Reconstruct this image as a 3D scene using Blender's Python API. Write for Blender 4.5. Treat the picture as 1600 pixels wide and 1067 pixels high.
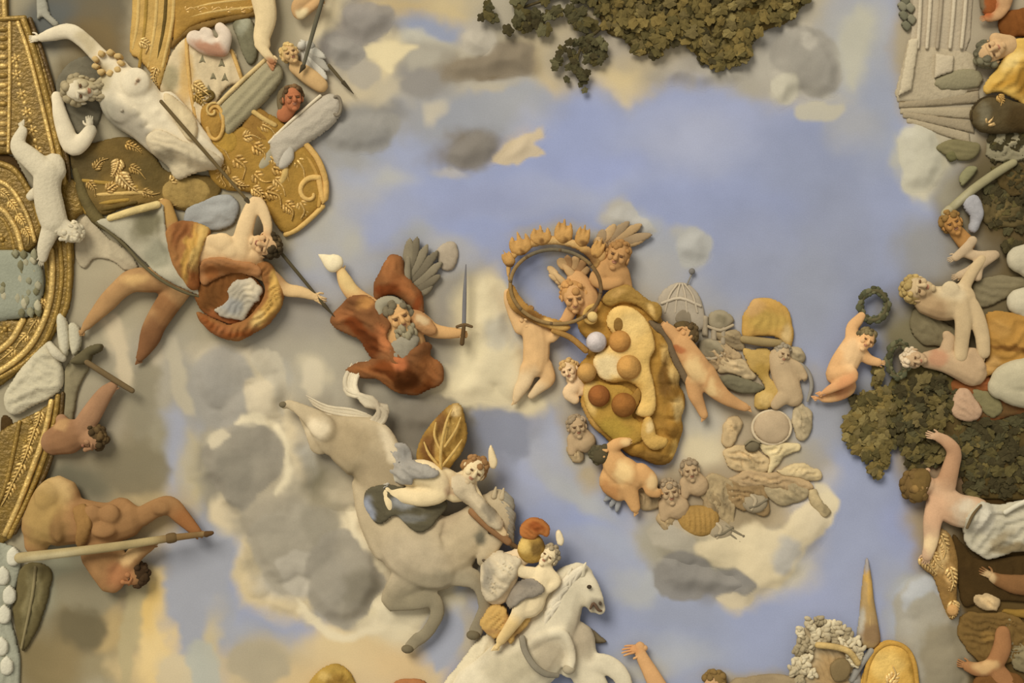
# A frescoed palace ceiling with gilded stucco, seen from below.
# Every figure, cloud and ornament is a solid relief that hangs on the ceiling.
import bpy, math, random
import numpy as np
from mathutils import Vector, Matrix

for _o in list(bpy.data.objects):
    bpy.data.objects.remove(_o)
scene = bpy.context.scene
COL = scene.collection

# ------------------------------------------------------------------ camera, light, exposure
S = 0.005            # metres of ceiling per pixel of the 1600 x 1067 photograph
D = 12.0             # camera to ceiling
HS = 0.72            # the relief is flattened against the plaster
HC = 13.6            # ceiling height above the hall floor
cam_d = bpy.data.cameras.new('camera')
cam = bpy.data.objects.new('camera', cam_d)
COL.objects.link(cam)
cam.location = (0, 0, HC - D)
cam.rotation_euler = (math.pi, 0, 0)        # straight up; image right = +X, image down = +Y
cam_d.sensor_width = 36.0
cam_d.lens = 36.0 * D / (1600 * S)
cam_d.clip_end = 100
scene.camera = cam

world = bpy.data.worlds.new('hall_light')
scene.world = world
world.use_nodes = True
bg = world.node_tree.nodes['Background']
bg.inputs['Color'].default_value = (1.0, 0.975, 0.935, 1)
bg.inputs['Strength'].default_value = 0.43

sun_d = bpy.data.lights.new('added_relief_sun', 'SUN')     # added sun lamp shining upward to model the relief; no window is seen
sun_d.energy = 2.62
sun_d.angle = math.radians(30)
sun_d.color = (1.0, 0.965, 0.905)
sun = bpy.data.objects.new('added_relief_sun', sun_d)
COL.objects.link(sun)
_ld = Vector((0.42, 0.66, 0.80)).normalized()
sun.rotation_euler = (-_ld).to_track_quat('Z', 'Y').to_euler()
sun.location = (-6, -9, 2)

scene.view_settings.view_transform = 'Standard'
scene.view_settings.look = 'None'
scene.view_settings.exposure = 0.06
scene.view_settings.gamma = 1.0
scene.view_settings.use_curve_mapping = False

# ------------------------------------------------------------------ small maths
rng = np.random.default_rng(7)
_LAT = rng.random((256, 256))

def vnoise(x, y, sc, seed=0):
    x = np.asarray(x, float) / sc + 37.3 * seed
    y = np.asarray(y, float) / sc + 91.7 * seed
    xi = np.floor(x).astype(int); yi = np.floor(y).astype(int)
    fx = x - xi; fy = y - yi
    fx = fx * fx * (3 - 2 * fx); fy = fy * fy * (3 - 2 * fy)
    a = _LAT[xi & 255, yi & 255]; b = _LAT[(xi + 1) & 255, yi & 255]
    c = _LAT[xi & 255, (yi + 1) & 255]; d = _LAT[(xi + 1) & 255, (yi + 1) & 255]
    return (a * (1 - fx) + b * fx) * (1 - fy) + (c * (1 - fx) + d * fx) * fy - 0.5

def fbm(x, y, sc, seed=0, n=3):
    s = 0; a = 1.0
    for i in range(n):
        s = s + a * vnoise(x, y, sc, seed + i); a *= 0.5; sc *= 0.5
    return s

def lin(c):
    c = np.asarray(c, float) / 255.0
    return np.where(c <= 0.04045, c / 12.92, ((c + 0.055) / 1.055) ** 2.4)

def smooth(t):
    t = np.clip(t, 0, 1)
    return t * t * (3 - 2 * t)

def poly_sd(pts, poly):
    """signed distance (positive inside) of pts (n,2) to a closed polygon, and the nearest outline point"""
    p = np.asarray(poly, float)
    n = len(p)
    best = np.full(len(pts), 1e18); near = np.zeros((len(pts), 2))
    inside = np.zeros(len(pts), bool)
    for i in range(n):
        a = p[i]; b = p[(i + 1) % n]
        ab = b - a; L = ab @ ab
        if L < 1e-12: continue
        t = np.clip(((pts - a) @ ab) / L, 0, 1)
        q = a + t[:, None] * ab
        d = ((pts - q) ** 2).sum(1)
        m = d < best
        best[m] = d[m]; near[m] = q[m]
        c = (a[1] > pts[:, 1]) != (b[1] > pts[:, 1])
        if c.any():
            xx = a[0] + (pts[:, 1] - a[1]) * (b[0] - a[0]) / (b[1] - a[1] if b[1] != a[1] else 1e-9)
            inside ^= c & (pts[:, 0] < xx)
    d = np.sqrt(best)
    return np.where(inside, d, -d), near

def catmull(pts, k=6, closed=False):
    p = np.asarray(pts, float); n = len(p); out = []
    if n < 3 and not closed:
        for i in range(n - 1):
            for j in range(k): out.append(p[i] + (p[i + 1] - p[i]) * j / k)
        out.append(p[-1]); return np.array(out)
    rngi = range(n) if closed else range(n - 1)
    for i in rngi:
        if closed:
            a, b, c, d = p[i - 1], p[i], p[(i + 1) % n], p[(i + 2) % n]
        else:
            b, c = p[i], p[i + 1]
            a = p[i - 1] if i else 2 * b - c
            d = p[i + 2] if i + 2 < n else 2 * c - b
        for j in range(k):
            t = j / k
            out.append(0.5 * (2 * b + (c - a) * t + (2 * a - 5 * b + 4 * c - d) * t * t + (3 * b - a - 3 * c + d) * t ** 3))
    if not closed: out.append(p[-1])
    return np.array(out)

# ------------------------------------------------------------------ the paint of the fresco sky and clouds
STROKES = []
def E(cx, cy, rx, ry, col, soft=0.5, rot=0, a=1.0): STROKES.append(('e', cx, cy, rx, ry, math.radians(rot), lin(col), min(1.6, soft * 1.9), a))
def PG(pts, col, soft=14, a=1.0): STROKES.append(('p', np.array(pts, float), lin(col), soft * 1.6, a))

def CP(pts, col, soft=6, a=.9): STROKES.append(('q', catmull(np.array(pts, float), 4, True), lin(col), soft, a))

def paint(x, y):
    x = np.asarray(x, float); y = np.asarray(y, float)
    wx = x + 24 * fbm(x, y, 60, 1) + 5 * vnoise(x, y, 9, 8)
    wy = y + 24 * fbm(x, y, 60, 5) + 5 * vnoise(x, y, 9, 12)
    cx_ = x + 11 * fbm(x, y, 26, 21); cy_ = y + 11 * fbm(x, y, 26, 27)
    out = np.empty(x.shape + (3,)); out[:] = lin((150, 156, 178))
    for s in STROKES:
        if s[0] == 'e':
            _, cx, cy, rx, ry, rot, col, soft, a = s
            R = max(rx, ry) * (1 + soft)
            m = np.nonzero((abs(wx - cx) < R) & (abs(wy - cy) < R))[0]
            if not len(m): continue
            dx = wx[m] - cx; dy = wy[m] - cy
            c, sn = math.cos(rot), math.sin(rot)
            u = (dx * c + dy * sn) / rx; v = (-dx * sn + dy * c) / ry
            k = smooth((1 + soft * 0.5 - np.sqrt(u * u + v * v)) / max(soft, 1e-3))
        else:
            _, pts, col, soft, a = s
            ux, uy = (cx_, cy_) if s[0] == 'q' else (wx, wy)
            lo = pts.min(0) - soft; hi = pts.max(0) + soft
            m = np.nonzero((ux > lo[0]) & (ux < hi[0]) & (uy > lo[1]) & (uy < hi[1]))[0]
            if not len(m): continue
            sd, _n = poly_sd(np.stack([ux[m], uy[m]], 1), pts)
            k = smooth((sd + soft * 0.5) / soft)
        k = (k * a)[:, None]
        out[m] = out[m] * (1 - k) + col * k
    return out

# ------------------------------------------------------------------ materials (procedural; pigment comes from a colour attribute)
def make_mat(name, rough, metal=0.0, mott=0.10, scale=34.0, bump=0.0, bscale=60.0, grain=0.06):
    m = bpy.data.materials.new(name); m.use_nodes = True
    nt = m.node_tree; N = nt.nodes; L = nt.links
    b = N['Principled BSDF']
    b.inputs['Roughness'].default_value = rough
    b.inputs['Metallic'].default_value = metal
    b.inputs['Specular IOR Level'].default_value = 0.5 if metal else 0.12
    at = N.new('ShaderNodeAttribute'); at.attribute_name = 'Pigment'
    tc = N.new('ShaderNodeTexCoord')
    geo = N.new('ShaderNodeNewGeometry')
    n1 = N.new('ShaderNodeTexNoise'); n1.inputs['Scale'].default_value = scale / 10; n1.inputs['Detail'].default_value = 5
    n2 = N.new('ShaderNodeTexNoise'); n2.inputs['Scale'].default_value = 95; n2.inputs['Detail'].default_value = 2
    L.new(geo.outputs['Position'], n1.inputs['Vector']); L.new(geo.outputs['Position'], n2.inputs['Vector'])
    mr = N.new('ShaderNodeMapRange'); mr.inputs['From Min'].default_value = 0.3; mr.inputs['From Max'].default_value = 0.7
    mr.inputs['To Min'].default_value = 1 - mott; mr.inputs['To Max'].default_value = 1 + mott
    L.new(n1.outputs['Fac'], mr.inputs['Value'])
    mr2 = N.new('ShaderNodeMapRange'); mr2.inputs['From Min'].default_value = 0.3; mr2.inputs['From Max'].default_value = 0.7
    mr2.inputs['To Min'].default_value = 1 - grain; mr2.inputs['To Max'].default_value = 1 + grain
    L.new(n2.outputs['Fac'], mr2.inputs['Value'])
    mu = N.new('ShaderNodeMath'); mu.operation = 'MULTIPLY'
    L.new(mr.outputs[0], mu.inputs[0]); L.new(mr2.outputs[0], mu.inputs[1])
    mx = N.new('ShaderNodeVectorMath'); mx.operation = 'SCALE'
    L.new(at.outputs['Color'], mx.inputs[0]); L.new(mu.outputs[0], mx.inputs['Scale'])
    L.new(mx.outputs[0], b.inputs['Base Color'])
    if bump:
        n3 = N.new('ShaderNodeTexNoise'); n3.inputs['Scale'].default_value = bscale; n3.inputs['Detail'].default_value = 4
        L.new(geo.outputs['Position'], n3.inputs['Vector'])
        bp = N.new('ShaderNodeBump'); bp.inputs['Strength'].default_value = bump; bp.inputs['Distance'].default_value = 0.02
        L.new(n3.outputs['Fac'], bp.inputs['Height']); L.new(bp.outputs[0], b.inputs['Normal'])
    return m
MAT = {
    'sky': make_mat('fresco_sky', 0.95, mott=0.05, grain=0.035),
    'cloud': make_mat('fresco_cloud', 0.95, mott=0.05, grain=0.035),
    'fresco': make_mat('fresco_paint', 0.9, mott=0.10, grain=0.05, scale=80),
    'cloth': make_mat('fresco_cloth', 0.9, mott=0.12, grain=0.05, scale=60, bump=0.25, bscale=28),
    'stucco': make_mat('white_stucco', 0.8, mott=0.07, bump=0.3, bscale=40),
    'gilt': make_mat('gilded_stucco', 0.42, metal=0.35, mott=0.22, scale=110, bump=0.55, bscale=36, grain=0.10),
    'goldpaint': make_mat('ochre_paint', 0.75, metal=0.0, mott=0.16, scale=90, bump=0.35, bscale=34, grain=0.07),
    'leaf': make_mat('leaf_paint', 0.9, mott=0.2, scale=120, grain=0.08),
}

# ------------------------------------------------------------------ objects
def kfac(h): return (D - h * HS * S) / D

def thing(name, x, y, label, cat, group=None, h=0, kind=None):
    """an Empty at the foot of the thing, on the ceiling at (x, y)"""
    o = bpy.data.objects.new(name, None); COL.objects.link(o)
    k = kfac(h)
    o.location = ((x - 800) * S * k, (y - 533.5) * S * k, HC)
    o.empty_display_size = 0.05
    o['label'] = label; o['category'] = cat
    if group: o['group'] = group
    o['kind'] = kind or 'thing'
    o['ax'] = float(x); o['ay'] = float(y)
    return o

def anchor(o):
    while o.parent is not None: o = o.parent
    return o['ax'], o['ay']

def link(name, parent, V, F, colfn, mat):
    """V in pixel units (x, y, height off the ceiling) -> one mesh object"""
    V = np.asarray(V, float)
    ax, ay = anchor(parent) if parent is not None else (800, 533.5)
    W = np.stack([(V[:, 0] - ax) * S, (V[:, 1] - ay) * S, -V[:, 2] * S * HS], 1)
    me = bpy.data.meshes.new(name)
    me.from_pydata(W.tolist(), [], F)
    me.validate()
    setcol(me, V, colfn)
    me.polygons.foreach_set('use_smooth', [True] * len(me.polygons))
    me.materials.append(MAT[mat] if isinstance(mat, str) else mat)
    o = bpy.data.objects.new(name, me); COL.objects.link(o)
    if parent is not None: o.parent = parent
    return o

def setcol(me, V, colfn):
    n = len(me.vertices)
    c = colfn(V) if callable(colfn) else np.tile(lin(colfn), (n, 1))
    c = np.concatenate([c, np.ones((n, 1))], 1)
    a = me.color_attributes.new('Pigment', 'FLOAT_COLOR', 'POINT')
    a.data.foreach_set('color', c.ravel().astype(np.float32))

def pig(base, spots=(), warp=5):  # some patches paint highlights and shade onto skin and cloth
    """pigment: a base colour and patches of other colours (x, y, rx, ry, degrees, colour)"""
    base = lin(base)
    def f(V):
        x = V[:, 0] + warp * 2 * fbm(V[:, 0], V[:, 1], 18, 3); y = V[:, 1] + warp * 2 * fbm(V[:, 0], V[:, 1], 18, 9)
        out = np.tile(base, (len(V), 1))
        for (cx, cy, rx, ry, rot, col) in spots:
            c, s = math.cos(math.radians(rot)), math.sin(math.radians(rot))
            u = ((x - cx) * c + (y - cy) * s) / rx; v = (-(x - cx) * s + (y - cy) * c) / ry
            k = smooth((1.5 - np.sqrt(u * u + v * v)) / 0.95)[:, None]
            out = out * (1 - k) + lin(col) * k
        return out
    return f

def paintfn(V): return paint(V[:, 0], V[:, 1])

# solid shaped from an outline: domed, folded or lobed, standing off the ceiling by hb
def pillow(name, parent, poly, col, h=0, H=10, R=None, folds=None, lobes=None, cell=3.0, mat='fresco', curve=5, back=None, extra=None, edge=3, tilt=None, gain=1.0, rough=None, over=None, prof_soft=False):
    if rough is None: rough = 4 if mat == 'cloth' else 0
    P = catmull(poly, curve, True) if curve > 1 else np.asarray(poly, float)
    if rough: P = P + rough * np.stack([fbm(P[:, 0], P[:, 1], 26, 2), fbm(P[:, 0], P[:, 1], 26, 14)], 1)
    lo = P.min(0); hi = P.max(0)
    if R is None: R = 0.5 * min(hi - lo)
    xs = np.arange(lo[0] - cell, hi[0] + 2 * cell, cell); ys = np.arange(lo[1] - cell, hi[1] + 2 * cell, cell)
    X, Y = np.meshgrid(xs, ys, indexing='ij'); sh = X.shape
    pts = np.stack([X.ravel(), Y.ravel()], 1)
    sd, near = poly_sd(pts, P)
    keep = sd > -0.7 * cell
    snap = keep & (sd < 0.0)
    pts[snap] = near[snap]
    d = np.maximum(sd, 0)
    t = np.clip(d / R, 0, 1)
    prof = smooth(t) if prof_soft else np.sqrt(1 - (1 - t) ** 2)
    hh = H * prof
    ramp = smooth(d / (min(R, 14) * 0.9 + 1e-6))
    if folds:
        for fo in (folds if isinstance(folds, list) else [folds]):
            amp, wl, ang = fo[:3]; wp = fo[3] if len(fo) > 3 else wl * 0.8
            c, s = math.cos(math.radians(ang)), math.sin(math.radians(ang))
            q = -pts[:, 0] * s + pts[:, 1] * c + wp * 2 * fbm(pts[:, 0], pts[:, 1], wl * 2.2, 4)
            w = 1 - np.abs(np.sin(math.pi * q / wl)) * 2
            hh = hh + amp * ramp * w
    if lobes:
        lh = np.zeros(len(pts))
        for lb in lobes:
            lx, ly, lr = lb[:3]; hs = lb[3] if len(lb) > 3 else 0.35
            dd = ((pts[:, 0] - lx) ** 2 + (pts[:, 1] - ly) ** 2) / lr ** 2
            lh = lh + np.exp(np.clip(np.maximum(0, 1.15 - dd) ** 0.7 * lr * hs / 2.2, 0, 40)) - 1
        lh = 2.2 * np.log1p(lh) + 2.6 * fbm(pts[:, 0], pts[:, 1], 22, 6)
        hh = hh + lh * smooth(d / 24.0)
    if extra is not None: hh = hh + extra(pts[:, 0], pts[:, 1], d)
    hh = hh * gain
    if prof_soft: hh = np.maximum(hh, .05 * np.minimum(d, 10))
    z = h + edge + hh
    if over is not None:
        zb = np.full(len(pts), float(h))
        for b_ in (over if isinstance(over, (list, tuple)) else [over]):
            for (bx, by, bh, br, bf) in b_.sph:
                dd = (pts[:, 0] - bx) ** 2 + (pts[:, 1] - by) ** 2; m_ = dd < br * br
                zb[m_] = np.maximum(zb[m_], bh + bf * np.sqrt(br * br - dd[m_]))
        zb = zb.reshape(sh)
        for _ in range(4):
            q_ = np.pad(zb, 1, mode='edge'); zb = np.maximum(zb, (q_[:-2, 1:-1] + q_[2:, 1:-1] + q_[1:-1, :-2] + q_[1:-1, 2:]) / 4)
        for _ in range(3):
            q_ = np.pad(zb, 1, mode='edge'); zb = (q_[:-2, 1:-1] + q_[2:, 1:-1] + q_[1:-1, :-2] + q_[1:-1, 2:] + 2 * zb) / 6
        z = zb.ravel() + 3.0 + edge * .5 + hh * .8
    if tilt: z = z + (pts[:, 0] - P[:, 0].mean()) * tilt[0] + (pts[:, 1] - P[:, 1].mean()) * tilt[1]
    idx = -np.ones(len(pts), int)
    K = keep.reshape(sh); I = np.arange(len(pts)).reshape(sh)
    q = np.stack([I[:-1, :-1], I[1:, :-1], I[1:, 1:], I[:-1, 1:]], -1).reshape(-1, 4)
    q = q[keep[q].all(1)]
    if not len(q): return None
    # drop quads that collapsed on the outline
    a = pts[q]; ar = 0.5 * np.abs((a[:, 0, 0] - a[:, 2, 0]) * (a[:, 1, 1] - a[:, 3, 1]) - (a[:, 1, 0] - a[:, 3, 0]) * (a[:, 0, 1] - a[:, 2, 1]))
    q = q[ar > 0.02 * cell * cell]
    used = np.unique(q); idx[used] = np.arange(len(used)); q = idx[q]
    V = np.stack([pts[used, 0], pts[used, 1], z[used]], 1)
    e = np.concatenate([q[:, [0, 1]], q[:, [1, 2]], q[:, [2, 3]], q[:, [3, 0]]])
    ek = np.sort(e, 1); key = ek[:, 0] * 10 ** 7 + ek[:, 1]
    _, inv, cnt = np.unique(key, return_inverse=True, return_counts=True)
    be = e[cnt[inv] == 1]
    bv = np.unique(be); n0 = len(V)
    mp = {int(v): n0 + i for i, v in enumerate(bv)}
    W = V[bv].copy(); W[:, 2] = (max(0.05, h - 2) if back is None else back)
    if not prof_soft: V = np.concatenate([V, W])
    F = q.tolist() + ([] if prof_soft else [[int(b), int(a), mp[int(a)], mp[int(b)]] for a, b in be])
    return link(name, parent, V, F, col, mat)

# tubes, ellipsoids
def tube(chain, seg=10, k=4, flat=1.0, cap=True):
    c = catmull(chain, k) if len(chain) > 2 else catmull(chain, max(k, 2))
    p = c[:, :3]; r = np.maximum(c[:, 3], 0.15)
    t = np.gradient(p, axis=0); t /= np.linalg.norm(t, axis=1)[:, None] + 1e-9
    up = np.array([0, 0, 1.0]) if abs(t[0, 2]) < 0.9 else np.array([1.0, 0, 0])
    rings = []; first = (p[0] - t[0] * r[0]); last = p[-1] + t[-1] * r[-1]
    def ring(pc, tt, rr, u):
        a = u - tt * (u @ tt); a /= np.linalg.norm(a) + 1e-9
        b = np.cross(tt, a)
        th = np.arange(seg) * 2 * math.pi / seg
        return pc + rr * (np.cos(th)[:, None] * a * flat + np.sin(th)[:, None] * b), a
    u = up
    if cap:
        for s in (0.85, 0.45):
            R_, u2 = ring(p[0] - t[0] * r[0] * s, t[0], r[0] * math.sqrt(1 - s * s), u); rings.append(R_)
    for i in range(len(p)):
        R_, u = ring(p[i], t[i], r[i], u); rings.append(R_)
    if cap:
        for s in (0.45, 0.85):
            R_, u2 = ring(p[-1] + t[-1] * r[-1] * s, t[-1], r[-1] * math.sqrt(1 - s * s), u); rings.append(R_)
    V = np.concatenate(rings + [first[None], last[None]]) if cap else np.concatenate(rings + [p[:1], p[-1:]])
    n = len(rings); F = []
    for i in range(n - 1):
        for j in range(seg):
            F.append([i * seg + j, i * seg + (j + 1) % seg, (i + 1) * seg + (j + 1) % seg, (i + 1) * seg + j])
    a, b = n * seg, n * seg + 1
    for j in range(seg):
        F.append([a, (j + 1) % seg, j]); F.append([b, (n - 1) * seg + j, (n - 1) * seg + (j + 1) % seg])
    return V, F

def ell(c, rad, u=(0, -1, 0), f=(0, 0, 1), seg=12, rings=8):
    """ellipsoid: rad = (side, up, front) along s, u, f"""
    u = np.array(u, float); u /= np.linalg.norm(u); f = np.array(f, float); f = f - u * (u @ f); f /= np.linalg.norm(f) + 1e-9
    s = np.cross(u, f); V = []; F = []
    c = np.array(c, float)
    for i in range(rings + 1):
        th = math.pi * i / rings
        for j in range(seg):
            ph = 2 * math.pi * j / seg
            V.append(c + s * rad[0] * math.sin(th) * math.cos(ph) + f * rad[2] * math.sin(th) * math.sin(ph) + u * rad[1] * math.cos(th))
    for i in range(rings):
        for j in range(seg):
            F.append([i * seg + j, (i + 1) * seg + j, (i + 1) * seg + (j + 1) % seg, i * seg + (j + 1) % seg])
    return np.array(V), F

class MB:
    def __init__(self): self.V = []; self.F = []; self.n = 0
    def add(self, vf):
        V, F = vf; V = np.asarray(V)
        self.V.append(V); self.F += [[i + self.n for i in f] for f in F]; self.n += len(V); return self
    def tube(self, chain, **k): return self.add(tube(chain, **k))
    def ell(self, *a, **k): return self.add(ell(*a, **k))
    def build(self, name, parent, col, mat='fresco'): return link(name, parent, np.concatenate(self.V), self.F, col, mat)

def rod(name, parent, chain, col, seg=8, mat='fresco', k=3, flat=1.0):
    return MB().tube(chain, seg=seg, k=k, flat=flat).build(name, parent, col, mat)

def ball(name, parent, x, y, h, r, col, mat='goldpaint', sq=1.0):
    return MB().ell((x, y, h), (r, r, r * sq), seg=24, rings=16).build(name, parent, col, mat)

# ------------------------------------------------------------------ bodies: overlapping tapered limbs fused into one continuous surface
BODIES = []
class Body:
    def __init__(self, parent, col, name='body', voxel=2.0, mat='fresco', smooth=5, flat=.85):
        self.flat = flat
        self.m = MB(); self.x = MB(); self.parent = parent; self.col = col; self.name = name; self.voxel = voxel; self.mat = mat; self.smooth = smooth; self.sph = []
        BODIES.append(self); self.ob = None
    def limb(self, *chain, **k):
        k.setdefault('flat', self.flat); self.sph += [tuple(q) + (k['flat'],) for q in (catmull(list(chain), 5) if len(chain) > 2 else catmull(list(chain), 8))]
        k.setdefault('seg', 12); self.m.add(tube(list(chain), **k)); return self
    def ell(self, *a, **k): self.m.add(ell(*a, **k)); return self
    def detail(self, *chain, **k):
        k.setdefault('seg', 8); self.x.add(tube(list(chain), **k)); return self
    def start(self):
        V = np.concatenate(self.m.V); ax, ay = anchor(self.parent)
        W = np.stack([(V[:, 0] - ax) * S, (V[:, 1] - ay) * S, -V[:, 2] * S * HS], 1)
        me = bpy.data.meshes.new(self.name); me.from_pydata(W.tolist(), [], self.m.F)
        o = bpy.data.objects.new(self.name, me); COL.objects.link(o); o.parent = self.parent
        r = o.modifiers.new('r', 'REMESH'); r.mode = 'VOXEL'; r.voxel_size = self.voxel * S
        s = o.modifiers.new('s', 'SMOOTH'); s.factor = 0.5; s.iterations = self.smooth
        self.ob = o
    def end(self, dg):
        o = self.ob; ev = o.evaluated_get(dg); me = ev.to_mesh()
        n = len(me.vertices); co = np.empty(n * 3); me.vertices.foreach_get('co', co); co = co.reshape(-1, 3)
        F = [list(p.vertices) for p in me.polygons]
        ev.to_mesh_clear()
        ax, ay = anchor(self.parent)
        V = np.stack([co[:, 0] / S + ax, co[:, 1] / S + ay, -co[:, 2] / (S * HS)], 1)
        if self.x.n:
            X = np.concatenate(self.x.V); F += [[i + n for i in f] for f in self.x.F]; V = np.concatenate([V, X])
        W = np.stack([(V[:, 0] - ax) * S, (V[:, 1] - ay) * S, -V[:, 2] * S * HS], 1)
        nm = bpy.data.meshes.new(self.name); nm.from_pydata(W.tolist(), [], F)
        setcol(nm, V, self.col)
        nm.polygons.foreach_set('use_smooth', [True] * len(nm.polygons))
        nm.materials.append(MAT[self.mat])
        o.modifiers.clear(); old = o.data; o.data = nm; bpy.data.meshes.remove(old)

def finish_bodies():
    for b in BODIES: b.start()
    dg = bpy.context.evaluated_depsgraph_get(); dg.update()
    pend = list(BODIES)
    for b in pend: b.end(dg)
    BODIES.clear()

def unit(v):
    v = np.array(v, float); return v / (np.linalg.norm(v) + 1e-9)

def head(B, x, y, h, r, up=(0, -1, 0), face=(0, 0.3, 1), hair=(70, 50, 30), hairfn='short', beard=None, seed=0, skin=None, eyes=True, eyecol=(104, 76, 50), lipcol=(182, 130, 98)):
    """head with brow, nose, mouth, chin, ears and eyes; r = half its height. Hair, eyes and mouth are children of the same thing"""
    root = B.parent
    u = unit(up); f = np.array(face, float); f = unit(f - u * (u @ f)); s = np.cross(u, f); c = np.array((x, y, h), float)
    g = lambda a, b, d: c + r * (a * s + b * u + d * f)
    B.ell(g(0, .15, -.05), (r * .74, r * .86, r * .85), u, f)
    B.ell(g(0, -.42, .18), (r * .54, r * .55, r * .56), u, f)
    X = B.x
    X.add(ell(g(0, .22, .66), (r * .52, r * .13, r * .2), u, f, 10, 6))                      # brow
    X.add(tube([tuple(g(0, .2, .80)) + (r * .10,), tuple(g(0, -.02, .93)) + (r * .12,), tuple(g(0, -.17, 1.0)) + (r * .17,)], seg=8, k=2))
    for q in (-1, 1):
        X.add(ell(g(.36 * q, -.16, .56), (r * .24, r * .24, r * .2), u, f, 10, 6))           # cheek
        X.add(ell(g(.76 * q, -.02, -.02), (r * .1, r * .24, r * .17), u, f, 8, 6))           # ear
    X.add(ell(g(0, -.80, .52), (r * .24, r * .18, r * .2), u, f, 10, 6))                     # chin
    if eyes:
        for q in (-1, 1):
            m = MB().ell(g(.3 * q, .06, .74), (r * .13, r * .065, r * .10), u, f, 10, 6)
            o = m.build('eye', root, eyecol)
        m = MB().ell(g(0, -.38, .74), (r * .2, r * .045, r * .11), u, f, 10, 6).ell(g(0, -.47, .72), (r * .16, r * .05, r * .12), u, f, 10, 6)
        m.build('mouth', root, lipcol)
    rnd = random.Random(seed)
    if hair:
        m = MB(); n = 46 if hairfn != 'long' else 60
        m.ell(g(0, .24, -.16), (r * .80, r * .82, r * .84), u, f, 14, 10)
        for i in range(n):
            a = rnd.uniform(0, 2 * math.pi); z = rnd.uniform(-.55, 1.0)
            d = np.array([math.cos(a) * math.sqrt(1 - z * z), z, math.sin(a) * math.sqrt(1 - z * z)])
            if d[2] > .15 and d[1] < .42: continue
            if d[1] < -.3 and d[2] > -.2: continue
            p = g(d[0] * .80, d[1] * .92 + .14, d[2] * .86 - .08)
            rr = r * rnd.uniform(.16, .30)
            m.ell(p, (rr, rr * .8, rr), unit(d[0] * s + d[1] * u + d[2] * f), s + u * .3, 7, 5)
        if hairfn == 'long':
            for i in range(7):
                a = rnd.uniform(-1, 1); p0 = g(a * .7, .1, -.7)
                p1 = g(a * 1.0, -.5, -1.0); p2 = g(a * 1.25 + rnd.uniform(-.3, .3), -1.1, -1.0)
                m.tube([tuple(p0) + (r * .24,), tuple(p1) + (r * .22,), tuple(p2) + (r * .08,)], seg=7, k=3)
        m.build('hair', root, pig(hair, [(x + rnd.uniform(-r, r), y + rnd.uniform(-r, r), r * .4, r * .3, 0, tuple(min(235, v * (1.35 if max(hair) < 130 else 1.1)) for v in hair)) for _ in range(3)]))
    if beard:
        m = MB()
        for i in range(34):
            a = rnd.uniform(-1, 1); b = rnd.uniform(-1.15, -.45); d = rnd.uniform(.35, .72) - .35 * a * a
            if abs(a) < .3 and b > -.55: continue
            rr = r * rnd.uniform(.13, .24)
            m.ell(g(a * .58, b, d), (rr * .8, rr * 1.2, rr), u, f, 7, 5)
        m.build('beard', root, beard)

def hand(B, x, y, h, d, size=22, flip=1, curl=0.5, up=(0, 0, 1), spread=0.5):
    """palm, four unequal bent fingers and a thumb from the side of the palm; d points from wrist to fingertips"""
    d = unit(d if len(d) == 3 else (d[0], d[1], 0)); n = np.array(up, float); n = unit(n - d * (n @ d)); s = np.cross(d, n) * flip
    c = np.array((x, y, h), float); L = size
    B.x.add(ell(c + d * L * .24, (L * .23, L * .30, L * .12), d, n, 10, 7))
    B.x.add(tube([tuple(c - d * L * .12) + (L * .15,), tuple(c + d * L * .18) + (L * .17,)], seg=8, k=2))
    for i, (o, ln) in enumerate(((-.165, .46), (-.055, .54), (.055, .50), (.165, .38))):
        a = o * spread * 1.6
        fd = unit(d + s * a); p = c + d * L * .40 + s * o * L
        pts = [p]; ang = 0
        for j, q in enumerate((.44, .32, .24)):
            ang += curl * (0.45 if j == 0 else 0.8)
            pts.append(pts[-1] + (fd * math.cos(ang) - n * math.sin(ang)) * L * ln * q)
        rr = L * .058
        B.x.add(tube([tuple(q) + (rr * (1.05 - .1 * j),) for j, q in enumerate(pts)], seg=7, k=2))
    p = c + d * L * .10 - s * L * .17
    p1 = p + unit(d * .55 - s * .8 - n * .25) * L * .22; p2 = p1 + unit(d * .85 - s * .3 - n * curl * .6) * L * .2
    B.x.add(tube([tuple(p) + (L * .085,), tuple(p1) + (L * .07,), tuple(p2) + (L * .058,)], seg=7, k=2))

def foot(B, x, y, h, d, size=30, sole=(0, 0, -1), side=None):
    """heel at (x, y, h), toes towards d"""
    d = unit(d if len(d) == 3 else (d[0], d[1], 0)); n = -unit(sole); n = unit(n - d * (n @ d)); s = np.cross(d, n); c = np.array((x, y, h), float); L = size
    B.limb(tuple(c) + (L * .19,), tuple(c + d * L * .35 + n * L * .06) + (L * .18,), tuple(c + d * L * .72 - n * L * .02) + (L * .155,), seg=10)
    for i in range(5):
        q = (i - 2) / 2; ln = .98 - .05 * i
        a = c + d * L * .68 + s * q * L * .14 - n * L * .04; b = c + d * L * ln + s * q * L * .17 - n * L * .07
        B.x.add(tube([tuple(a) + (L * .062,), tuple(b) + (L * (.062 if i == 0 else .048),)], seg=7, k=2))

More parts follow.
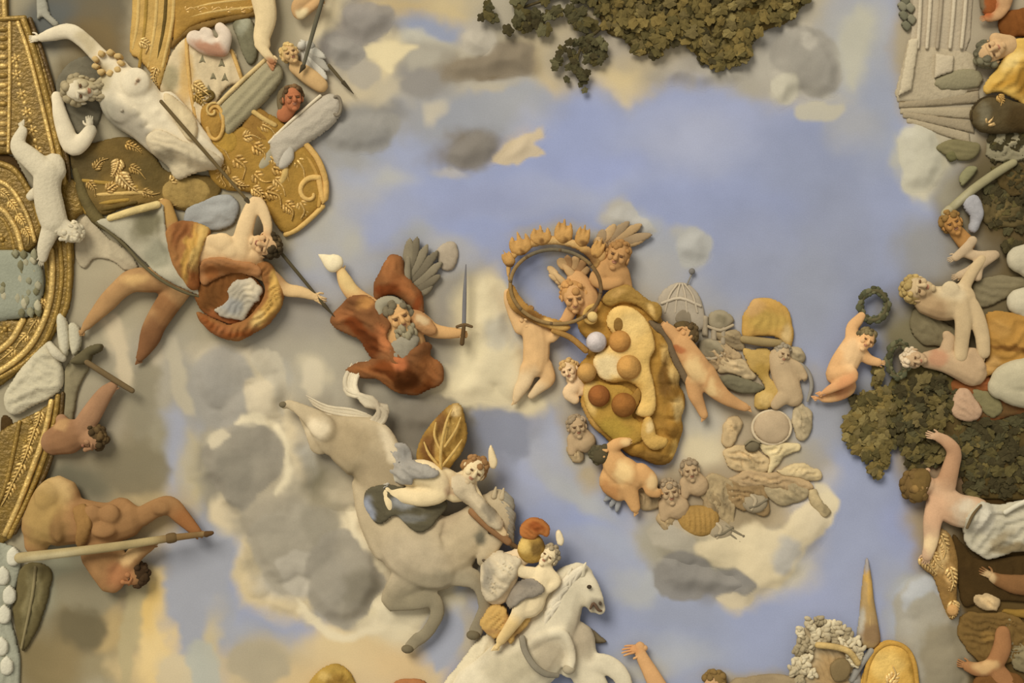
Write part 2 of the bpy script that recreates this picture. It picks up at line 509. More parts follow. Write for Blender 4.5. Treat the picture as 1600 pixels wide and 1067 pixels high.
def wing(parent, root, tips, col, w=12, h=10, name='wing', tint=None):
    """a wing: a shoulder ridge and one feather per tip"""
    rx, ry = root; tx = [t[0] for t in tips]; ty = [t[1] for t in tips]
    o = rod(name, parent, [(rx, ry, h + 2, w * .5), ((rx * 2 + tx[0]) / 3, (ry * 2 + ty[0]) / 3, h + 4, w * .5), ((rx + 2 * tx[0]) / 3, (ry + 2 * ty[0]) / 3, h + 3, w * .3)], col)
    n = len(tips)
    for i, (x, y) in enumerate(tips):
        f = i / max(1, n - 1)
        ox = rx + (tx[0] - rx) * .45 * (1 - f); oy = ry + (ty[0] - ry) * .45 * (1 - f)
        dx, dy = x - ox, y - oy; L = math.hypot(dx, dy); px, py = -dy / L, dx / L
        ww = w * .55
        poly = [(ox, oy), (ox + dx * .35 + px * ww, oy + dy * .35 + py * ww), (ox + dx * .8 + px * ww * .85, oy + dy * .8 + py * ww * .85), (x, y), (ox + dx * .8 - px * ww * .8, oy + dy * .8 - py * ww * .8), (ox + dx * .35 - px * ww, oy + dy * .35 - py * ww)]
        cc = col if (tint is None or i % 2 == 0) else tint
        pillow('feather', o, poly, cc, h=h - i * 1.2, H=3.5, cell=2.5, edge=2, curve=4)
    return o
# ------------------------------------------------------------------ painted sky (pigment of the plaster)
# --- left, behind frame and figures
PG([(-400,-400),(560,-400),(505,60),(500,330),(455,400),(470,520),(330,580),(300,640),(275,760),(250,900),(250,1500),(-400,1500)], (162,150,120), 50)
PG([(40,-60),(210,-60),(205,90),(175,110),(120,55),(60,60)], (112,102,80), 20)
E(80,25,50,40,(100,100,92),.6); E(160,60,45,40,(122,104,70),.6)
PG([(100,80),(150,95),(190,130),(160,200),(110,190),(90,140)], (112,98,68), 24)
E(175,400,70,85,(182,168,134),.6); E(160,365,40,35,(168,156,124),.7); E(230,330,45,60,(160,152,130),.6); E(215,380,30,40,(120,112,88),.7)
E(145,470,40,60,(170,157,126),.6); E(120,540,30,45,(160,148,118),.6)
E(180,560,60,70,(172,160,130),.6); PG([(165,500),(190,500),(205,560),(210,600),(185,590)], (200,182,146), 16)
E(255,600,70,80,(164,155,134),.6); E(215,640,50,70,(150,140,114),.6); E(175,700,70,60,(140,127,98),.7); E(150,650,40,40,(160,148,122),.7)
E(255,640,18,70,(170,160,138),.8,10); E(238,560,16,50,(190,175,144),.8)
E(120,755,45,30,(112,106,84),.7); E(220,745,60,40,(130,120,92),.7); E(260,700,40,60,(150,140,112),.7)
PG([(262,640),(290,630),(300,720),(288,775),(262,780),(255,720)], (160,160,166), 22)
PG([(296,680),(330,690),(345,780),(370,830),(330,820),(290,780)], (186,171,133), 24)
E(240,800,60,40,(190,168,122),.8); E(290,870,36,36,(198,170,116),.8); E(300,835,40,30,(196,168,118),.8)
E(120,870,80,50,(146,138,112),.7); E(95,925,40,60,(140,138,112),.7); E(150,960,80,60,(136,122,90),.7); E(180,935,50,34,(140,128,102),.7)
E(120,990,40,40,(112,98,68),.8); E(70,1040,60,50,(128,112,76),.7); E(120,1035,40,30,(140,122,84),.7); E(150,1000,26,34,(126,112,82),.7); E(178,985,22,40,(176,152,104),.7); E(165,1045,40,26,(146,132,98),.7); E(205,1050,26,30,(196,172,124),.7); E(60,920,30,30,(150,144,118),.8)
PG([(247,850),(322,775),(372,820),(362,920),(382,962),(470,990),(520,1005),(480,1024),(400,1022),(350,1005),(340,1067),(330,1200),(262,1200),(262,1010),(250,940)], (157,157,160), 26)
PG([(222,880),(246,880),(252,960),(266,1000),(268,1040),(275,1200),(205,1200),(212,1010),(225,960)], (218,190,132), 14)
E(232,950,14,40,(216,182,112),.7)
E(340,1010,16,50,(190,174,138),.7); E(310,1050,34,36,(172,170,154),.7); E(270,1060,26,34,(200,182,144),.7)
PG([(345,1020),(420,1005),(470,1000),(540,985),(620,985),(690,1010),(720,1100),(720,1300),(340,1300)], (202,180,138), 34)
E(415,1035,50,36,(172,158,126),.8); E(560,1010,70,30,(210,186,138),.8); E(620,1040,60,30,(206,178,130),.8); E(480,1060,60,30,(206,180,132),.8); E(600,985,60,14,(188,172,138),.8)
PG([(430,470),(520,440),(560,380),(640,370),(740,400),(760,470),(860,520),(880,600),(850,660),(820,720),(780,760),(790,860),(760,930),(720,1010),(640,1000),(560,960),(480,900),(440,760),(420,640)], (164,153,130), 46)
# --- big cream and grey cloud
PG([(300,540),(360,520),(420,548),(448,600),(450,650),(478,700),(500,760),(560,790),(600,830),(602,900),(590,960),(540,990),(470,960),(400,940),(365,900),(370,830),(335,790),(310,720),(330,650),(290,600)], (186,172,142), 18)
PG([(286,560),(340,545),(385,580),(385,630),(350,680),(318,690),(300,650)], (152,146,132), 26)
E(405,575,40,34,(196,182,148),.7); E(420,625,36,34,(206,190,154),.7); E(385,560,22,26,(200,184,150),.7); E(436,580,14,40,(176,170,154),.6)
E(410,660,56,26,(212,194,156),.6,20); E(450,715,26,60,(216,198,158),.6,-14); E(478,730,14,46,(184,176,156),.6,-14)
E(400,690,44,50,(152,143,124),.4); E(355,735,42,56,(142,134,114),.4); E(350,690,26,26,(160,150,130),.5); E(375,775,50,40,(146,137,116),.5); E(345,725,30,30,(134,126,106),.8); E(345,700,20,16,(190,178,148),.7); 
E(430,770,50,50,(184,170,140),.6); E(470,790,30,40,(180,168,140),.7); E(352,800,18,24,(212,194,156),.6); E(425,805,50,34,(158,147,124),.6)
PG([(368,835),(392,830),(410,880),(440,920),(480,938),(520,965),(500,975),(430,965),(380,945),(366,890)], (204,184,142), 18)
E(430,860,46,40,(152,142,118),.5); E(490,830,56,46,(150,141,120),.5); E(500,835,26,40,(136,128,108),.9); E(450,910,44,34,(178,168,146),.5)
PG([(490,800),(540,790),(590,850),(602,900),(590,960),(560,985),(510,965),(478,930),(500,880)], (160,150,130), 16)
E(535,905,50,62,(152,143,122),.5); E(570,930,26,30,(136,126,104),.7); E(520,965,44,20,(160,152,136),.6)
E(560,830,36,50,(222,205,166),.6,-30); E(590,890,10,40,(200,186,150),.6); E(520,780,34,26,(196,182,150),.7)
# --- behind the red-cloaked god and white horse
E(470,510,60,50,(154,145,128),.7); E(440,545,50,36,(164,154,132),.7); E(520,560,60,40,(170,160,136),.7); E(485,585,22,28,(204,190,156),.6); E(470,610,34,30,(176,166,142),.7)
E(650,545,70,50,(150,142,120),.7); E(560,640,60,40,(160,150,128),.7); E(650,650,70,46,(122,113,94),.5); E(690,640,60,30,(130,121,104),.5); E(640,620,50,26,(146,138,118),.7); E(700,640,60,40,(140,132,118),.7)
E(715,470,40,70,(150,142,126),.7); E(690,560,40,40,(156,146,124),.7); E(730,560,26,50,(146,138,120),.7)
E(790,690,60,50,(130,130,134),.6); E(820,660,40,20,(150,150,158),.7); E(800,740,30,40,(150,150,160),.7)
E(705,610,44,20,(198,182,146),.6); E(770,560,60,70,(214,198,156),.5); E(750,480,34,60,(206,190,150),.6,20); E(770,610,80,24,(218,202,160),.6); E(815,630,40,24,(212,194,152),.6)
E(762,575,46,50,(222,206,164),.35); E(752,500,20,50,(214,198,156),.5,14); E(810,500,30,40,(178,172,156),.6); E(782,520,22,30,(182,174,150),.7); E(840,600,26,40,(196,182,148),.7); E(805,470,26,30,(170,165,155),.7); E(870,590,20,40,(165,155,136),.7)
E(560,760,70,50,(150,138,112),.7); E(505,760,26,40,(112,104,80),.8,-20); E(640,850,80,60,(178,162,130),.6); E(540,770,40,30,(176,162,132),.7)
E(600,880,40,50,(190,174,140),.6); E(630,960,60,50,(216,200,162),.5); E(700,930,26,40,(206,192,156),.6); E(690,1000,34,50,(158,160,168),.5,20); E(720,920,14,14,(162,164,168),.8); E(560,960,30,20,(206,190,150),.7)
E(740,1010,24,40,(184,170,142),.7); E(760,900,30,30,(180,168,142),.7)
# --- centre, lower blue
PG([(780,700),(900,690),(930,760),(1000,830),(1010,900),(1000,1200),(960,1200),(930,900),(870,860),(800,790)], (158,161,174), 40)
E(840,740,40,26,(160,164,182),.7); E(890,690,40,40,(162,164,174),.7); E(880,740,80,22,(166,166,170),.8,30); E(905,815,60,22,(150,158,186),.8,28); E(900,770,60,14,(170,170,168),.8,35); E(850,810,30,20,(152,158,180),.8); E(960,850,60,20,(160,164,176),.8,20)
E(1100,1000,220,100,(150,155,172),.6); E(1010,920,60,26,(168,168,166),.7); E(960,970,60,26,(146,151,170),.8); E(1050,1020,60,24,(164,166,170),.8); E(1060,960,60,20,(150,154,168),.8); E(1200,960,60,80,(150,156,178),.7); E(1000,1045,50,20,(172,168,156),.8); E(1290,900,60,70,(154,159,182),.7); E(1180,1060,70,16,(170,158,132),.7)
# --- cloud under the beige group
E(1150,830,130,70,(192,176,144),.5); E(1200,870,80,60,(198,184,148),.5); E(1260,800,50,60,(190,176,146),.5); E(1130,850,50,40,(210,190,148),.6); E(1170,880,40,40,(216,196,152),.7); E(1225,850,36,50,(176,170,152),.7); E(1160,935,40,22,(196,180,146),.6)
E(1055,880,38,34,(150,142,124),.5); E(1065,900,36,36,(132,127,118),.5); E(1110,905,36,34,(130,124,114),.5); E(1150,912,34,24,(128,122,112),.5); E(1120,880,30,26,(134,128,112),.6); E(1030,850,30,40,(160,152,132),.6); E(1080,860,50,24,(150,140,116),.6)
PG([(1000,600),(1060,560),(1120,500),(1180,540),(1250,560),(1275,640),(1280,720),(1305,780),(1290,815),(1200,830),(1100,830),(1010,800),(960,770),(985,740),(1080,720),(1060,660)], (170,153,122), 24)
PG([(1060,460),(1110,470),(1160,510),(1160,560),(1240,540),(1268,580),(1270,640),(1250,690),(1160,640),(1100,600),(1070,540)], (166,149,120), 26)
E(1120,545,44,50,(156,138,110),.6); E(1200,720,60,60,(170,152,122),.6); E(1100,780,60,40,(160,142,112),.6); E(1160,800,50,30,(150,132,100),.7); E(1090,650,46,40,(178,170,150),.6); E(1090,700,40,30,(210,194,156),.7); E(1245,640,40,60,(176,168,146),.7); E(1280,770,24,40,(206,190,154),.7); E(1255,720,30,40,(166,154,128),.7)
E(905,650,26,40,(164,150,126),.7); E(915,700,26,30,(176,166,142),.7); E(935,745,24,26,(176,160,130),.7); E(890,600,26,40,(164,156,140),.7)
PG([(960,400),(1050,380),(1120,440),(1160,480),(1170,540),(1060,560),(980,520)], (166,159,146), 40)
E(1060,490,60,50,(172,160,138),.7); E(1120,520,50,40,(162,150,126),.7); E(1090,450,50,40,(166,164,160),.8); E(1150,490,40,40,(160,158,156),.8)
# --- upper band of clouds
PG([(480,-300),(1330,-300),(1310,180),(1210,190),(1170,140),(1060,130),(985,165),(900,140),(840,150),(740,240),(660,200),(610,290),(500,330),(490,150)], (176,165,140), 50)
E(520,30,40,50,(220,202,160),.6); E(505,120,30,40,(196,180,146),.7)
E(565,30,42,34,(140,132,120),.4); E(590,45,36,26,(148,140,126),.5); E(535,75,36,30,(148,140,128),.4); E(565,112,36,26,(168,158,138),.5)
E(608,92,36,30,(222,203,156),.6); E(600,118,24,14,(216,196,150),.6); E(640,12,60,16,(188,166,122),.7); E(700,20,40,30,(196,176,132),.7)
E(672,42,52,24,(148,153,168),.6,8); E(650,62,30,14,(190,184,164),.7); E(680,72,24,14,(180,172,150),.7)
E(660,105,50,34,(152,144,128),.6); E(650,130,40,26,(146,140,130),.6); E(660,92,30,16,(172,164,144),.7)
E(742,62,28,24,(178,168,148),.5); E(735,78,20,12,(190,180,156),.7)
E(770,105,80,20,(128,114,92),.6,-6); E(810,92,40,28,(118,104,80),.7); E(715,105,30,20,(134,120,96),.7); E(790,108,50,14,(116,100,74),.8)
E(570,150,70,30,(190,177,148),.6); E(540,160,40,30,(196,180,146),.7)
E(560,205,64,40,(148,143,132),.5); E(620,190,34,26,(156,150,140),.6); E(530,255,40,40,(156,153,146),.6); E(600,230,40,30,(158,158,158),.7); E(600,178,26,12,(134,128,116),.7)
E(650,230,50,30,(156,161,180),.7); E(580,290,70,34,(164,168,182),.6); E(620,280,30,18,(176,174,166),.8)
E(740,180,110,40,(150,151,154),.6); E(820,165,70,34,(160,160,160),.7); E(680,172,16,16,(190,180,158),.7); E(760,138,40,10,(178,168,146),.7); E(850,195,40,26,(168,166,164),.8)
E(735,232,56,30,(126,118,108),.5,-12); E(745,222,26,16,(120,108,88),.8)
PG([(770,250),(800,210),(845,200),(860,215),(835,225),(855,238),(830,246),(800,258)], (196,174,134), 14); E(705,268,24,7,(180,172,156),.7)
E(950,80,130,60,(190,172,134),.6); E(985,130,46,20,(202,182,138),.6); E(985,155,14,10,(206,186,140),.7); E(880,120,30,20,(196,176,136),.7); E(960,70,50,30,(170,158,136),.7); E(900,90,40,40,(176,164,140),.7)
E(1080,110,60,32,(158,149,132),.6); E(1150,125,50,30,(166,158,140),.6)
E(1240,80,70,70,(160,152,136),.5); E(1275,110,40,44,(148,143,130),.5); E(1220,70,26,26,(146,140,128),.7); E(1222,135,22,30,(186,178,154),.5); E(1200,110,26,26,(172,164,146),.6); E(1260,40,30,30,(178,168,146),.7); E(1290,165,40,20,(184,174,148),.6); E(1310,60,30,60,(166,163,156),.7)
# --- blue
PG([(860,170),(920,140),(985,172),(1060,140),(1200,180),(1300,190),(1390,160),(1400,520),(1250,500),(1120,420),(1000,340),(900,330),(800,380),(700,380),(600,340),(640,290),(760,270)], (149,157,187), 50)
E(1090,220,110,50,(164,168,186),.8); E(880,300,110,30,(160,165,184),.8,-8); E(760,310,100,26,(150,156,182),.8,-6); E(940,260,60,26,(150,158,190),.8); E(1280,280,120,90,(143,149,170),.7); E(1130,330,130,40,(145,152,178),.8); E(1200,420,120,70,(146,150,166),.7); E(1320,420,80,120,(144,148,163),.7)
E(1350,80,50,100,(170,168,162),.6,8); E(1370,180,34,80,(152,156,168),.7); E(1330,200,40,30,(160,160,162),.8)
E(560,330,50,50,(170,168,166),.7); E(500,340,30,60,(178,172,156),.7); E(620,350,70,40,(154,159,180),.7); E(520,420,40,50,(168,168,170),.7); E(545,380,30,30,(176,172,160),.8); E(470,400,26,30,(172,168,158),.8); E(590,420,40,30,(164,164,166),.8)
E(700,395,40,30,(168,166,164),.7); E(655,370,26,20,(160,160,160),.7)
# --- small puffs right of the crown
E(960,335,26,22,(176,170,156),.6); E(1000,360,36,24,(164,164,162),.7); E(1085,390,28,30,(172,168,158),.5); E(1060,375,20,20,(168,165,158),.6); E(1020,400,50,26,(163,164,166),.7); E(880,375,60,20,(176,166,146),.7); E(1000,430,60,30,(168,164,156),.7)
E(900,420,40,40,(164,160,152),.7)
# --- right
E(1290,640,60,60,(152,152,156),.7); E(1260,470,40,80,(146,149,160),.7); E(1350,620,60,40,(146,146,148),.7)
E(1350,800,80,90,(148,153,172),.7); E(1410,830,34,60,(146,152,178),.7); E(1340,880,60,60,(150,155,174),.7); E(1400,900,30,30,(152,154,164),.8)
PG([(1405,0),(1540,-300),(2000,-300),(2000,260),(1500,260),(1400,170)], (168,154,126), 24)
E(1440,250,38,56,(190,182,154),.5); E(1430,285,24,20,(196,186,158),.6); E(1405,230,14,24,(176,172,156),.7); E(1480,220,26,30,(186,174,144),.7)
PG([(1480,260),(1560,220),(2000,200),(2000,1500),(1450,1500),(1470,1000),(1440,880),(1450,760),(1380,680),(1330,640),(1380,600),(1400,470),(1440,420),(1470,330)], (112,98,68), 44)
E(1580,330,70,110,(92,76,46),.7); E(1500,400,50,50,(140,130,108),.7); E(1440,395,40,50,(146,144,140),.7); E(1490,300,30,36,(150,142,120),.7); E(1540,280,40,30,(100,88,60),.7)
E(1420,510,50,40,(120,110,80),.7); E(1560,690,90,50,(84,66,34),.6); E(1560,820,80,120,(68,50,22),.6); E(1560,1000,90,100,(88,68,34),.6); E(1500,640,50,60,(96,80,44),.7); E(1460,600,30,30,(100,86,52),.8)
E(1440,720,34,40,(158,140,110),.7); E(1490,720,40,40,(150,120,86),.8); E(1450,830,30,60,(160,142,112),.7)
PG([(1392,930),(1420,900),(1450,895),(1476,925),(1510,990),(1510,1200),(1420,1200),(1395,1010)], (154,145,124), 26)
E(1440,920,40,22,(166,166,160),.7); E(1440,1000,30,40,(164,152,126),.7); E(1480,1040,34,40,(140,128,100),.7); E(1405,960,16,40,(160,162,166),.7)

# --- crisp edged cloud lobes
CP([(310,560),(340,540),(375,545),(395,570),(400,600),(395,640),(370,660),(345,672),(325,668),(308,640),(300,600)], (157,150,135), 14)
CP([(398,560),(415,545),(435,560),(445,590),(448,620),(440,650),(425,630),(420,600),(405,580)], (192,180,152)); CP([(385,600),(400,592),(420,598),(432,620),(436,645),(420,660),(400,650),(388,630)], (206,190,156), 8)
CP([(318,718),(322,700),(334,690),(345,680),(362,675),(385,668),(410,666),(430,680),(440,700),(442,722),(432,745),(415,762),(395,780),(380,795),(362,788),(345,772),(330,758),(322,740)], (146,137,118)); CP([(340,720),(365,705),(390,715),(395,745),(375,770),(350,760)], (135,127,109), 22)
CP([(326,690),(336,676),(352,672),(364,680),(350,690),(336,697)], (198,184,152)); CP([(365,662),(390,648),(415,652),(436,672),(450,700),(455,730),(446,760),(430,775),(440,745),(446,715),(438,690),(420,672),(395,664)], (222,206,168), 9)
CP([(388,840),(395,815),(415,800),(445,795),(470,790),(490,800),(500,840),(490,870),(480,900),(450,930),(430,925),(410,900),(395,870)], (160,150,128), 8); CP([(430,880),(450,865),(480,862),(492,885),(485,925),(465,935),(445,920)], (180,170,148), 9)
CP([(470,800),(495,790),(520,800),(530,830),(510,860),(485,850)], (146,137,116), 16)
CP([(480,870),(490,850),(520,830),(560,835),(585,850),(600,880),(598,915),(580,945),(560,975),(530,980),(505,965),(485,940),(478,905)], (151,142,123)); CP([(540,900),(565,890),(590,905),(585,935),(560,950),(545,930)], (136,127,106), 18)
CP([(540,800),(560,795),(580,820),(598,850),(603,885),(598,895),(585,870),(565,850),(548,830)], (222,206,168), 9); CP([(462,940),(475,945),(490,965),(520,982),(555,985),(585,972),(600,945),(640,930),(650,945),(600,980),(540,1000),(500,990),(475,970)], (220,204,166), 9)
CP([(545,560),(570,570),(560,600),(545,640),(525,650),(520,610)], (176,166,142), 14); CP([(472,570),(490,562),(505,580),(500,610),(485,618),(472,600)], (206,192,160), 12)
CP([(610,615),(650,625),(700,615),(760,620),(790,640),(760,650),(740,640),(700,680),(660,710),(630,690),(615,650)], (128,119,101), 16); CP([(740,640),(800,640),(830,680),(810,720),(770,700),(745,670)], (134,136,146), 16)
CP([(745,450),(770,430),(800,450),(805,500),(800,560),(850,620),(830,640),(760,640),(700,620),(720,605),(745,580),(755,540),(740,500)], (214,198,158), 12); CP([(760,505),(785,490),(800,510),(795,540),(765,540)], (186,177,154), 16)
CP([(820,540),(850,560),(880,600),(870,630),(840,620),(822,580)], (180,168,142), 18)
CP([(1010,830),(1020,815),(1050,815),(1085,840),(1095,860),(1080,868),(1050,860),(1025,850)], (170,160,138)); CP([(1085,850),(1120,835),(1180,820),(1215,830),(1240,800),(1290,770),(1308,780),(1300,810),(1290,830),(1260,855),(1235,900),(1200,920),(1180,905),(1150,890),(1115,885)], (212,194,154), 8)
CP([(1205,860),(1225,840),(1250,845),(1250,870),(1225,895),(1208,885)], (180,174,160), 14); CP([(1120,935),(1140,925),(1170,930),(1185,935),(1170,948),(1145,950)], (200,184,150)); CP([(1270,750),(1296,755),(1308,780),(1298,800),(1280,785)], (214,198,160), 9)
CP([(1022,890),(1034,870),(1055,862),(1085,865),(1105,880),(1120,893),(1150,893),(1175,905),(1185,918),(1165,930),(1135,928),(1115,920),(1095,935),(1060,940),(1035,925),(1022,905)], (136,130,119), 6)
CP([(535,20),(550,4),(575,0),(605,5),(615,25),(605,50),(585,65),(560,62),(545,45)], (147,139,127)); CP([(508,70),(525,55),(550,58),(568,75),(565,95),(545,105),(520,98)], (152,145,132)); CP([(540,108),(560,98),(585,102),(590,122),(575,140),(550,136)], (174,164,144), 10)
CP([(570,75),(600,65),(640,70),(650,80),(620,95),(610,115),(595,112),(590,95),(575,90)], (224,206,160), 8); CP([(718,55),(740,45),(765,52),(770,72),(755,88),(730,82),(722,70)], (181,171,150))
CP([(700,110),(740,92),(790,68),(830,70),(836,95),(825,115),(770,122),(720,122)], (134,121,99), 12); CP([(630,128),(660,112),(690,118),(685,140),(655,150),(632,146)], (144,138,128), 12); CP([(500,200),(520,180),(570,172),(610,180),(625,205),(600,235),(540,240),(508,225)], (148,143,132), 12)
CP([(695,240),(715,220),(750,206),(775,222),(770,248),(735,262),(705,258)], (128,121,110), 16); CP([(772,250),(795,222),(840,200),(858,210),(838,222),(854,236),(830,246),(800,258)], (200,180,142), 6)
CP([(1240,45),(1270,40),(1300,60),(1315,95),(1310,135),(1285,152),(1255,145),(1240,120),(1215,110),(1200,90),(1210,65)], (153,146,131), 8); CP([(1206,125),(1220,115),(1238,125),(1242,150),(1228,165),(1212,155)], (190,182,158), 6); CP([(1250,60),(1262,50),(1275,60),(1272,80),(1255,78)], (178,170,152), 8)
CP([(1310,60),(1340,10),(1365,30),(1352,100),(1330,140),(1315,110)], (184,179,158), 24); CP([(1240,170),(1270,160),(1310,160),(1320,175),(1290,186),(1255,184)], (186,178,154), 8)
CP([(1404,214),(1420,196),(1446,192),(1466,208),(1476,240),(1466,282),(1440,300),(1414,294),(1404,262)], (190,183,158), 7); CP([(950,335),(965,318),(985,315),(1000,335),(1020,345),(1030,360),(1000,370),(960,355)], (177,172,159)); CP([(1062,370),(1080,358),(1100,365),(1112,390),(1100,415),(1075,420),(1060,400)], (173,170,159))
CP([(1395,960),(1410,920),(1440,900),(1465,912),(1478,940),(1470,970),(1485,1010),(1490,1080),(1400,1080),(1398,1010)], (158,150,130), 9); CP([(1412,925),(1440,900),(1466,912),(1474,930),(1450,925),(1425,940),(1410,955)], (172,172,168), 8); CP([(1440,990),(1475,975),(1505,1000),(1510,1080),(1450,1080)], (142,130,103), 14)
CP([(168,500),(188,498),(200,540),(212,600),(192,600),(180,560)], (204,186,150), 10); CP([(262,530),(280,535),(292,590),(300,640),(282,640),(268,590)], (182,170,142), 10); CP([(212,580),(236,560),(250,600),(240,660),(222,700),(205,660)], (142,132,106), 20); CP([(150,720),(220,690),(262,720),(250,770),(190,770)], (128,117,90), 22)
CP([(205,900),(222,905),(226,950),(216,1000),(205,1060),(190,1080),(188,1000),(200,950)], (176,160,118), 10); CP([(90,905),(150,900),(190,925),(180,950),(130,960),(95,940)], (138,128,100), 16); CP([(100,960),(150,955),(170,985),(140,1010),(105,1000)], (108,97,70), 18)
CP([(290,1030),(310,1000),(335,1012),(345,1050),(330,1090),(290,1090)], (176,174,156), 9); CP([(250,1040),(275,1022),(296,1040),(296,1090),(250,1090)], (200,182,144), 9); CP([(360,1010),(400,1000),(440,1015),(450,1050),(410,1070),(365,1050)], (170,157,128), 14)
CP([(700,970),(720,975),(716,1010),(700,1040),(680,1050),(676,1010)], (158,160,168), 10); CP([(600,940),(650,925),(670,950),(640,985),(600,975)], (218,203,166), 12)

# --- the ceiling itself
def axis(a, b, step, far, cs):
    return np.concatenate([np.arange(a - far, a, cs), np.arange(a, b + step, step), np.arange(b + cs, b + far, cs)])
_xs = axis(-80, 1680, 3.2, 900, 45); _ys = axis(-80, 1150, 3.2, 900, 45)
_X, _Y = np.meshgrid(_xs, _ys, indexing='ij')
_V = np.stack([_X.ravel(), _Y.ravel(), np.zeros(_X.size)], 1)
_I = np.arange(_X.size).reshape(_X.shape)
_F = np.stack([_I[:-1, :-1], _I[:-1, 1:], _I[1:, 1:], _I[1:, :-1]], -1).reshape(-1, 4).tolist()
def _world(V): return V
ceil_me = bpy.data.meshes.new('ceiling')
ceil_me.from_pydata(np.stack([(_V[:, 0] - 800) * S, (_V[:, 1] - 533.5) * S, np.full(len(_V), HC)], 1).tolist(), [], _F)
setcol(ceil_me, _V, paintfn)
ceil_me.polygons.foreach_set('use_smooth', [True] * len(ceil_me.polygons))
ceil_me.materials.append(MAT['sky'])
ceiling = bpy.data.objects.new('ceiling', ceil_me); COL.objects.link(ceiling)
ceiling['kind'] = 'structure'; ceiling['label'] = 'flat plaster ceiling frescoed with a blue sky and cream and grey clouds'
# ------------------------------------------------------------------ clouds that bulge from the plaster; same pigments as the sky around them
CLOUDS = []
def cloud(label, poly, lobes, H=7, group='billowing clouds of the painted sky', cell=3.2):
    P = np.array(poly, float)
    cx, cy = P.mean(0)
    t = thing('cloud', cx, cy, label, 'cloud', group, h=6)
    # each puff of the cloud is a rounded lobe of one continuous billow
    pillow('billow', t, poly, paintfn, h=0, H=H * .35, R=40, lobes=[(l[0], l[1], l[2], l[3] * .62) for l in lobes], cell=cell, mat='cloud', curve=6, edge=.12, rough=14, back=0, prof_soft=True)
    return t
cloud('huge grey and cream cloud bank between the tanned pole bearer and the white horse',
      [(300,548),(340,532),(362,546),(392,530),(420,548),(438,570),(450,610),(446,640),(470,672),(478,700),(486,735),(500,770),(540,788),(566,800),(592,838),(604,880),(598,920),(584,955),(560,976),(530,980),(500,968),(480,940),(455,940),(430,925),(405,890),(385,850),(366,826),(352,800),(330,770),(314,735),(318,700),(336,672),(322,650),(304,610)],
      [(345,720,42,.55),(385,690,44,.6),(368,755,46,.6),(400,740,44,.62),(340,590,46,.5),(400,565,36,.5),(425,618,34,.6),(385,640,36,.5),(448,700,36,.5),(462,745,36,.5),(425,800,50,.5),(470,820,46,.5),(430,865,44,.55),(495,850,52,.55),(545,905,58,.55),(520,935,44,.5),(560,845,44,.45),(350,800,16,.4)], H=9)
cloud('cream cloud rim curling under the grey bank above the blue gap at lower left',
      [(368,850),(384,836),(396,862),(412,895),(440,925),(470,940),(492,962),(476,972),(430,962),(392,950),(370,925),(364,890)],
      [(385,870,22,.4),(400,910,24,.4),(440,945,22,.4)], H=5)
cloud('bright cream cloud left of the ringed crown beside the upright sword',
      [(738,440),(758,424),(784,440),(800,470),(806,510),(826,540),(838,590),(850,620),(820,636),(770,630),(716,622),(700,606),(728,580),(742,540),(736,490)],
      [(765,460,30,.4),(770,505,36,.4),(775,560,40,.45),(810,590,36,.4),(745,605,26,.35)], H=6)
cloud('dark grey cloud at the top edge above the brown spear tip',
      [(530,20),(546,2),(575,-4),(606,4),(618,24),(612,46),(590,62),(566,66),(540,52)], [(552,24,28,.5),(585,20,32,.5),(575,44,28,.5),(600,34,22,.45)])
cloud('mid grey round cloud right of the white feathered wing',
      [(506,64),(530,52),(556,58),(568,78),(560,98),(540,104),(514,94)], [(530,78,30,.5),(550,82,24,.45)])
cloud('brown streaky cloud left of the hanging leaves',
      [(690,104),(720,88),(752,78),(790,66),(828,70),(838,92),(828,118),(780,120),(720,126),(694,120)], [(730,104,24,.35),(780,96,30,.4),(815,94,28,.4)], H=5)
cloud('small pale puff above the brown streaky cloud',
      [(722,52),(742,44),(764,52),(770,72),(760,86),(736,88),(722,74)], [(744,66,26,.5)])
cloud('dark grey cloud with a cream right end in the upper sky',
      [(690,240),(706,222),(734,206),(766,210),(782,226),(776,250),(750,260),(716,262)], [(730,238,30,.4),(755,230,26,.45)], H=5)
cloud('ragged cream cloudlet beside the dark grey cloud in the upper sky',
      [(772,250),(790,226),(812,206),(840,200),(856,208),(838,222),(852,234),(836,244),(808,256),(786,260)], [(806,232,26,.3)], H=4)
cloud('grey and white cloud right of the leafy branches at the top',
      [(1196,96),(1210,72),(1216,40),(1244,28),(1280,40),(1302,70),(1314,104),(1306,140),(1280,156),(1256,150),(1240,168),(1216,160),(1206,132)],
      [(1240,62,34,.5),(1270,100,40,.5),(1224,134,26,.6),(1284,130,28,.45),(1250,100,36,.45)], H=6)
cloud('low grey cloud under the leaves at the centre top',
      [(1030,104),(1060,90),(1100,98),(1140,92),(1170,116),(1160,138),(1110,140),(1060,136),(1036,128)], [(1060,114,26,.4),(1100,118,26,.4),(1145,116,26,.4)], H=5)
cloud('tall rounded white cloud below the column base at upper right',
      [(1404,214),(1412,194),(1436,186),(1462,200),(1478,224),(1478,256),(1462,286),(1440,302),(1416,296),(1404,268)], [(1436,230,38,.45),(1436,270,34,.5),(1460,240,28,.4)], H=8)
cloud('small pale puff right of the winged child with curly hair',
      [(1066,366),(1082,358),(1102,366),(1112,388),(1104,410),(1084,420),(1064,404),(1056,384)], [(1084,388,28,.45)], H=5)
cloud('wispy puff above the crown bearing children',
      [(938,340),(954,320),(976,316),(996,330),(1024,346),(1034,366),(1010,378),(980,368),(950,358)], [(964,338,22,.35),(1006,360,22,.35)], H=4)
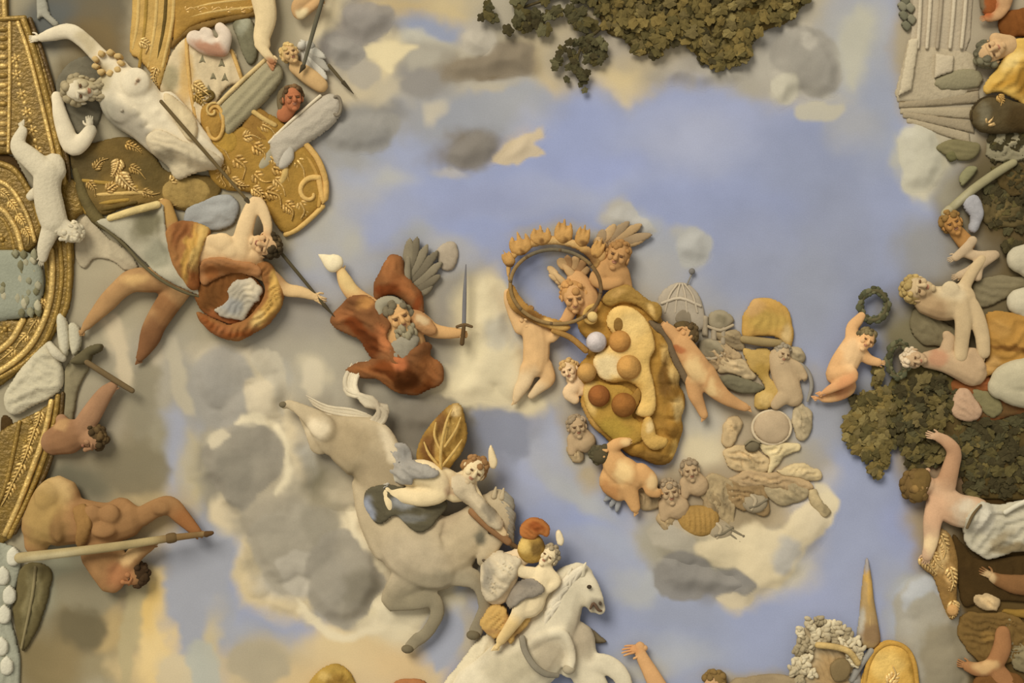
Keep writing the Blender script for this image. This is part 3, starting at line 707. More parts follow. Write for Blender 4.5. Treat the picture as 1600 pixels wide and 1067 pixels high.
cloud('cream cloud below the golden shield and beige figures',
      [(1012,830),(1040,800),(1100,790),(1180,800),(1240,780),(1296,770),(1310,796),(1296,830),(1270,870),(1240,910),(1200,935),(1160,948),(1140,930),(1120,900),(1060,900),(1024,870)],
      [(1060,840,44,.35),(1130,850,48,.35),(1190,870,50,.4),(1250,830,44,.4),(1170,920,28,.4),(1220,890,36,.35)], H=8)
cloud('dark grey cloud below the cream one in the lower sky',
      [(1022,880),(1034,864),(1062,860),(1084,868),(1104,876),(1130,884),(1162,890),(1184,908),(1178,926),(1150,930),(1124,926),(1100,936),(1070,936),(1044,924),(1026,904)],
      [(1050,890,30,.5),(1074,904,32,.5),(1110,904,30,.5),(1150,910,26,.5)], H=9)
cloud('rounded grey cloud beside the arched golden back in the bottom right',
      [(1396,950),(1408,916),(1436,896),(1464,902),(1484,934),(1504,970),(1512,1020),(1508,1090),(1440,1110),(1408,1060),(1398,1000)], [(1440,935,38,.45),(1470,980,40,.4),(1430,1000,34,.35),(1470,1040,40,.4)], H=8)
cloud('soft grey cloud above the white giant\'s rolled parchment',
      [(500,196),(530,178),(566,172),(606,180),(622,200),(612,226),(580,240),(540,244),(508,232)], [(540,208,32,.4),(585,205,32,.4)], H=5)
cloud('grey wisp of cloud below the red cloaked god',
      [(600,626),(640,612),(690,622),(730,628),(752,646),(740,672),(700,690),(650,684),(612,660)], [(650,650,36,.3),(705,655,34,.3)], H=4)
cloud('tan cloud under the raised horse hooves at the bottom',
      [(560,944),(600,918),(650,904),(690,930),(700,968),(660,990),(610,984),(574,976)], [(610,950,34,.3),(660,950,34,.3)], H=5)
cloud('cloud swelling in front of the white horse\'s chest',
      [(478,800),(510,770),(548,760),(586,784),(612,820),(640,850),(620,880),(590,850),(556,806),(520,800)], [(540,782,28,.35),(590,820,28,.35)], H=5)
# ------------------------------------------------------------------ gilded stucco frame along the left edge
GOLD = (152, 120, 50); GOLDB = (208, 172, 96); GOLDD = (92, 68, 22); GOLDM = (126, 98, 34)  # one gilding; the brighter tone puts its highlights into the colour
def rosette(parent, x, y, r, h, col=GOLDB, n=6, name='rosette'):
    m = MB().ell((x, y, h + r * .35), (r * .38,) * 3, seg=8, rings=6)
    for i in range(n):
        a = 2 * math.pi * i / n + .3
        m.ell((x + math.cos(a) * r * .62, y + math.sin(a) * r * .62, h + r * .12), (r * .26, r * .42, r * .26), (math.cos(a), math.sin(a), 0), (0, 0, 1), 8, 5)
    return m.build(name, parent, col, 'gilt')
def acanthus(parent, pts, r, h, col=GOLDB, name='acanthus_leaf'):
    """a carved curling leaf along a short path"""
    out = []
    c = catmull(pts, 3)
    m = MB()
    for i, p in enumerate(c):
        f = i / (len(c) - 1); rr = r * (1 - .7 * f)
        t = c[min(i + 1, len(c) - 1)] - c[max(i - 1, 0)]; t = t / (np.linalg.norm(t) + 1e-9); nrm = np.array([-t[1], t[0]])
        for q in (-1, 1):
            m.ell((p[0] + q * nrm[0] * rr * .5, p[1] + q * nrm[1] * rr * .5, h + rr * .3), (rr * .28, rr * .6, rr * .35), (q * nrm[0] + t[0], q * nrm[1] + t[1], .2), (0, 0, 1), 7, 5)
    m.tube([(q[0], q[1], h + r * .5, r * (.22 - .14 * i / (len(c) - 1))) for i, q in enumerate(c)], seg=6, k=1)
    return m.build(name, parent, col, 'gilt')
def mould(parent, path, h, r, col=GOLD, name='moulding'):
    return rod(name, parent, [(x, y, h, r) for x, y in path], col, seg=8, mat='gilt', k=5)

# upper slanting length
t = thing('gilded_ornament', 40, 140, 'slanting gilded frame length with rosettes in the top left corner', 'frame', 'lengths of the gilded stucco frame', h=14)
pillow('panel', t, [(-40,-60),(8,-60),(12,24),(40,26),(62,70),(86,150),(106,262),(108,284),(70,262),(44,262),(24,240),(-40,240)], GOLDM, h=4, H=5, R=10, mat='gilt', curve=1, cell=3)
mould(t, [(36,30),(52,78),(74,160),(92,240),(99,284)], 12, 5.5, GOLD); mould(t, [(28,36),(44,82),(64,160),(82,236),(88,268)], 13, 3.6, GOLDB)
mould(t, [(46,30),(66,86),(88,166),(102,240),(107,284)], 9, 4, GOLDD)
mould(t, [(15,36),(15,120),(13,236)], 13, 3, GOLDB); mould(t, [(2,30),(20,29),(38,28)], 13, 4, GOLD); mould(t, [(5,-60),(6,0),(7,26)], 12, 4, GOLDB)
for y in (46, 60, 74, 89, 103, 118, 133, 147, 162, 177, 193, 209, 224):
    MB().ell((4, y, 11), (8, 4.5, 6), (0, 1, 0)).build('bead', t, GOLDB if y % 2 else GOLD, 'gilt')
for x, y in ((24,92),(26,117),(33,147),(41,175),(50,203),(57,235)):
    rosette(t, x, y, 9, 10)
for x, y in ((26,104),(30,132),(38,161),(46,189),(54,219)): MB().ell((x, y, 11), (4, 4, 4)).build('bead', t, GOLDB, 'gilt')
# corner block
t = thing('gilded_block', 112, 305, 'plain gilded corner block right of the white stucco child', 'block', h=10)
pillow('block', t, [(92,276),(118,282),(124,300),(132,330),(120,338),(108,362),(100,340),(92,320)], GOLDM, h=2, H=8, R=10, mat='gilt', curve=2)
mould(t, [(118,286),(126,306),(134,332)], 9, 3.4, GOLD)
# arched length
t = thing('gilded_ornament', 25, 330, 'arched gilded frame length behind the white stucco child', 'frame', 'lengths of the gilded stucco frame', h=14)
pillow('panel', t, [(-40,250),(0,253),(22,262),(42,288),(56,314),(66,348),(66,362),(52,386),(34,396),(0,394),(-40,394)], GOLDM, h=3, H=6, R=12, mat='gilt', curve=3)
mould(t, [(-30,252),(0,256),(22,266),(40,290),(54,318),(64,350)], 13, 5, GOLD); mould(t, [(-30,278),(0,284),(18,296),(34,320),(46,346),(54,376)], 13, 3.6, GOLDB)
mould(t, [(-30,318),(0,326),(16,342),(28,366),(34,392)], 13, 4.4, GOLDB); mould(t, [(-30,334),(0,340),(12,356),(20,380),(22,394)], 11, 3, GOLD)
for p in (((2,300),(10,306),(16,318)),((16,316),(24,326),(28,338)),((28,338),(36,348),(38,360)),((38,358),(44,368),(44,380))): acanthus(t, p, 9, 9)
rosette(t, 3, 374, 11, 9, GOLD)
# curved side length
t = thing('gilded_ornament', 70, 470, 'curving gilded frame length around the pale stucco garland', 'frame', 'lengths of the gilded stucco frame', h=14)
pillow('panel', t, [(66,392),(90,372),(108,352),(114,392),(112,440),(106,482),(90,512),(66,548),(36,576),(-40,616),(-40,500),(30,500),(58,480),(70,440)], GOLDM, h=3, H=6, R=10, mat='gilt', curve=2)
mould(t, [(80,392),(82,430),(76,478),(54,530),(20,566),(-30,596)], 14, 5, GOLDB); mould(t, [(92,378),(96,430),(88,486),(66,538),(30,572),(-30,606)], 12, 4, GOLD)
mould(t, [(106,364),(108,420),(104,474),(90,508)], 11, 4.4, GOLD); mould(t, [(98,376),(102,430),(95,484)], 8, 4, GOLDD); mould(t, [(36,500),(20,528),(0,546),(-30,560)], 14, 5, GOLDB)
for p in (((56,500),(48,512),(42,524)),((40,524),(30,534),(22,546)),((20,546),(8,556),(0,562)),((66,470),(62,484),(56,498))): acanthus(t, p, 9, 8)
rosette(t, 8, 514, 12, 9, GOLD)
# lower slanting length
t = thing('gilded_ornament', 45, 740, 'lower slanting gilded frame length above the man with the pole', 'frame', 'lengths of the gilded stucco frame', h=14)
pillow('panel', t, [(14,664),(60,642),(98,612),(101,640),(88,690),(72,735),(46,790),(16,840),(2,850),(-40,852),(-40,700)], GOLDM, h=3, H=5, R=10, mat='gilt', curve=1)
mould(t, [(80,628),(70,676),(52,728),(30,786),(8,834)], 14, 4.6, GOLDB); mould(t, [(90,620),(82,670),(64,728),(40,786),(14,838)], 12, 4.4, GOLD); mould(t, [(97,616),(92,664),(76,724),(52,776),(22,832)], 10, 3.6, GOLDD)
mould(t, [(30,660),(22,700),(8,760),(-10,800)], 12, 3.4, GOLD)
for p in (((62,648),(58,662),(52,674)),((54,672),(48,688),(44,700)),((44,700),(38,716),(32,728)),((34,728),(24,746),(18,758)),((18,758),(10,776),(2,790))): acanthus(t, p, 10, 8)
for x, y in ((48,660),(40,690),(28,716),(14,744)): rosette(t, x, y, 7, 9, GOLD)
for nm, pl, lb in (('dark_gap', [(-40,232),(4,240),(22,246),(34,266),(44,288),(30,292),(6,262),(-40,262)], 'dark patch painted as shade in the gap between the upper gilded frame lengths'),
                   ('dark_gap', [(2,652),(16,652),(20,668),(8,690),(2,692)], 'dark patch painted as shade under the white stucco drapery')):
    tt = thing('frame_gap_shade', np.mean([p[0] for p in pl]), np.mean([p[1] for p in pl]), lb, 'recess', h=2)
    pillow('recess', tt, pl, (70, 50, 20), h=0, H=1.5, mat='goldpaint', edge=1)  # low dark pads; the shade of the gaps is put into the colour

# ------------------------------------------------------------------ gilded painted architecture at the upper left
OC = (166, 132, 60); OCB = (206, 172, 102); OCD = (100, 80, 36)  # ochre gold; the brighter tone paints its highlights
t = thing('gilded_pilaster', 238, 50, 'fluted golden pilaster at the top edge left of the white shell cloth', 'pilaster', h=8)
pillow('shaft', t, [(214,-60),(278,-60),(274,30),(262,90),(248,140),(240,120),(214,90),(202,80),(206,20)], (196,158,86), h=2, H=6, R=14, mat='goldpaint', curve=2)
for x0, x1, c in ((216,208,OCB),(228,218,OC),(244,232,OCB),(258,244,OCD),(270,254,OCB)):
    rod('flute', t, [(x0 + 2, -50, 9, 3), (x0, 30, 10, 3.2), (x1, 104 if x1 > 215 else 76, 8, 2.6)], c, mat='goldpaint')
acanthus(t, ((222,66),(232,72),(228,84)), 10, 8, OCB); acanthus(t, ((244,108),(240,122),(246,134)), 8, 8, OCB)
t = thing('gilded_beam', 330, 20, 'golden carved beam running to the bare leg at the top edge', 'beam', h=8)
pillow('beam', t, [(278,-60),(402,-60),(402,14),(372,24),(330,30),(296,44),(272,66),(272,30)], (168,128,58), h=3, H=6, R=10, mat='goldpaint', curve=2)
pillow('lower_fascia', t, [(402,14),(402,24),(360,34),(320,46),(286,58),(268,76),(270,60),(296,40),(340,28)], (128,98,48), h=2, H=4, R=6, mat='goldpaint', curve=2)
for y in (0, 13): rod('moulding', t, [(278, y + 20, 9, 2.6), (330, y + 6, 10, 2.6), (400, y - 2, 10, 2.6)], OCB, mat='goldpaint')
for x in (292, 312, 334, 356, 378): acanthus(t, ((x, 16), (x + 8, 12), (x + 14, 16)), 7, 8, (206,166,96))

t = thing('gilded_scroll_console', 400, 270, 'large golden scroll console ending in a spiral volute by the blue sky', 'console', h=10)
pillow('body', t, [(318,214),(352,206),(392,190),(420,178),(448,196),(474,218),(494,244),(508,276),(510,306),(496,328),(476,346),(456,364),(440,362),(424,340),(412,312),(388,300),(350,296),(330,280),(322,250)], (160,122,52),
       h=3, H=9, R=22, mat='goldpaint', curve=4, extra=lambda x, y, d: 3.2 * fbm(x, y, 18, 3) * smooth(d / 10))
sp = [(487 + (4 + 4.9 * a) * math.cos(a + .6), 302 + (4 + 4.9 * a) * math.sin(a + .6), 17 - a * .5, 2.6 + .5 * a) for a in np.arange(0, 4.6, .35)]
rod('volute', t, sp, (214,174,100), mat='goldpaint', k=2)
rod('volute_band', t, [(sp[-1][0], sp[-1][1], 14, 5), (506,316,12,5), (509,286,13,5), (498,252,13,5), (478,226,12,5), (452,204,11,5)], (206,164,92), mat='goldpaint')
rod('volute_band', t, [(498,322,11,3.4), (500,290,13,3), (488,258,13,3), (468,234,12,3), (444,214,11,3)], (186,144,70), mat='goldpaint')
rod('volute_band', t, [(504,322,9,4),(486,340,10,4),(464,358,9,4),(446,366,8,4)], (212,172,98), mat='goldpaint')
for p in (((370,250),(384,262),(380,280)),((400,230),(414,240),(414,256)),((430,262),(446,268),(452,284)),((352,262),(346,276),(354,290)),((420,300),(436,306),(440,324)),((448,320),(458,330),(456,344)),((436,228),(448,236),(458,250)),((400,274),(412,284),(424,284))): acanthus(t, p, 13, 10, (186,146,72))
for p in (((340,228),(352,236),(360,250)),((384,214),(396,212),(408,218)),((424,246),(434,254),(436,266)),((466,252),(474,264),(476,278)),((470,318),(476,330),(470,342)),((364,282),(376,290),(390,290)),((398,296),(408,304),(412,318)),((432,282),(442,292),(446,306)),((412,196),(424,202),(432,214))): acanthus(t, p, 11, 10, (198,160,88))
rod('bracket', t, [(444,254,12,5),(446,272,14,6),(440,284,12,5)], OCB, mat='goldpaint')
pillow('oval_boss', t, [(322,222),(332,208),(352,202),(370,212),(372,230),(358,242),(336,242)], (172,134,56), h=9, H=6, mat='goldpaint')

t = thing('gilded_entablature', 190, 270, 'dark golden entablature with a carved trophy below the white giant', 'entablature', h=6)
pillow('wall', t, [(108,240),(150,222),(200,214),(238,238),(262,268),(322,274),(346,290),(330,318),(290,330),(250,320),(200,322),(165,336),(142,330),(126,300)], pig((108,86,42), [(190,300,50,22,0,(136,108,54)), (130,270,24,30,0,(92,76,42)), (240,270,24,30,0,(98,80,40)), (300,312,26,14,0,(140,112,58))]), h=1, H=5, R=16, mat='goldpaint', curve=3,
       extra=lambda x, y, d: 2.5 * fbm(x, y, 16, 7) * smooth(d / 8))
for a, b, c in (((152,304),(238,300),OCB),((156,318),(200,312),OC),((130,282),(215,292),OC),((160,328),(212,316),OCD)):
    rod('cornice_moulding', t, [(a[0], a[1], 7, 3), ((a[0] + b[0]) / 2, (a[1] + b[1]) / 2, 8, 3.4), (b[0], b[1], 7, 3)], c, mat='goldpaint')
acanthus(t, ((186,254),(182,266),(176,276)), 12, 7, (214,178,108)); acanthus(t, ((190,276),(200,288),(214,298)), 14, 7, (208,174,108)); acanthus(t, ((170,296),(182,288),(196,288)), 10, 7, (196,158,88)); acanthus(t, ((200,226),(214,232),(222,240)), 9, 6, (190,150,76))
pillow('shell', t, [(262,282),(290,276),(318,282),(330,300),(318,318),(286,326),(262,318),(252,300)], (158,130,72), h=4, H=7, folds=(2, 9, 60), mat='goldpaint')
acanthus(t, ((270,282),(282,272),(290,262)), 9, 8, OCB)
for p in (((206,262),(218,268),(228,280)),((150,262),(158,252),(170,248)),((140,286),(148,296),(150,308)),((226,300),(238,304),(250,302)),((250,316),(264,322),(280,320))): acanthus(t, p, 9, 6, (170,136,70))
t = thing('dark_curved_strap', 160, 340, 'dark olive curved strap along the back of the pale crescent blade', 'strap', h=8)
rod('moulding', t, [(118,268,6,6),(130,306,7,9),(150,340,7,10),(176,360,6,7),(196,384,5,4)], (104,90,52), mat='goldpaint')

t = thing('spotted_shell_cloth', 310, 120, 'cream cloth with dark grey tufts hanging under the golden beam', 'cloth', h=6)
pillow('cloth', t, [(250,150),(254,120),(266,86),(288,60),(300,58),(312,68),(336,80),(364,78),(372,100),(380,126),(352,140),(338,162),(330,188),(310,196),(298,180),(270,146)], pig((214,192,148), [(265,125,14,22,0,(164,150,112)), (290,120,10,40,0,(208,172,108))]), h=2, H=6, R=18, folds=(1.8, 26, 80), mat='cloth')
for x, y in ((317,94),(347,100),(334,120),(326,140),(352,122)):
    pillow('tuft', t, [(x, y - 9), (x + 6, y + 6), (x, y + 3), (x - 6, y + 5)], (134,124,92), h=9, H=2, cell=1.5, edge=1, curve=1)
rod('gold_trim', t, [(292,62,9,3),(294,100,11,3),(300,150,10,3),(306,186,8,3)], (206,166,96), mat='goldpaint')
rod('gold_trim', t, [(362,80,9,3),(370,100,10,3),(378,124,8,3)], (206,166,96), mat='goldpaint')
acanthus(t, ((306,134),(318,142),(328,150)), 12, 9, OCB); acanthus(t, ((308,150),(318,160),(324,176)), 10, 9, OC)
rod('scroll', t, [(318,148,12,3),(330,144,13,3),(334,152,13,3),(326,158,12,3)], OCD, mat='goldpaint')

t = thing('column_fragment', 385, 155, 'grey green fluted column fragment with a golden volute held at a slant', 'column', h=16)
pillow('shaft', t, [(340,170),(370,138),(400,108),(418,94),(436,100),(442,118),(428,142),(400,172),(372,198),(356,212),(346,196)], (160,148,112), h=8, H=15, R=26, mat='stucco', curve=3, folds=(2.2, 13, -47, 1))
rod('edge_fillet', t, [(338,166,16,3.4),(368,136,18,3.4),(414,94,16,3.4)], (210,182,124), mat='goldpaint')
rod('volute_rim', t, [(337 + 17 * math.cos(a) * (.75), 192 + 26 * math.sin(a), 20, 3) for a in np.linspace(-2.6, 2.8, 14)], (206,164,90), mat='goldpaint', k=2)
rod('volute', t, [(334 + (2 + 2.2 * a) * math.cos(a), 174 + (2 + 2.2 * a) * math.sin(a), 24, 2) for a in np.arange(0, 5.4, .5)], OCB, mat='goldpaint', k=2)
pillow('capital', t, [(314,170),(326,160),(346,170),(352,192),(348,214),(338,222),(322,212),(314,194)], (168,128,58), h=8, H=10, mat='goldpaint')

t = thing('rolled_parchment', 470, 205, 'pale grey rolled parchment held below the dark haired child', 'scroll', h=18)
pillow('roll', t, [(420,220),(450,192),(486,162),(512,146),(528,152),(534,168),(524,190),(498,212),(466,234),(446,252),(432,262)], (182,170,146), h=8, H=17, R=26, mat='stucco', curve=3, folds=(1.2, 17, -40))
rod('rim', t, [(526 + 7 * math.cos(a), 166 + 15 * math.sin(a), 21, 2.4) for a in np.linspace(-2, 2.2, 9)], (132,120,98), k=2)
pillow('lower_lip', t, [(398,262),(412,238),(424,226),(430,240),(424,258),(410,268)], (166,154,122), h=6, H=10)
rod('edge', t, [(421,222,16,2.4),(452,192,20,2.4),(500,150,18,2.4)], (216,200,166))
pillow('fold', t, [(440,232),(456,222),(460,244),(450,260),(436,262)], (190,180,158), h=16, H=7)
t = thing('golden_drum', 415, 205, 'brownish golden drum between the column fragment and parchment roll', 'drum', h=8)
pillow('drum', t, [(384,182),(396,166),(412,172),(430,190),(428,214),(414,240),(396,246),(384,228),(376,204)], (146,108,48), h=4, H=9, mat='goldpaint', folds=(1.6, 12, 50))  # browner gold than the volute beside it
rod('band', t, [(392,172,14,4),(412,186,16,4),(430,196,14,4)], OCB, mat='goldpaint')
t = thing('blue_grey_cushion', 332, 332, 'pale blue grey cushion behind the raised elbow of the scythe bearer', 'cushion', h=6)
pillow('cushion', t, [(286,340),(298,318),(330,306),(362,306),(374,322),(368,346),(346,358),(312,362),(292,356)], (160,158,148), h=2, H=8, folds=(1.8, 20, -20), mat='cloth')

# ------------------------------------------------------------------ white stucco ornaments in front of the frame
t = thing('stucco_leaf_bundle', 25, 440, 'pale grey green stucco bundle of leaves at the left edge', 'garland', h=20)
pillow('core', t, [(-50,398),(0,390),(40,394),(60,410),(66,440),(62,470),(50,490),(20,498),(-50,498)], (150,150,126), h=8, H=14, R=24, mat='stucco')
r_ = random.Random(5)
for i in range(40):
    x = r_.uniform(-24, 60); y = r_.uniform(396, 490); a = r_.uniform(-.5, .5) + (.8 if y > 450 else -.4); L = r_.uniform(14, 22)
    dx, dy = math.cos(a) * .35, math.sin(a) if abs(math.sin(a)) > .5 else .8
    pillow('leaf', t, [(x, y - L * .5), (x + 6, y - 1), (x + dx * 8, y + L * .5), (x - 6, y)], [(160,152,120),(142,136,104),(176,166,132),(120,113,80)][i % 4], h=20 + r_.uniform(-3, 2), H=4, cell=2.5, edge=1.5, mat='stucco', curve=3)
t = thing('stucco_drapery', 55, 590, 'white stucco drapery swag tied over the gilded frame', 'drapery', h=22)
pillow('swag', t, [(4,618),(20,590),(40,562),(62,540),(78,534),(88,556),(96,580),(94,606),(76,622),(50,634),(24,648),(8,642)], (196,184,150), h=8, H=15, folds=[(3.2, 21, -35), (1.6, 11, 30)], mat='stucco')
pillow('swag_end', t, [(86,500),(92,490),(102,502),(106,530),(104,552),(98,560),(90,544)], (200,190,158), h=10, H=9, mat='stucco')
pillow('swag_end', t, [(104,508),(116,506),(124,520),(122,546),(112,556),(106,540)], (192,182,150), h=8, H=8, mat='stucco')
rod('knot', t, [(78,540,24,6),(88,552,28,8),(98,560,24,6)], (200,188,156), mat='stucco')
t = thing('grey_hanging_cloth', 115, 620, 'grey olive cloth hanging below the pickaxe beside the gilded frame', 'cloth', h=8)
pillow('cloth', t, [(104,566),(130,560),(140,574),(126,600),(116,640),(112,676),(104,690),(96,660),(100,610)], (136,124,92), h=2, H=7, folds=(1.8, 14, 80), mat='cloth')
t = thing('dark_olive_leaf', 50, 955, 'dark olive acanthus leaf at the lower left edge under the pole', 'leaf', h=10)
pillow('blade', t, [(32,886),(60,880),(80,896),(76,924),(66,958),(54,990),(36,1018),(26,1000),(20,960),(24,920)], pig((100,88,54), [(50,930,10,50,10,(128,116,78))]), h=3, H=9, folds=(2, 15, 105), mat='cloth')
rod('midrib', t, [(56,886,14,2.4),(52,930,17,2.4),(34,1012,12,2)], (136,122,84))
t = thing('stucco_foliage', 10, 960, 'pale grey green stucco foliage on the left edge below the frame tip', 'ornament', h=10)
pillow('stem', t, [(-30,850),(10,852),(28,862),(30,890),(20,930),(14,960),(24,1000),(30,1040),(20,1110),(-30,1110)], (158,156,132), h=3, H=8, mat='stucco', folds=(2, 18, 70))
for x, y in ((4,900),(6,960),(2,1010),(20,870),(14,930),(10,1040)):
    pillow('lobe', t, [(x - 8, y - 6), (x + 2, y - 16), (x + 12, y - 4), (x + 8, y + 12), (x - 6, y + 12)], (206,198,170), h=12, H=5, cell=2.5, mat='stucco')
# ------------------------------------------------------------------ people and things of the left third
PALE = (226, 206, 166); TAN = (166, 126, 82); TAND = (140, 102, 64); ROSE = (206, 160, 116); GREY = (160, 152, 134)
def person(name, x, y, label, h=20, cat='person', group=None): return thing(name, x, y, label, cat, group, h=h)

# white giant
t = person('person', 205, 160, 'large pale bearded nude man sprawled on his back below the golden pilaster')
b = Body(t, pig((222, 206, 170), [(172,186,40,28,35,(166,156,130)), (216,200,40,14,45,(172,160,134)), (150,120,26,22,0,(176,160,120)), (250,236,22,16,30,(176,160,130)), (221,130,4,4,0,(176,150,116)), (138,70,20,12,40,(196,178,138))]), voxel=2.4)  # grey spots paint the body's shaded lower left side into the pigment
b.limb((186,122,22,24),(212,142,24,30),(238,172,22,27),(258,198,22,28),(276,216,22,30))
b.limb((172,138,20,24),(190,170,20,28),(222,196,20,24),(252,222,20,24))
b.ell((216,132,44),(24,24,14),(.6,.8,0)); b.ell((192,172,38),(22,24,12),(.6,.8,0)); b.ell((218,158,40),(9,18,8),(.6,.8,0))
for q_ in ((226,166),(238,182),(250,196)): b.ell((q_[0] + 8, q_[1] - 4, 40), (11, 8, 7), (.6,.8,0)); b.ell((q_[0] - 12, q_[1] + 10, 38), (11, 8, 7), (.6,.8,0))
b.detail((221,130,58,3),(221,130,60,2)); b.detail((196,176,50,3),(196,176,52,2))
b.limb((278,212,24,28),(308,232,26,24),(334,248,22,16))
b.limb((262,160,20,18),(284,184,20,17),(316,224,20,15))
b.limb((186,110,22,18),(160,92,22,14),(134,66,22,13),(110,50,22,13),(84,54,20,11),(66,59,18,8)); hand(b, 62, 60, 18, (-1, .1), 24, flip=1)
b.limb((88,150,14,9),(96,186,16,13),(112,226,18,16),(128,222,20,14),(142,204,22,11)); hand(b, 142, 198, 24, (-.1, -1), 26, flip=-1, curl=1.0)
b.limb((170,138,20,20),(150,142,24,15),(136,142,26,14))
head(b, 130, 142, 30, 27, up=(-1, .05, .2), face=(-.1, .2, 1), hair=(160,144,108), beard=(164,148,112), seed=3)
pillow('drapery', t, [(232,218),(250,206),(276,214),(300,226),(330,236),(348,250),(342,264),(310,268),(280,280),(262,262),(240,240)], pig((206,188,150), [(258,252,20,18,20,(160,146,116))]), h=16, H=14, folds=(3, 15, 30), mat='cloth', over=b)
pillow('drapery', t, [(258,150),(276,152),(300,176),(312,200),(306,224),(288,208),(268,182)], (218,196,150), h=14, H=12, folds=(2.4, 12, 60), mat='cloth', over=b)
t = thing('wreath', 160, 98, 'small pale leafy wreath on the white giant\'s shoulder', 'wreath', h=40)
for i in range(9):
    a = i / 9 * 2 * math.pi
    pillow('leaf', t, [(168 + 14 * math.cos(a), 98 + 11 * math.sin(a)), (168 + 22 * math.cos(a + .3), 98 + 17 * math.sin(a + .3)), (168 + 26 * math.cos(a), 98 + 22 * math.sin(a)), (168 + 20 * math.cos(a - .3), 98 + 16 * math.sin(a - .3))], (200,168,108), h=38, H=3, cell=2, curve=3, back=20)
t = thing('grey_cloak', 135, 165, 'dark grey cloak spread behind the white giant\'s head', 'cloak', h=4)
pillow('cloak', t, [(86,150),(96,110),(120,92),(150,88),(168,110),(160,150),(150,200),(120,214),(100,190)], (114, 106, 84), h=0, H=6, folds=(2, 20, 40), mat='cloth')
t = thing('cloth_scrap', 66, 18, 'pale grey hanging cloth in the top left corner above the white arm', 'cloth', h=5)
pillow('cloth', t, [(60,-60),(72,-60),(74,10),(90,36),(84,42),(66,26),(58,32),(58,10)], (166,160,138), h=2, H=5, mat='cloth', folds=(1.5, 9, 80))

# things at the top edge
t = person('person', 418, 50, 'bare leg of a seated figure cut off by the top edge')
b = Body(t, pig((228,202,150), [(428,104,14,14,0,(184,128,84))]), voxel=1.8)
b.limb((402,-50,24,20),(412,0,26,19),(416,30,26,17),(410,58,26,14),(412,70,26,12)); foot(b, 406, 70, 28, (.62, .8), 44)
t = person('person', 478, 8, 'bent arm gripping the dark spear at the top edge')
b = Body(t, pig((196,156,104), [(470,22,10,10,0,(226,202,150))]), voxel=1.6)
b.limb((500,-40,20,14),(484,-10,20,14),(466,10,22,11),(468,24,22,8),(480,16,24,8),(498,4,26,7)); hand(b, 496, 6, 28, (.8, -.3), 18, curl=1.2)
t = person('person', 335, 68, 'small pink lying child\'s bent knees below the golden beam')
b = Body(t, pig((220,200,172), [(330,78,26,12,20,(184,136,104))]), voxel=1.8)
b.limb((304,60,16,14),(324,70,18,16),(346,76,18,13)); b.limb((346,76,18,13),(352,56,22,11),(344,44,22,9)); b.limb((318,70,20,13),(326,54,22,9),(320,50,22,8))
t = thing('dark_green_cloth', 375, 50, 'dark green grey cloth between the bare leg and pink knees', 'cloth', h=6)
pillow('cloth', t, [(364,36),(392,28),(400,50),(402,90),(386,98),(372,70)], pig((118,112,84), [(380,40,8,14,0,(156,152,124))]), h=2, H=6, folds=(2, 12, 70), mat='cloth')
t = person('person', 455, 90, 'blond child with a grey feathered wing under the spear')
b = Body(t, (206,168,112), voxel=1.8)
b.limb((462,104,14,12),(484,120,14,14),(500,132,12,12)); head(b, 454, 86, 24, 17, up=(-.6, -1, 0), face=(.5, .4, 1), hair=(206,174,110), seed=4)
wing(t, (470,72), [(476,64),(492,72),(508,90),(514,110),(510,124),(498,126),(486,124)], (200,192,170), w=13, h=16, tint=(172,164,144))
t = person('person', 458, 155, 'dark haired child peeking over the rolled parchment')
b = Body(t, (176,110,70), voxel=1.8)
b.limb((456,162,18,12),(444,178,14,13)); head(b, 458, 156, 26, 20, up=(-.1, -1, 0), face=(.3, .5, 1), hair=(92,70,44), seed=6)
pillow('hair_lock', t, [(432,160),(436,140),(452,132),(448,150),(446,176),(438,180)], (112,96,66), h=12, H=9)
def spear(x0, y0, x1, y1, label, h0=34, h1=34, r=3.2, col=(92,84,62), tip=None):
    t = thing('spear', (x0 + x1) / 2, (y0 + y1) / 2, label, 'spear', h=h0)
    rod('shaft', t, [(x0, y0, h0, r), ((x0 + x1) / 2, (y0 + y1) / 2, (h0 + h1) / 2, r), (x1, y1, h1, r * .8)], col)
    if tip: rod('tip', t, [(x1, y1, h1, r * 1.3), (tip[0], tip[1], h1, .5)], (74,64,44))
    return t
spear(512, -30, 474, 104, 'dark grey spear leaning down from the top edge', 34, 36, 3.4, (96,90,70), (468,114))
spear(514, 102, 536, 128, 'short brown spear end poking out right of the grey wing', 18, 14, 2.6, (96,84,58), (552,146))
spear(253, 160, 380, 308, 'long thin brown spear crossing the white giant\'s hip', 70, 44, 2.8, (108,90,56), (396,326))

# scythe bearer
t = person('person', 350, 410, 'dark haired flying man in orange drapery reaching towards the red cloak')
b = Body(t, pig((172,132,84), [(346,384,40,26,10,(222,190,138)), (398,350,40,50,0,(224,192,140)), (416,384,18,22,0,(206,166,116)), (480,462,40,20,10,(216,180,124)), (262,335,22,30,80,(182,142,78)), (214,436,18,10,0,(202,162,102)), (234,540,40,60,70,(126,86,52)), (258,480,20,40,-40,(140,98,58))]), voxel=2.2)
b.limb((392,412,22,18),(366,398,22,25),(338,394,20,28),(306,398,18,28),(284,410,18,25))
b.ell((350,380,40),(16,18,10),(1,.2,0)); b.ell((362,392,38),(16,14,10)); b.ell((336,378,36),(14,12,10))
b.limb((376,396,28,18),(382,368,34,15),(390,340,38,13),(401,318,38,11),(412,330,40,10),(420,352,42,8),(420,366,42,7)); hand(b, 420, 364, 43, (-.35, 1), 20, curl=.9)
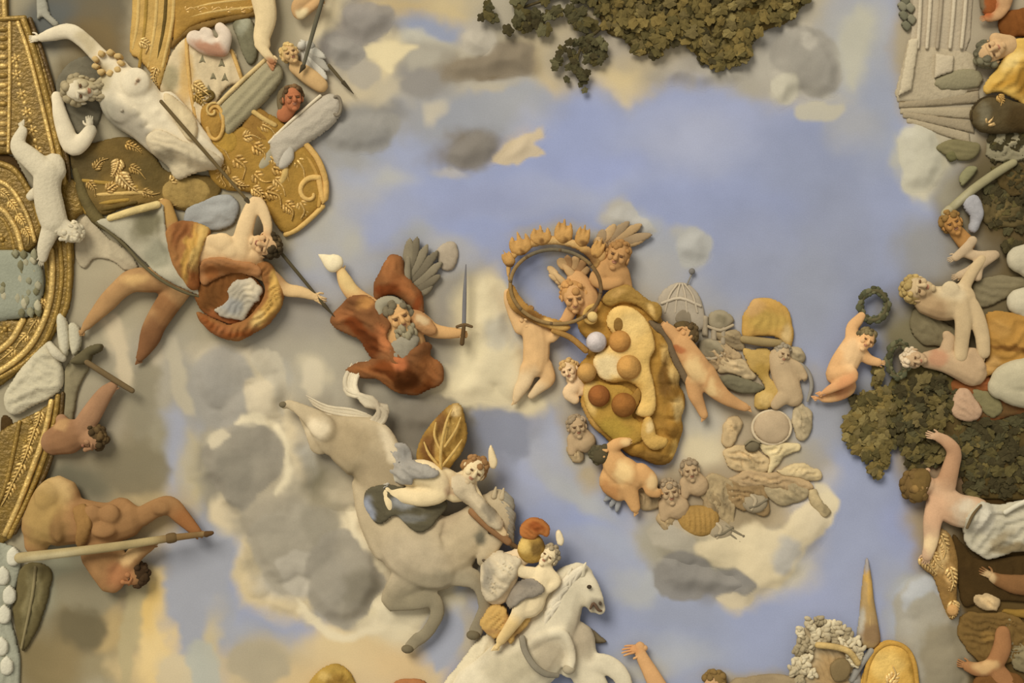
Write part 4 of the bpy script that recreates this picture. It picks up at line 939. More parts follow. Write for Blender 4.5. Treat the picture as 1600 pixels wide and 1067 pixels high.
b.limb((404,420,22,16),(428,436,24,12),(446,452,24,11),(470,456,24,9.5),(492,463,24,7)); hand(b, 490, 463, 25, (.9, .45), 26, curl=.7, flip=-1)
b.limb((290,396,20,25),(268,366,20,20),(262,340,20,15),(258,322,18,12))
b.limb((286,424,18,22),(246,436,20,21),(210,438,22,19),(188,452,20,16),(168,472,18,15),(150,492,18,11),(136,508,16,8)); foot(b, 138, 502, 16, (-.5, .85), 28)
b.limb((288,440,14,20),(262,474,14,20),(242,506,14,18),(234,526,13,17),(226,544,12,12),(218,558,12,7)); foot(b, 221, 546, 12, (-.25, 1), 24)
b.limb((392,412,26,13),(404,396,30,12))
head(b, 416, 384, 36, 24, up=(.75, .25, .1), face=(-.4, -.1, 1), hair=(66,54,34), seed=9)
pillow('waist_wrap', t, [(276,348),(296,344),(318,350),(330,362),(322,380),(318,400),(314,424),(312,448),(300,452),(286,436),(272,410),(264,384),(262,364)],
       pig((154,106,58), [(318,378,9,44,14,(194,158,88)), (300,396,6,44,14,(194,150,74)), (286,366,12,26,20,(136,86,46)), (304,440,10,14,0,(150,92,46))]), h=20, H=14, R=20, folds=[(4, 12, 105, 8)], mat='cloth', cell=2.4, over=b)  # yellow spots: shot silk tone and painted highlights on the folds
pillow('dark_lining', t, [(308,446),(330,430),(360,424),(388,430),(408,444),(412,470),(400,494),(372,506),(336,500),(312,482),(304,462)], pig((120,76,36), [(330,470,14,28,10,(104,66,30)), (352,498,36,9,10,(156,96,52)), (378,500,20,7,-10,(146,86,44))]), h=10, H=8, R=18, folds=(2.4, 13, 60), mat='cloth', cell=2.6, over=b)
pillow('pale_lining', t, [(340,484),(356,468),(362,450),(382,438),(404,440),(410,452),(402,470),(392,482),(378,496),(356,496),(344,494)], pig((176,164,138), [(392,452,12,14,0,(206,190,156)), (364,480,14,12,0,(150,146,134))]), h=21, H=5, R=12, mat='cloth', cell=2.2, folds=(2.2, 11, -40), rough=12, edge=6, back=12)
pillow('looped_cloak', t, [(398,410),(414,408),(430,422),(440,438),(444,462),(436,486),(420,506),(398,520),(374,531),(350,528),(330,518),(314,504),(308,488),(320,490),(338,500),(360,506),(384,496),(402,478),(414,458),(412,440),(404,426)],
       pig((146,98,52), [(432,452,10,34,6,(200,158,82)), (420,486,8,26,35,(198,156,80)), (404,498,16,8,-40,(198,164,98)), (348,516,36,10,16,(150,94,52)), (372,522,20,6,-5,(132,74,32)), (326,504,14,8,40,(136,78,36))]), h=20, H=17, R=14, folds=[(4, 10, -50, 8)], mat='cloth', cell=2.2)  # yellow spots again mix silk tone with painted fold highlights
pillow('painted_shade_fold', t, [(322,408),(344,402),(372,408),(398,412),(412,424),(404,434),(376,428),(344,432),(320,444),(314,430)], pig((166,116,70), [(360,420,30,6,5,(146,96,52)), (330,426,10,10,0,(150,94,48))]), h=20, H=7, R=12, folds=(1.8, 11, 8), mat='cloth', cell=2.4, over=b)  # band under the torso; its shadow is put into the tan colour
t = thing('scythe_blade', 235, 390, 'broad curved pale grey blade left of the orange drapery', 'blade', h=24)
pillow('blade', t, [(150,346),(176,338),(214,328),(252,318),(258,336),(262,362),(274,396),(292,430),(312,460),(290,452),(256,434),(222,406),(196,380),(172,362)], pig((182,172,142), [(228,350,22,30,20,(120,112,84)), (246,400,20,24,40,(150,144,118)), (216,322,40,8,-15,(214,190,130))]), h=14, H=5, R=12, cell=2.6, curve=3, over=b)
rod('cutting_edge', t, [(150,348,18,2),(172,364,24,2.2),(196,383,30,2.4),(224,412,44,2.4),(256,438,52,2.4),(290,456,52,2.2),(313,463,50,1.5)], (96,86,58), k=3)
rod('tang', t, [(172,341,24,5),(210,330,30,6),(248,321,38,6)], (214,188,124), mat='goldpaint')
spear(440, 396, 506, 476, 'dark shaft between the flying man\'s head and his reaching hand', 26, 26, 2.6, (84,74,50), (522,494))

# man with the pickaxe
t = person('person', 130, 660, 'tanned man swinging the pickaxe beside the gilded frame')
b = Body(t, pig((160,120,84), [(100,690,30,34,0,(144,104,68)), (100,664,12,10,0,(176,136,88))]), voxel=2)  # brown base carries painted shade as well as tanned skin
b.limb((84,690,14,22),(106,682,18,28),(126,676,18,22)); b.limb((130,668,20,18),(148,640,24,16),(164,616,24,13),(176,604,24,9)); hand(b, 174, 606, 26, (.7, -.7), 22, curl=1.2)
b.limb((100,668,18,16),(96,656,18,10)); head(b, 144, 684, 24, 22, up=(.9, .2, 0), face=(-.2, .9, .55), hair=(74,58,34), seed=12)
t = thing('pickaxe', 155, 575, 'brown wooden pickaxe raised above the tanned man beside the frame', 'pickaxe', h=30)
rod('handle', t, [(136,566,30,4.4),(170,588,30,4.8),(206,610,30,4.2)], (112,92,60))
pillow('axe_head', t, [(108,566),(122,552),(140,540),(156,538),(156,548),(142,556),(138,566),(124,570)], (96,86,58), h=22, H=10, cell=2.2, curve=3, back=8)

# man with the pole
t = person('person', 160, 830, 'tanned bending man holding a long pole in the lower left')
b = Body(t, pig((154,114,70), [(86,764,30,26,0,(200,166,108)), (72,806,34,50,0,(166,134,78)), (100,830,14,30,0,(140,106,62)), (206,866,18,14,-30,(206,168,112)), (190,900,24,20,0,(164,112,70)), (300,820,30,24,30,(150,100,56))]), voxel=2.4)  # darker skin base holds this figure's shade along with its tan
b.limb((66,822,16,34),(82,780,22,30),(98,770,22,26),(104,804,22,30)); b.limb((92,812,20,42),(126,814,24,36),(160,818,26,34),(196,812,26,30))
b.ell((150,800,52),(16,14,10)); b.ell((178,800,54),(16,16,10)); b.ell((168,826,54),(20,12,9)); b.ell((78,776,40),(20,24,14)); b.ell((98,820,46),(10,26,12)); b.ell((254,792,40),(16,11,9)); b.limb((150,850,22,28),(170,874,24,30)); b.limb((190,800,26,24),(216,808,26,17),(244,794,28,15),(266,790,28,16),(286,808,30,13),(308,830,32,9)); hand(b, 306, 828, 33, (.9, .5), 24, curl=1.3)
b.limb((152,866,24,26),(168,896,26,22),(176,910,26,17),(196,888,34,14),(216,862,36,14),(236,850,36,10)); hand(b, 232, 852, 37, (.9, -.3), 26, curl=1.3, flip=-1)
b.limb((60,826,14,26),(56,850,12,20))
head(b, 208, 894, 26, 23, up=(.8, .5, 0), face=(-.3, .6, .6), hair=(66,48,28), seed=15)
pillow('loincloth', t, [(120,790),(136,786),(150,800),(146,830),(138,850),(124,852),(126,820)], (150,112,62), h=30, H=10, folds=(2.2, 8, 80), mat='cloth', over=b)
t = thing('pole', 180, 860, 'long tan wooden pole held level by the bending man', 'pole', h=58)
rod('pole', t, [(32,872,52,8.5),(110,862,66,7.5),(190,852,66,7),(260,842,52,6),(324,835,44,4)], pig((164,144,98), [(80,868,50,8,-6,(186,170,126)), (290,838,40,14,0,(122,94,56))]), seg=10)
rod('iron_ring', t, [(262,842,52,8),(268,841,51,8)], (104,82,50)); rod('pole_tip', t, [(318,836,46,5),(327,834,46,3)], (92,66,36))

# white stucco child on the frame
t = thing('stucco_child', 75, 310, 'white stucco child climbing head down over the gilded frame', 'statue', h=34)
b = Body(t, (206,192,158), voxel=2, mat='stucco')
b.limb((76,272,36,23),(74,296,36,22),(78,322,36,23),(84,344,36,22)); b.limb((68,266,36,19),(48,248,34,17),(32,234,32,15),(28,222,30,12),(34,206,28,9)); foot(b, 34, 212, 28, (-.1, -1), 24)
b.limb((86,268,34,18),(84,252,30,14),(70,256,28,10)); b.limb((84,346,34,16),(76,366,34,14),(68,388,32,11),(66,402,30,8)); hand(b, 66, 400, 30, (-.3, 1), 18)
b.limb((70,310,30,14),(56,300,26,10),(46,306,24,8)); b.limb((92,350,36,14),(104,358,36,14))
head(b, 108, 362, 36, 20, up=(.9, .5, 0), face=(-.1, .6, .5), hair=(200,186,152), seed=18, eyes=False)

# winged head in the pale clouds behind the frame
t = thing('pale_drapery', 180, 400, 'pale cream cloth billowing left of the curved blade', 'cloth', h=5)
pillow('cloth', t, [(122,352),(136,336),(150,350),(170,372),(200,392),(216,418),(200,424),(176,410),(150,404),(130,420),(118,400)], (184,168,134), h=1, H=6, folds=(2.4, 26, 50), mat='cloth')
# ------------------------------------------------------------------ red cloaked god
t = person('person', 620, 520, 'bearded old man in a rust red cloak with both arms spread wide', h=24)
RUST = (126, 82, 46)
b = Body(t, pig((206,160,102), [(545,440,14,26,-30,(214,182,120))]), voxel=2)
b.limb((580,500,16,28),(606,516,18,34),(630,540,18,36),(628,566,16,36)); b.limb((590,490,20,22),(568,472,24,15),(550,456,26,13),(540,440,26,12),(533,424,26,8)); hand(b, 532, 426, 26, (-.15, -1), 22, curl=1.2)
b.limb((646,500,22,16),(660,504,26,14),(676,516,26,12),(698,520,26,10),(718,520,26,8)); hand(b, 716, 520, 27, (1, .1), 22, curl=1.3, up=(0, -.4, 1))
b.limb((612,512,26,16),(620,502,30,14)); head(b, 624, 498, 40, 26, up=(-.4, -.9, .1), face=(.35, .3, 1), hair=(118,106,80), beard=(150,138,106), seed=21)
pillow('helmet', t, [(586,486),(588,472),(600,464),(618,464),(632,474),(640,492),(632,490),(618,480),(606,482),(600,496),(590,496)], (156,146,118), h=40, H=9, cell=2.2, back=14)
pillow('helmet_crest', t, [(588,470),(586,440),(594,424),(604,404),(616,399),(628,406),(632,428),(644,440),(658,458),(662,486),(654,496),(642,482),(622,466),(604,462)],
       pig((124,80,44), [(612,418,12,18,10,(160,104,58)), (630,446,24,8,40,(154,96,52)), (606,452,18,10,0,(120,62,26)), (652,476,7,22,15,(124,64,28))]), h=22, H=15, folds=(3, 14, 55), mat='cloth')
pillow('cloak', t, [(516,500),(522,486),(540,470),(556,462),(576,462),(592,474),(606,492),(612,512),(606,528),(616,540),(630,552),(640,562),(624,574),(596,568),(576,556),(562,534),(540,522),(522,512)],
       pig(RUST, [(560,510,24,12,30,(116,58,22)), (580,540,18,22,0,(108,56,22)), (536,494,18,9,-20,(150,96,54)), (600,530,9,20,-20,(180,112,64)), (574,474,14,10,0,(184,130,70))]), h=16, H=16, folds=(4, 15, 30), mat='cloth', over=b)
pillow('cuirass', t, [(606,544),(620,530),(642,520),(656,528),(650,546),(640,560),(630,566),(612,560)], (150,140,116), h=26, H=8, folds=(2, 10, 60), over=b)
pillow('right_sleeve', t, [(640,486),(652,482),(666,494),(680,506),(684,520),(670,524),(656,516),(644,506)], pig((176,130,82), [(660,500,8,8,0,(206,176,128))]), h=20, H=8, folds=(2, 8, 50), mat='cloth', over=b, cell=2.2)
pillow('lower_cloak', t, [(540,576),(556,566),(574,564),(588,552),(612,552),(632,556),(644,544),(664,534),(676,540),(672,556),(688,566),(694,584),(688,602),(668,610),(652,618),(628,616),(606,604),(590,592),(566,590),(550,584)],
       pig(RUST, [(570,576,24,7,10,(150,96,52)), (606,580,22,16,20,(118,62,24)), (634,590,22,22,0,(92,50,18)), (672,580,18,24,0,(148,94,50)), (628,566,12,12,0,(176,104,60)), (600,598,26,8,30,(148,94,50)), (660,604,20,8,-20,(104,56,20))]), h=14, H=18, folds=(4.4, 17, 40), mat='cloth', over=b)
wing(t, (632,470), [(640,372),(652,370),(668,382),(684,392),(690,410),(688,430),(676,446)], (134,122,96), w=15, h=16, tint=(116,105,82))
t = thing('white_ball', 518, 410, 'glowing white stone held up in the old man\'s raised hand', 'ball', h=30)
b = Body(t, pig((234,216,172)), name='stone', voxel=1.6)  # even cream colour all over
b.limb((498,398,26,2),(508,404,28,8),(518,410,30,14),(524,410,30,13)).ell((520,412,30),(13,14,12))
spear_ = thing('sword', 726, 470, 'dark upright sword gripped in the old man\'s outstretched hand', 'sword', h=30)
rod('blade', spear_, [(725,506,30,3.2),(726,460,30,3.0),(728,414,28,.8)], (116,112,108), flat=.5)
rod('crossguard', spear_, [(714,510,31,2.2),(726,507,32,2.6),(737,510,31,2.2)], (104,82,52)); rod('grip', spear_, [(725,508,32,3),(722,536,32,3.6)], (92,70,42))
t = thing('feathered_cloudlet', 695, 400, 'beige feathered tuft right of the red cloaked man\'s grey wing', 'cloud', h=6)
pillow('tuft', t, [(682,390),(698,378),(712,380),(716,400),(708,420),(692,422),(684,408)], (170,154,128), h=1, H=7, folds=(1.6, 9, 60))

# ------------------------------------------------------------------ first white horse and its rider
HORSE = (196, 178, 142)
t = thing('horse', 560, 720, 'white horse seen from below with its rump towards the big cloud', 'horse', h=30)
b = Body(t, pig((188,168,130), [(540,690,46,36,20,(164,144,108)), (560,740,30,14,20,(150,132,98)), (700,790,20,40,20,(172,152,118)), (600,740,40,30,0,(170,150,114)), (640,880,60,50,0,(186,168,134)), (614,700,12,40,-25,(226,206,166)), (650,960,60,60,0,(140,128,100)), (745,940,40,60,0,(138,126,100)), (700,905,40,18,10,(160,146,116)), (748,836,12,12,0,(116,108,86)), (500,670,18,20,40,(226,206,166))]), voxel=2.6, flat=.58)  # spots paint the rump's highlight edge and darker shading
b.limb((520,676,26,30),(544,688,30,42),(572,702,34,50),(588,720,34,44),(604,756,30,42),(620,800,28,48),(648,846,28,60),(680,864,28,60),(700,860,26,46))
b.limb((522,690,34,24),(500,662,38,20),(482,648,36,14),(466,638,32,10),(452,632,30,8)); b.ell((446,634,30),(8,6,7)); b.ell((506,668,44),(20,26,14),(.7,.6,0))
b.limb((500,694,24,18),(488,670,22,14),(476,652,22,10))
b.limb((586,760,24,38),(600,800,24,44),(616,840,24,44))
b.limb((640,900,26,30),(612,934,24,19),(620,938,26,16),(655,936,30,15),(676,934,30,13),(682,956,28,12),(668,984,26,11),(652,998,24,11)); b.limb((652,996,24,11),(640,1008,22,10))
b.limb((690,890,30,26),(716,898,32,17),(738,902,32,16),(752,920,30,13),(756,948,28,11.5),(748,968,26,11)); b.limb((748,966,26,10),(742,984,24,12))
b.limb((700,850,28,44),(736,826,30,36),(762,800,32,30),(776,790,32,26))
b.limb((776,786,34,24),(776,816,38,21),(768,842,40,17),(760,862,40,13),(752,874,38,10)); b.limb((770,834,36,16),(764,860,34,9),(756,880,34,6))
for q in ((782,766),(770,764)): b.detail((q[0], q[1] + 10, 44, 5), (q[0] + 3, q[1] - 4, 46, 1.5))
m = MB().ell((764,828,56),(3.6,3.6,3)); m.build('eye', t, (64,52,34))
m = MB().ell((754,872,48),(2.6,2,2)).ell((762,874,47),(2.6,2,2)); m.build('nostril', t, (92,78,60))
mn = MB(); r_ = random.Random(3)
for i in range(16):
    f = i / 15; x = 796 - 4 * f + r_.uniform(-3, 3); y = 776 + 66 * f
    mn.tube([(x - 10, y - 6, 42, 5), (x + 2, y + 4, 38, 5), (x + r_.uniform(0, 8), y + 16, 30, 1.5)], seg=6, k=2)
mn.build('mane', t, pig((150,140,118)))
tl = MB()
for i in range(26):
    q = r_.uniform(-12, 12); w = r_.uniform(2.0, 3.8); u = r_.uniform(-5, 5)
    tl.tube([(566 + q * .5, 670, 36, w + 1), (590 + q * .6, 658 + u, 38, w + 1), (598 + q * .5, 640 + u, 36 + u * .5, w + 1), (576 + u, 628 + q * .5, 34, w + 1), (550 + q * .6, 612 + u, 30, w), (548 + q * .8, 592, 24, w), (560 + q, 572 + u * 1.5, 18, .8)], seg=6, k=3)
for i in range(14):
    q = r_.uniform(-8, 8); w = r_.uniform(1.8, 3.2)
    tl.tube([(580 + q, 652 + q * .5, 30, w), (548, 648 + q, 30, w), (512, 642 + q * .8, 27, w), (486 + q, 630 + q * 1.4, 20, .8)], seg=6, k=3)
tl.build('tail', t, pig((206,190,156), [(590,640,16,18,0,(176,160,130)), (552,606,8,22,0,(224,208,172))]))
for q in ((444,633,31,7,5),(636,1012,24,10,7),(738,990,26,11,8)): MB().ell(q[:3], (q[3], q[4], q[3])).build('hoof', t, (112,100,74))
HORSE_BODY = b

t = thing('saddle_cloth', 630, 800, 'dark blue grey saddle cloth under the rider\'s bare foot', 'saddle cloth', h=44)
pillow('cloth', t, [(568,786),(574,764),(600,756),(640,764),(686,770),(696,790),(684,810),(664,828),(640,822),(618,806),(596,816),(578,806)], pig((92,84,62), [(578,796,10,14,0,(150,152,156)), (630,786,16,7,0,(150,148,140)), (640,806,24,7,0,(120,116,104))]), h=40, H=9, folds=(3, 15, 20), mat='cloth', over=HORSE_BODY)
t = person('person', 690, 760, 'brown haired rider with one bare leg bent across the white horse', h=50)
b = Body(t, pig((228,204,154), [(704,764,12,9,0,(164,126,92)), (716,752,26,18,0,(204,180,138)), (780,830,16,16,0,(220,190,140))]), voxel=2)
b.limb((640,740,52,20),(664,740,58,22),(684,752,60,19),(686,768,60,17),(662,776,60,15),(636,774,58,13),(614,772,56,10)); foot(b, 606, 766, 58, (.2, 1), 42)
b.limb((650,736,50,18),(690,748,48,20),(712,764,48,22),(726,754,50,20)); b.limb((728,756,54,14),(746,784,58,12),(764,808,60,11),(784,832,60,8)); hand(b, 782, 830, 60, (.8, .6), 20, curl=1.3)
b.limb((730,748,54,12),(738,742,56,11)); head(b, 739, 736, 60, 23, up=(.55, -.75, 0), face=(-.2, .6, 1), hair=(146,108,66), seed=24)
pillow('tunic', t, [(600,700),(620,692),(640,700),(650,718),(674,726),(686,734),(672,746),(648,748),(646,760),(620,756),(598,760),(584,750),(600,730)], pig((160,152,136), [(636,708,10,14,0,(140,134,122)), (600,752,24,6,0,(204,194,168))]), h=40, H=12, folds=[(5, 12, 30), (2, 6, 80)], mat='cloth', over=b, rough=8)
pillow('blouse', t, [(706,744),(724,742),(740,756),(750,772),(768,790),(784,812),(780,826),(766,822),(744,800),(722,782),(708,766)], pig((204,184,146), [(764,800,12,16,0,(150,136,110))]), h=36, H=12, folds=(2.6, 12, 50), mat='cloth', over=b)
pillow('feather', t, [(762,706),(766,696),(772,708),(776,722),(772,732),(764,728)], (222,198,150), h=60, H=4, cell=2, back=50)
t = thing('golden_leaf_fan', 695, 690, 'tall golden leaf shaped fan behind the rider\'s head', 'fan', h=40)
pillow('fan', t, [(652,718),(656,690),(672,664),(692,642),(706,632),(720,634),(726,656),(730,680),(722,706),(708,724),(694,744),(684,742),(672,730)],
       pig((158,120,54), [(690,690,8,40,35,(196,160,86)), (672,700,12,22,10,(118,80,38)), (712,706,14,16,0,(190,152,76)), (684,726,10,14,0,(190,150,74)), (690,660,8,16,10,(124,86,42)), (712,642,9,8,0,(224,192,130))]), h=42, H=13, folds=(3.4, 14, 60), mat='goldpaint', back=16)
for q in ([(690,738,62,2.4),(690,700,72,2.6),(698,660,68,2.2),(706,640,60,1.4)], [(690,730,62,2),(672,708,68,2.2),(664,690,62,1.2)], [(692,726,64,2),(708,706,70,2.2),(722,686,62,1.2)], [(690,704,70,2),(680,680,68,2),(682,660,62,1.2)], [(696,696,70,2),(712,672,68,2),(720,652,60,1.2)]):
    rod('leaf_rib', t, q, (198,162,92), mat='goldpaint')
t = thing('brown_baton', 785, 833, 'brown wooden baton in the rider\'s lowered hand', 'baton', h=60)
rod('stock', t, [(738,800,56,6),(764,822,60,7.5),(794,846,60,6)], (142,104,66)); rod('point', t, [(794,846,60,4),(812,858,58,2.6),(826,868,54,1.2)], (96,72,44))

# ------------------------------------------------------------------ second white horse, its riders
t = thing('horse', 850, 985, 'rearing white horse with open mouth at the bottom centre', 'horse', h=30)
b = Body(t, pig((212,198,164), [(850,1020,30,26,0,(184,168,136)), (910,990,20,40,0,(176,160,130)), (800,1040,40,30,0,(190,176,142)), (930,945,12,12,0,(150,138,114))]), voxel=2.4, flat=.62)
b.limb((760,1090,20,60),(800,1050,24,52),(840,1020,28,48),(862,976,30,42),(876,940,32,36),(888,914,34,30),(902,904,34,26))
b.limb((896,906,38,24),(912,914,40,22),(924,930,42,17),(932,944,42,13),(936,950,42,10)); b.limb((912,926,38,16),(922,944,38,10),(924,952,38,6))
b.limb((846,1010,38,22),(836,1004,46,18),(856,992,50,14),(876,988,52,13),(888,1004,52,11),(892,1024,50,9.5),(888,1038,48,11))
b.limb((900,1000,24,30),(910,1040,22,26),(930,1080,20,24)); b.limb((890,1044,28,16),(930,1036,28,16),(952,1040,28,16),(972,1060,26,14),(976,1090,26,13))
for q in ((886,894),(908,886)): b.detail((q[0], q[1] + 10, 48, 6), (q[0] + 2, q[1], 52, 4), (q[0] + 6, q[1] - 8, 52, 1.2))
MB().ell((919,914,60),(3.8,3.2,3)).build('eye', t, (66,54,38)); MB().ell((936,940,53),(2.4,3,2.4)).build('nostril', t, (84,70,54))
rod('mouth', t, [(921,948,53,1.8),(926,940,55,2.4),(933,950,53,2.4),(938,952,50,1.6)], (98,76,56))
mn = MB()
for i in range(26):
    f = i / 25; x = 908 - 46 * f + r_.uniform(-3, 3); y = 886 + 60 * f * f + 6 * f
    mn.tube([(x + 4, y, 50, 5), (x - 6, y + 8, 52, 6), (x - 10 + r_.uniform(-6, 4), y + 24, 48, 4), (x - 6 + r_.uniform(-6, 6), y + 36, 44, 1.2)], seg=6, k=2)
mn.build('mane', t, pig((220,206,174)))
rod('girth_strap', t, [(816,992,60,5),(820,1010,70,5),(834,1032,77,5),(852,1046,70,5),(870,1050,60,4)], (136,126,104), flat=.5)
MB().ell((888,1042,50), (10,8,9)).build('hoof', t, (168,154,124))
t = thing('dark_hoof', 932, 996, 'dark brown hoof poking out right of the rearing horse\'s chest', 'hoof', h=14)
pillow('hoof', t, [(914,978),(926,984),(938,994),(948,1004),(930,1006),(916,1000)], (112,98,72), h=4, H=10, cell=2.2)
t = person('person', 840, 930, 'light clothed young rider with dark curls seated on the rearing horse', h=56)
b = Body(t, pig((226,204,158), [(790,990,30,20,-50,(222,190,128))]), voxel=2)
b.limb((836,918,56,18),(830,940,60,22),(818,944,62,20),(818,934,66,18),(812,956,66,14),(798,978,64,11),(784,998,60,9)); foot(b, 786, 994, 60, (-.5, .9), 26)
b.limb((840,920,58,20),(846,902,58,18),(852,886,58,12)); b.limb((832,896,60,11),(814,892,60,10),(806,876,60,8)); b.limb((858,896,62,10),(868,908,64,9),(856,920,66,7)); hand(b, 858, 920, 66, (-1, .3), 18, curl=1)
head(b, 856, 870, 62, 18, up=(.6, -.75, 0), face=(-.5, .3, 1), hair=(150,134,104), seed=27)
pillow('tunic', t, [(806,912),(824,902),(846,906),(852,922),(838,928),(826,932),(808,944),(796,950),(790,936)], pig((150,138,118), [(826,912,20,6,0,(130,120,104))]), h=44, H=10, folds=(4.2, 8, -30), mat='cloth', over=b, rough=8)
pillow('saddle_cloth', t, [(754,968),(770,948),(790,952),(800,968),(822,948),(836,944),(826,970),(806,990),(796,1004),(786,992),(764,990)], pig((200,160,90), [(800,980,8,18,-40,(172,132,76)), (768,988,14,6,0,(176,136,80))]), h=52, H=8, folds=(3.4, 9, -40), mat='cloth', back=24, rough=8)
pillow('feather', t, [(868,834),(874,830),(880,842),(878,852),(870,850)], (226,206,164), h=66, H=4, cell=1.8, back=50)
t = person('person', 790, 905, 'pale draped companion wearing the orange plumed golden helmet seen from behind', h=50)
b = Body(t, (216,190,148), voxel=2)
b.limb((800,878,50,18),(786,900,50,24),(776,924,48,22)); b.limb((786,876,54,13),(768,886,56,12),(760,904,56,10)); b.limb((824,860,54,16),(808,874,52,16))
b.ell((830,852,56),(17,20,16))
pillow('white_drapery', t, [(752,884),(770,868),(792,864),(812,874),(808,896),(798,912),(788,926),(772,942),(758,936),(752,914)], pig((206,188,152), [(764,900,8,22,0,(160,148,124)), (790,884,14,12,0,(224,206,168))]), h=40, H=11, folds=[(5, 11, 60), (2, 6, 20)], mat='cloth', over=b, rough=9)
hm = pillow('helmet', t, [(808,858),(814,842),(828,834),(842,838),(850,852),(848,868),(838,878),(822,878),(812,870)], pig((168,132,62), [(838,856,10,12,0,(120,92,44)), (820,848,8,10,0,(206,172,96))]), h=60, H=16, mat='goldpaint', cell=2.2, back=40)
pillow('plume', hm, [(812,834),(814,820),(828,810),(846,812),(858,824),(854,838),(842,834),(834,842),(820,840)], pig((172,108,54), [(836,824,12,6,20,(148,82,38))]), h=70, H=9, folds=(3, 7, 30), cell=2, back=50)
t = thing('white_sheet', 745, 1030, 'cream white cloth wedge falling left of the rearing horse', 'cloth', h=20)
pillow('cloth', t, [(692,1072),(712,1044),(736,1012),(752,996),(768,990),(774,1012),(756,1040),(730,1062),(714,1078)], (216,200,162), h=14, H=14, folds=(1.6, 18, -55), mat='cloth')
# ------------------------------------------------------------------ ringed crown
SK = (208, 160, 104); SKP = (220, 180, 122)
t = thing('crown', 868, 440, 'large tilted golden crown with leaf points held above the shield', 'crown', h=40)
ring = [(868 + 70 * math.cos(a) * math.cos(.12) - 56 * math.sin(a) * math.sin(.12), 448 + 70 * math.cos(a) * math.sin(.12) + 57 * math.sin(a) * math.cos(.12)) for a in np.linspace(0, 2 * math.pi, 41)[:-1]]
m = MB(); cl = ring + ring[:1]
m.tube([(x, y, 44, 2.9) for x, y in cl], seg=8, k=2); m.build('rim', t, pig((140,112,68), [(868,392,60,14,0,(108,96,72)), (934,450,10,40,0,(112,86,52))]), 'goldpaint')
pillow('lower_band', t, [(797,446),(792,462),(800,482),(822,498),(850,510),(880,518),(892,510),(876,500),(850,492),(828,478),(812,460),(804,446)], pig((170,126,62), [(830,492,26,8,25,(120,82,36)), (866,508,20,5,18,(206,164,92))]), h=34, H=9, cell=2.4, mat='goldpaint', back=24)
pillow('upper_band', t, [(796,440),(800,416),(812,398),(836,386),(866,382),(896,388),(918,402),(930,420),(938,408),(928,392),(904,378),(876,370),(846,370),(820,378),(800,394),(792,416)], pig((188,146,84), [(880,378,30,8,0,(206,166,104)), (925,400,14,14,0,(130,94,52))]), h=32, H=8, cell=2.4, mat='goldpaint', back=24)
for x, y, w, hh, a in ((816,392,17,28,-14),(846,378,16,24,-4),(880,374,14,30,4),(908,380,11,28,12),(930,398,10,26,22),(799,412,9,22,-30)):
    ca, sa = math.sin(math.radians(a)), -math.cos(math.radians(a)); px, py = -sa, ca
    q = lambda u, v: (x + px * u * w + ca * v * hh, y + py * u * w + sa * v * hh)
    pillow('crown_point', t, [q(-.9, 0), q(-1, .5), q(-.55, .9), q(-.3, .55), q(0, 1.1), q(.35, .55), q(.7, .9), q(1, .45), q(.9, 0), q(0, -.25)], pig((190,144,80), [(x, y, 5, 5, 0, (134,96,52))]), h=34, H=8, cell=2.0, mat='goldpaint', back=26)
for i in range(0, 40, 5): MB().ell((ring[i][0], ring[i][1], 46), (2.6,2.6,2.4)).build('jewel', t, (104,84,56), 'goldpaint')

def putto(x, y, label, name='cherub', h=24): return thing(name, x, y, label, 'cherub', None, h=h)
# cherub with curls and wings above the crown
t = putto(962, 405, 'winged curly cherub leaning over the crown\'s right end')
b = Body(t, (186,140,86), voxel=1.7)
b.limb((950,420,26,20),(964,428,26,20),(972,442,24,16)); b.limb((942,424,32,12),(930,436,34,11),(946,444,36,10),(966,440,36,9)); b.limb((972,430,26,11),(980,450,26,9)); hand(b, 968, 440, 36, (.9, -.2), 15)
head(b, 964, 402, 34, 23, up=(.35, -.9, 0), face=(-.25, .3, 1), hair=(160,118,68), seed=31)
MB().ell((939, 400, 32), (9,10,8)).build('shoulder_cloth', t, (198,156,96))
wing(t, (944,386), [(930,372),(944,358),(962,350),(984,346),(1004,350),(1020,366),(1008,374),(990,376)], (182,150,104), w=15, h=16, tint=(156,132,98))
t = putto(896, 455, 'winged cherub seen through the crown\'s ring with its face bowed down')
b = Body(t, (204,156,100), voxel=1.7)
b.limb((902,440,16,18),(914,462,16,22),(918,482,18,18)); b.limb((892,486,18,10),(884,500,20,9),(876,506,20,7)); hand(b, 876, 506, 21, (-.9,.3), 14)
head(b, 896, 464, 28, 24, up=(-.1, -.9, .3), face=(.1, .5, .8), hair=(186,138,80), seed=33)
wing(t, (900,436), [(872,404),(886,398),(902,398),(916,404),(922,418),(918,432)], (196,158,106), w=14, h=15, tint=(170,130,84))
wing(t, (888,448), [(856,416),(858,428),(866,436),(872,446)], (204,170,118), w=11, h=12)
t = putto(830, 560, 'cherub hanging by its arms below the crown\'s left side')
b = Body(t, pig((214,172,116), [(820,610,30,30,0,(220,190,142))]), voxel=1.8)
b.limb((834,512,16,20),(838,534,18,21),(838,556,18,21),(836,570,18,20)); b.limb((826,576,20,14),(820,596,20,12),(812,610,18,10),(806,624,16,6)); foot(b, 808, 616, 17, (-.3, 1), 18)
b.limb((850,572,16,14),(856,592,15,12),(842,606,14,9),(830,618,13,6)); b.limb((814,512,18,12),(804,492,18,10),(796,470,20,9),(794,458,22,7)); b.limb((850,516,18,11),(860,528,22,9),(870,520,26,8)); hand(b, 868, 520, 27, (.8,-.5), 15, curl=1)
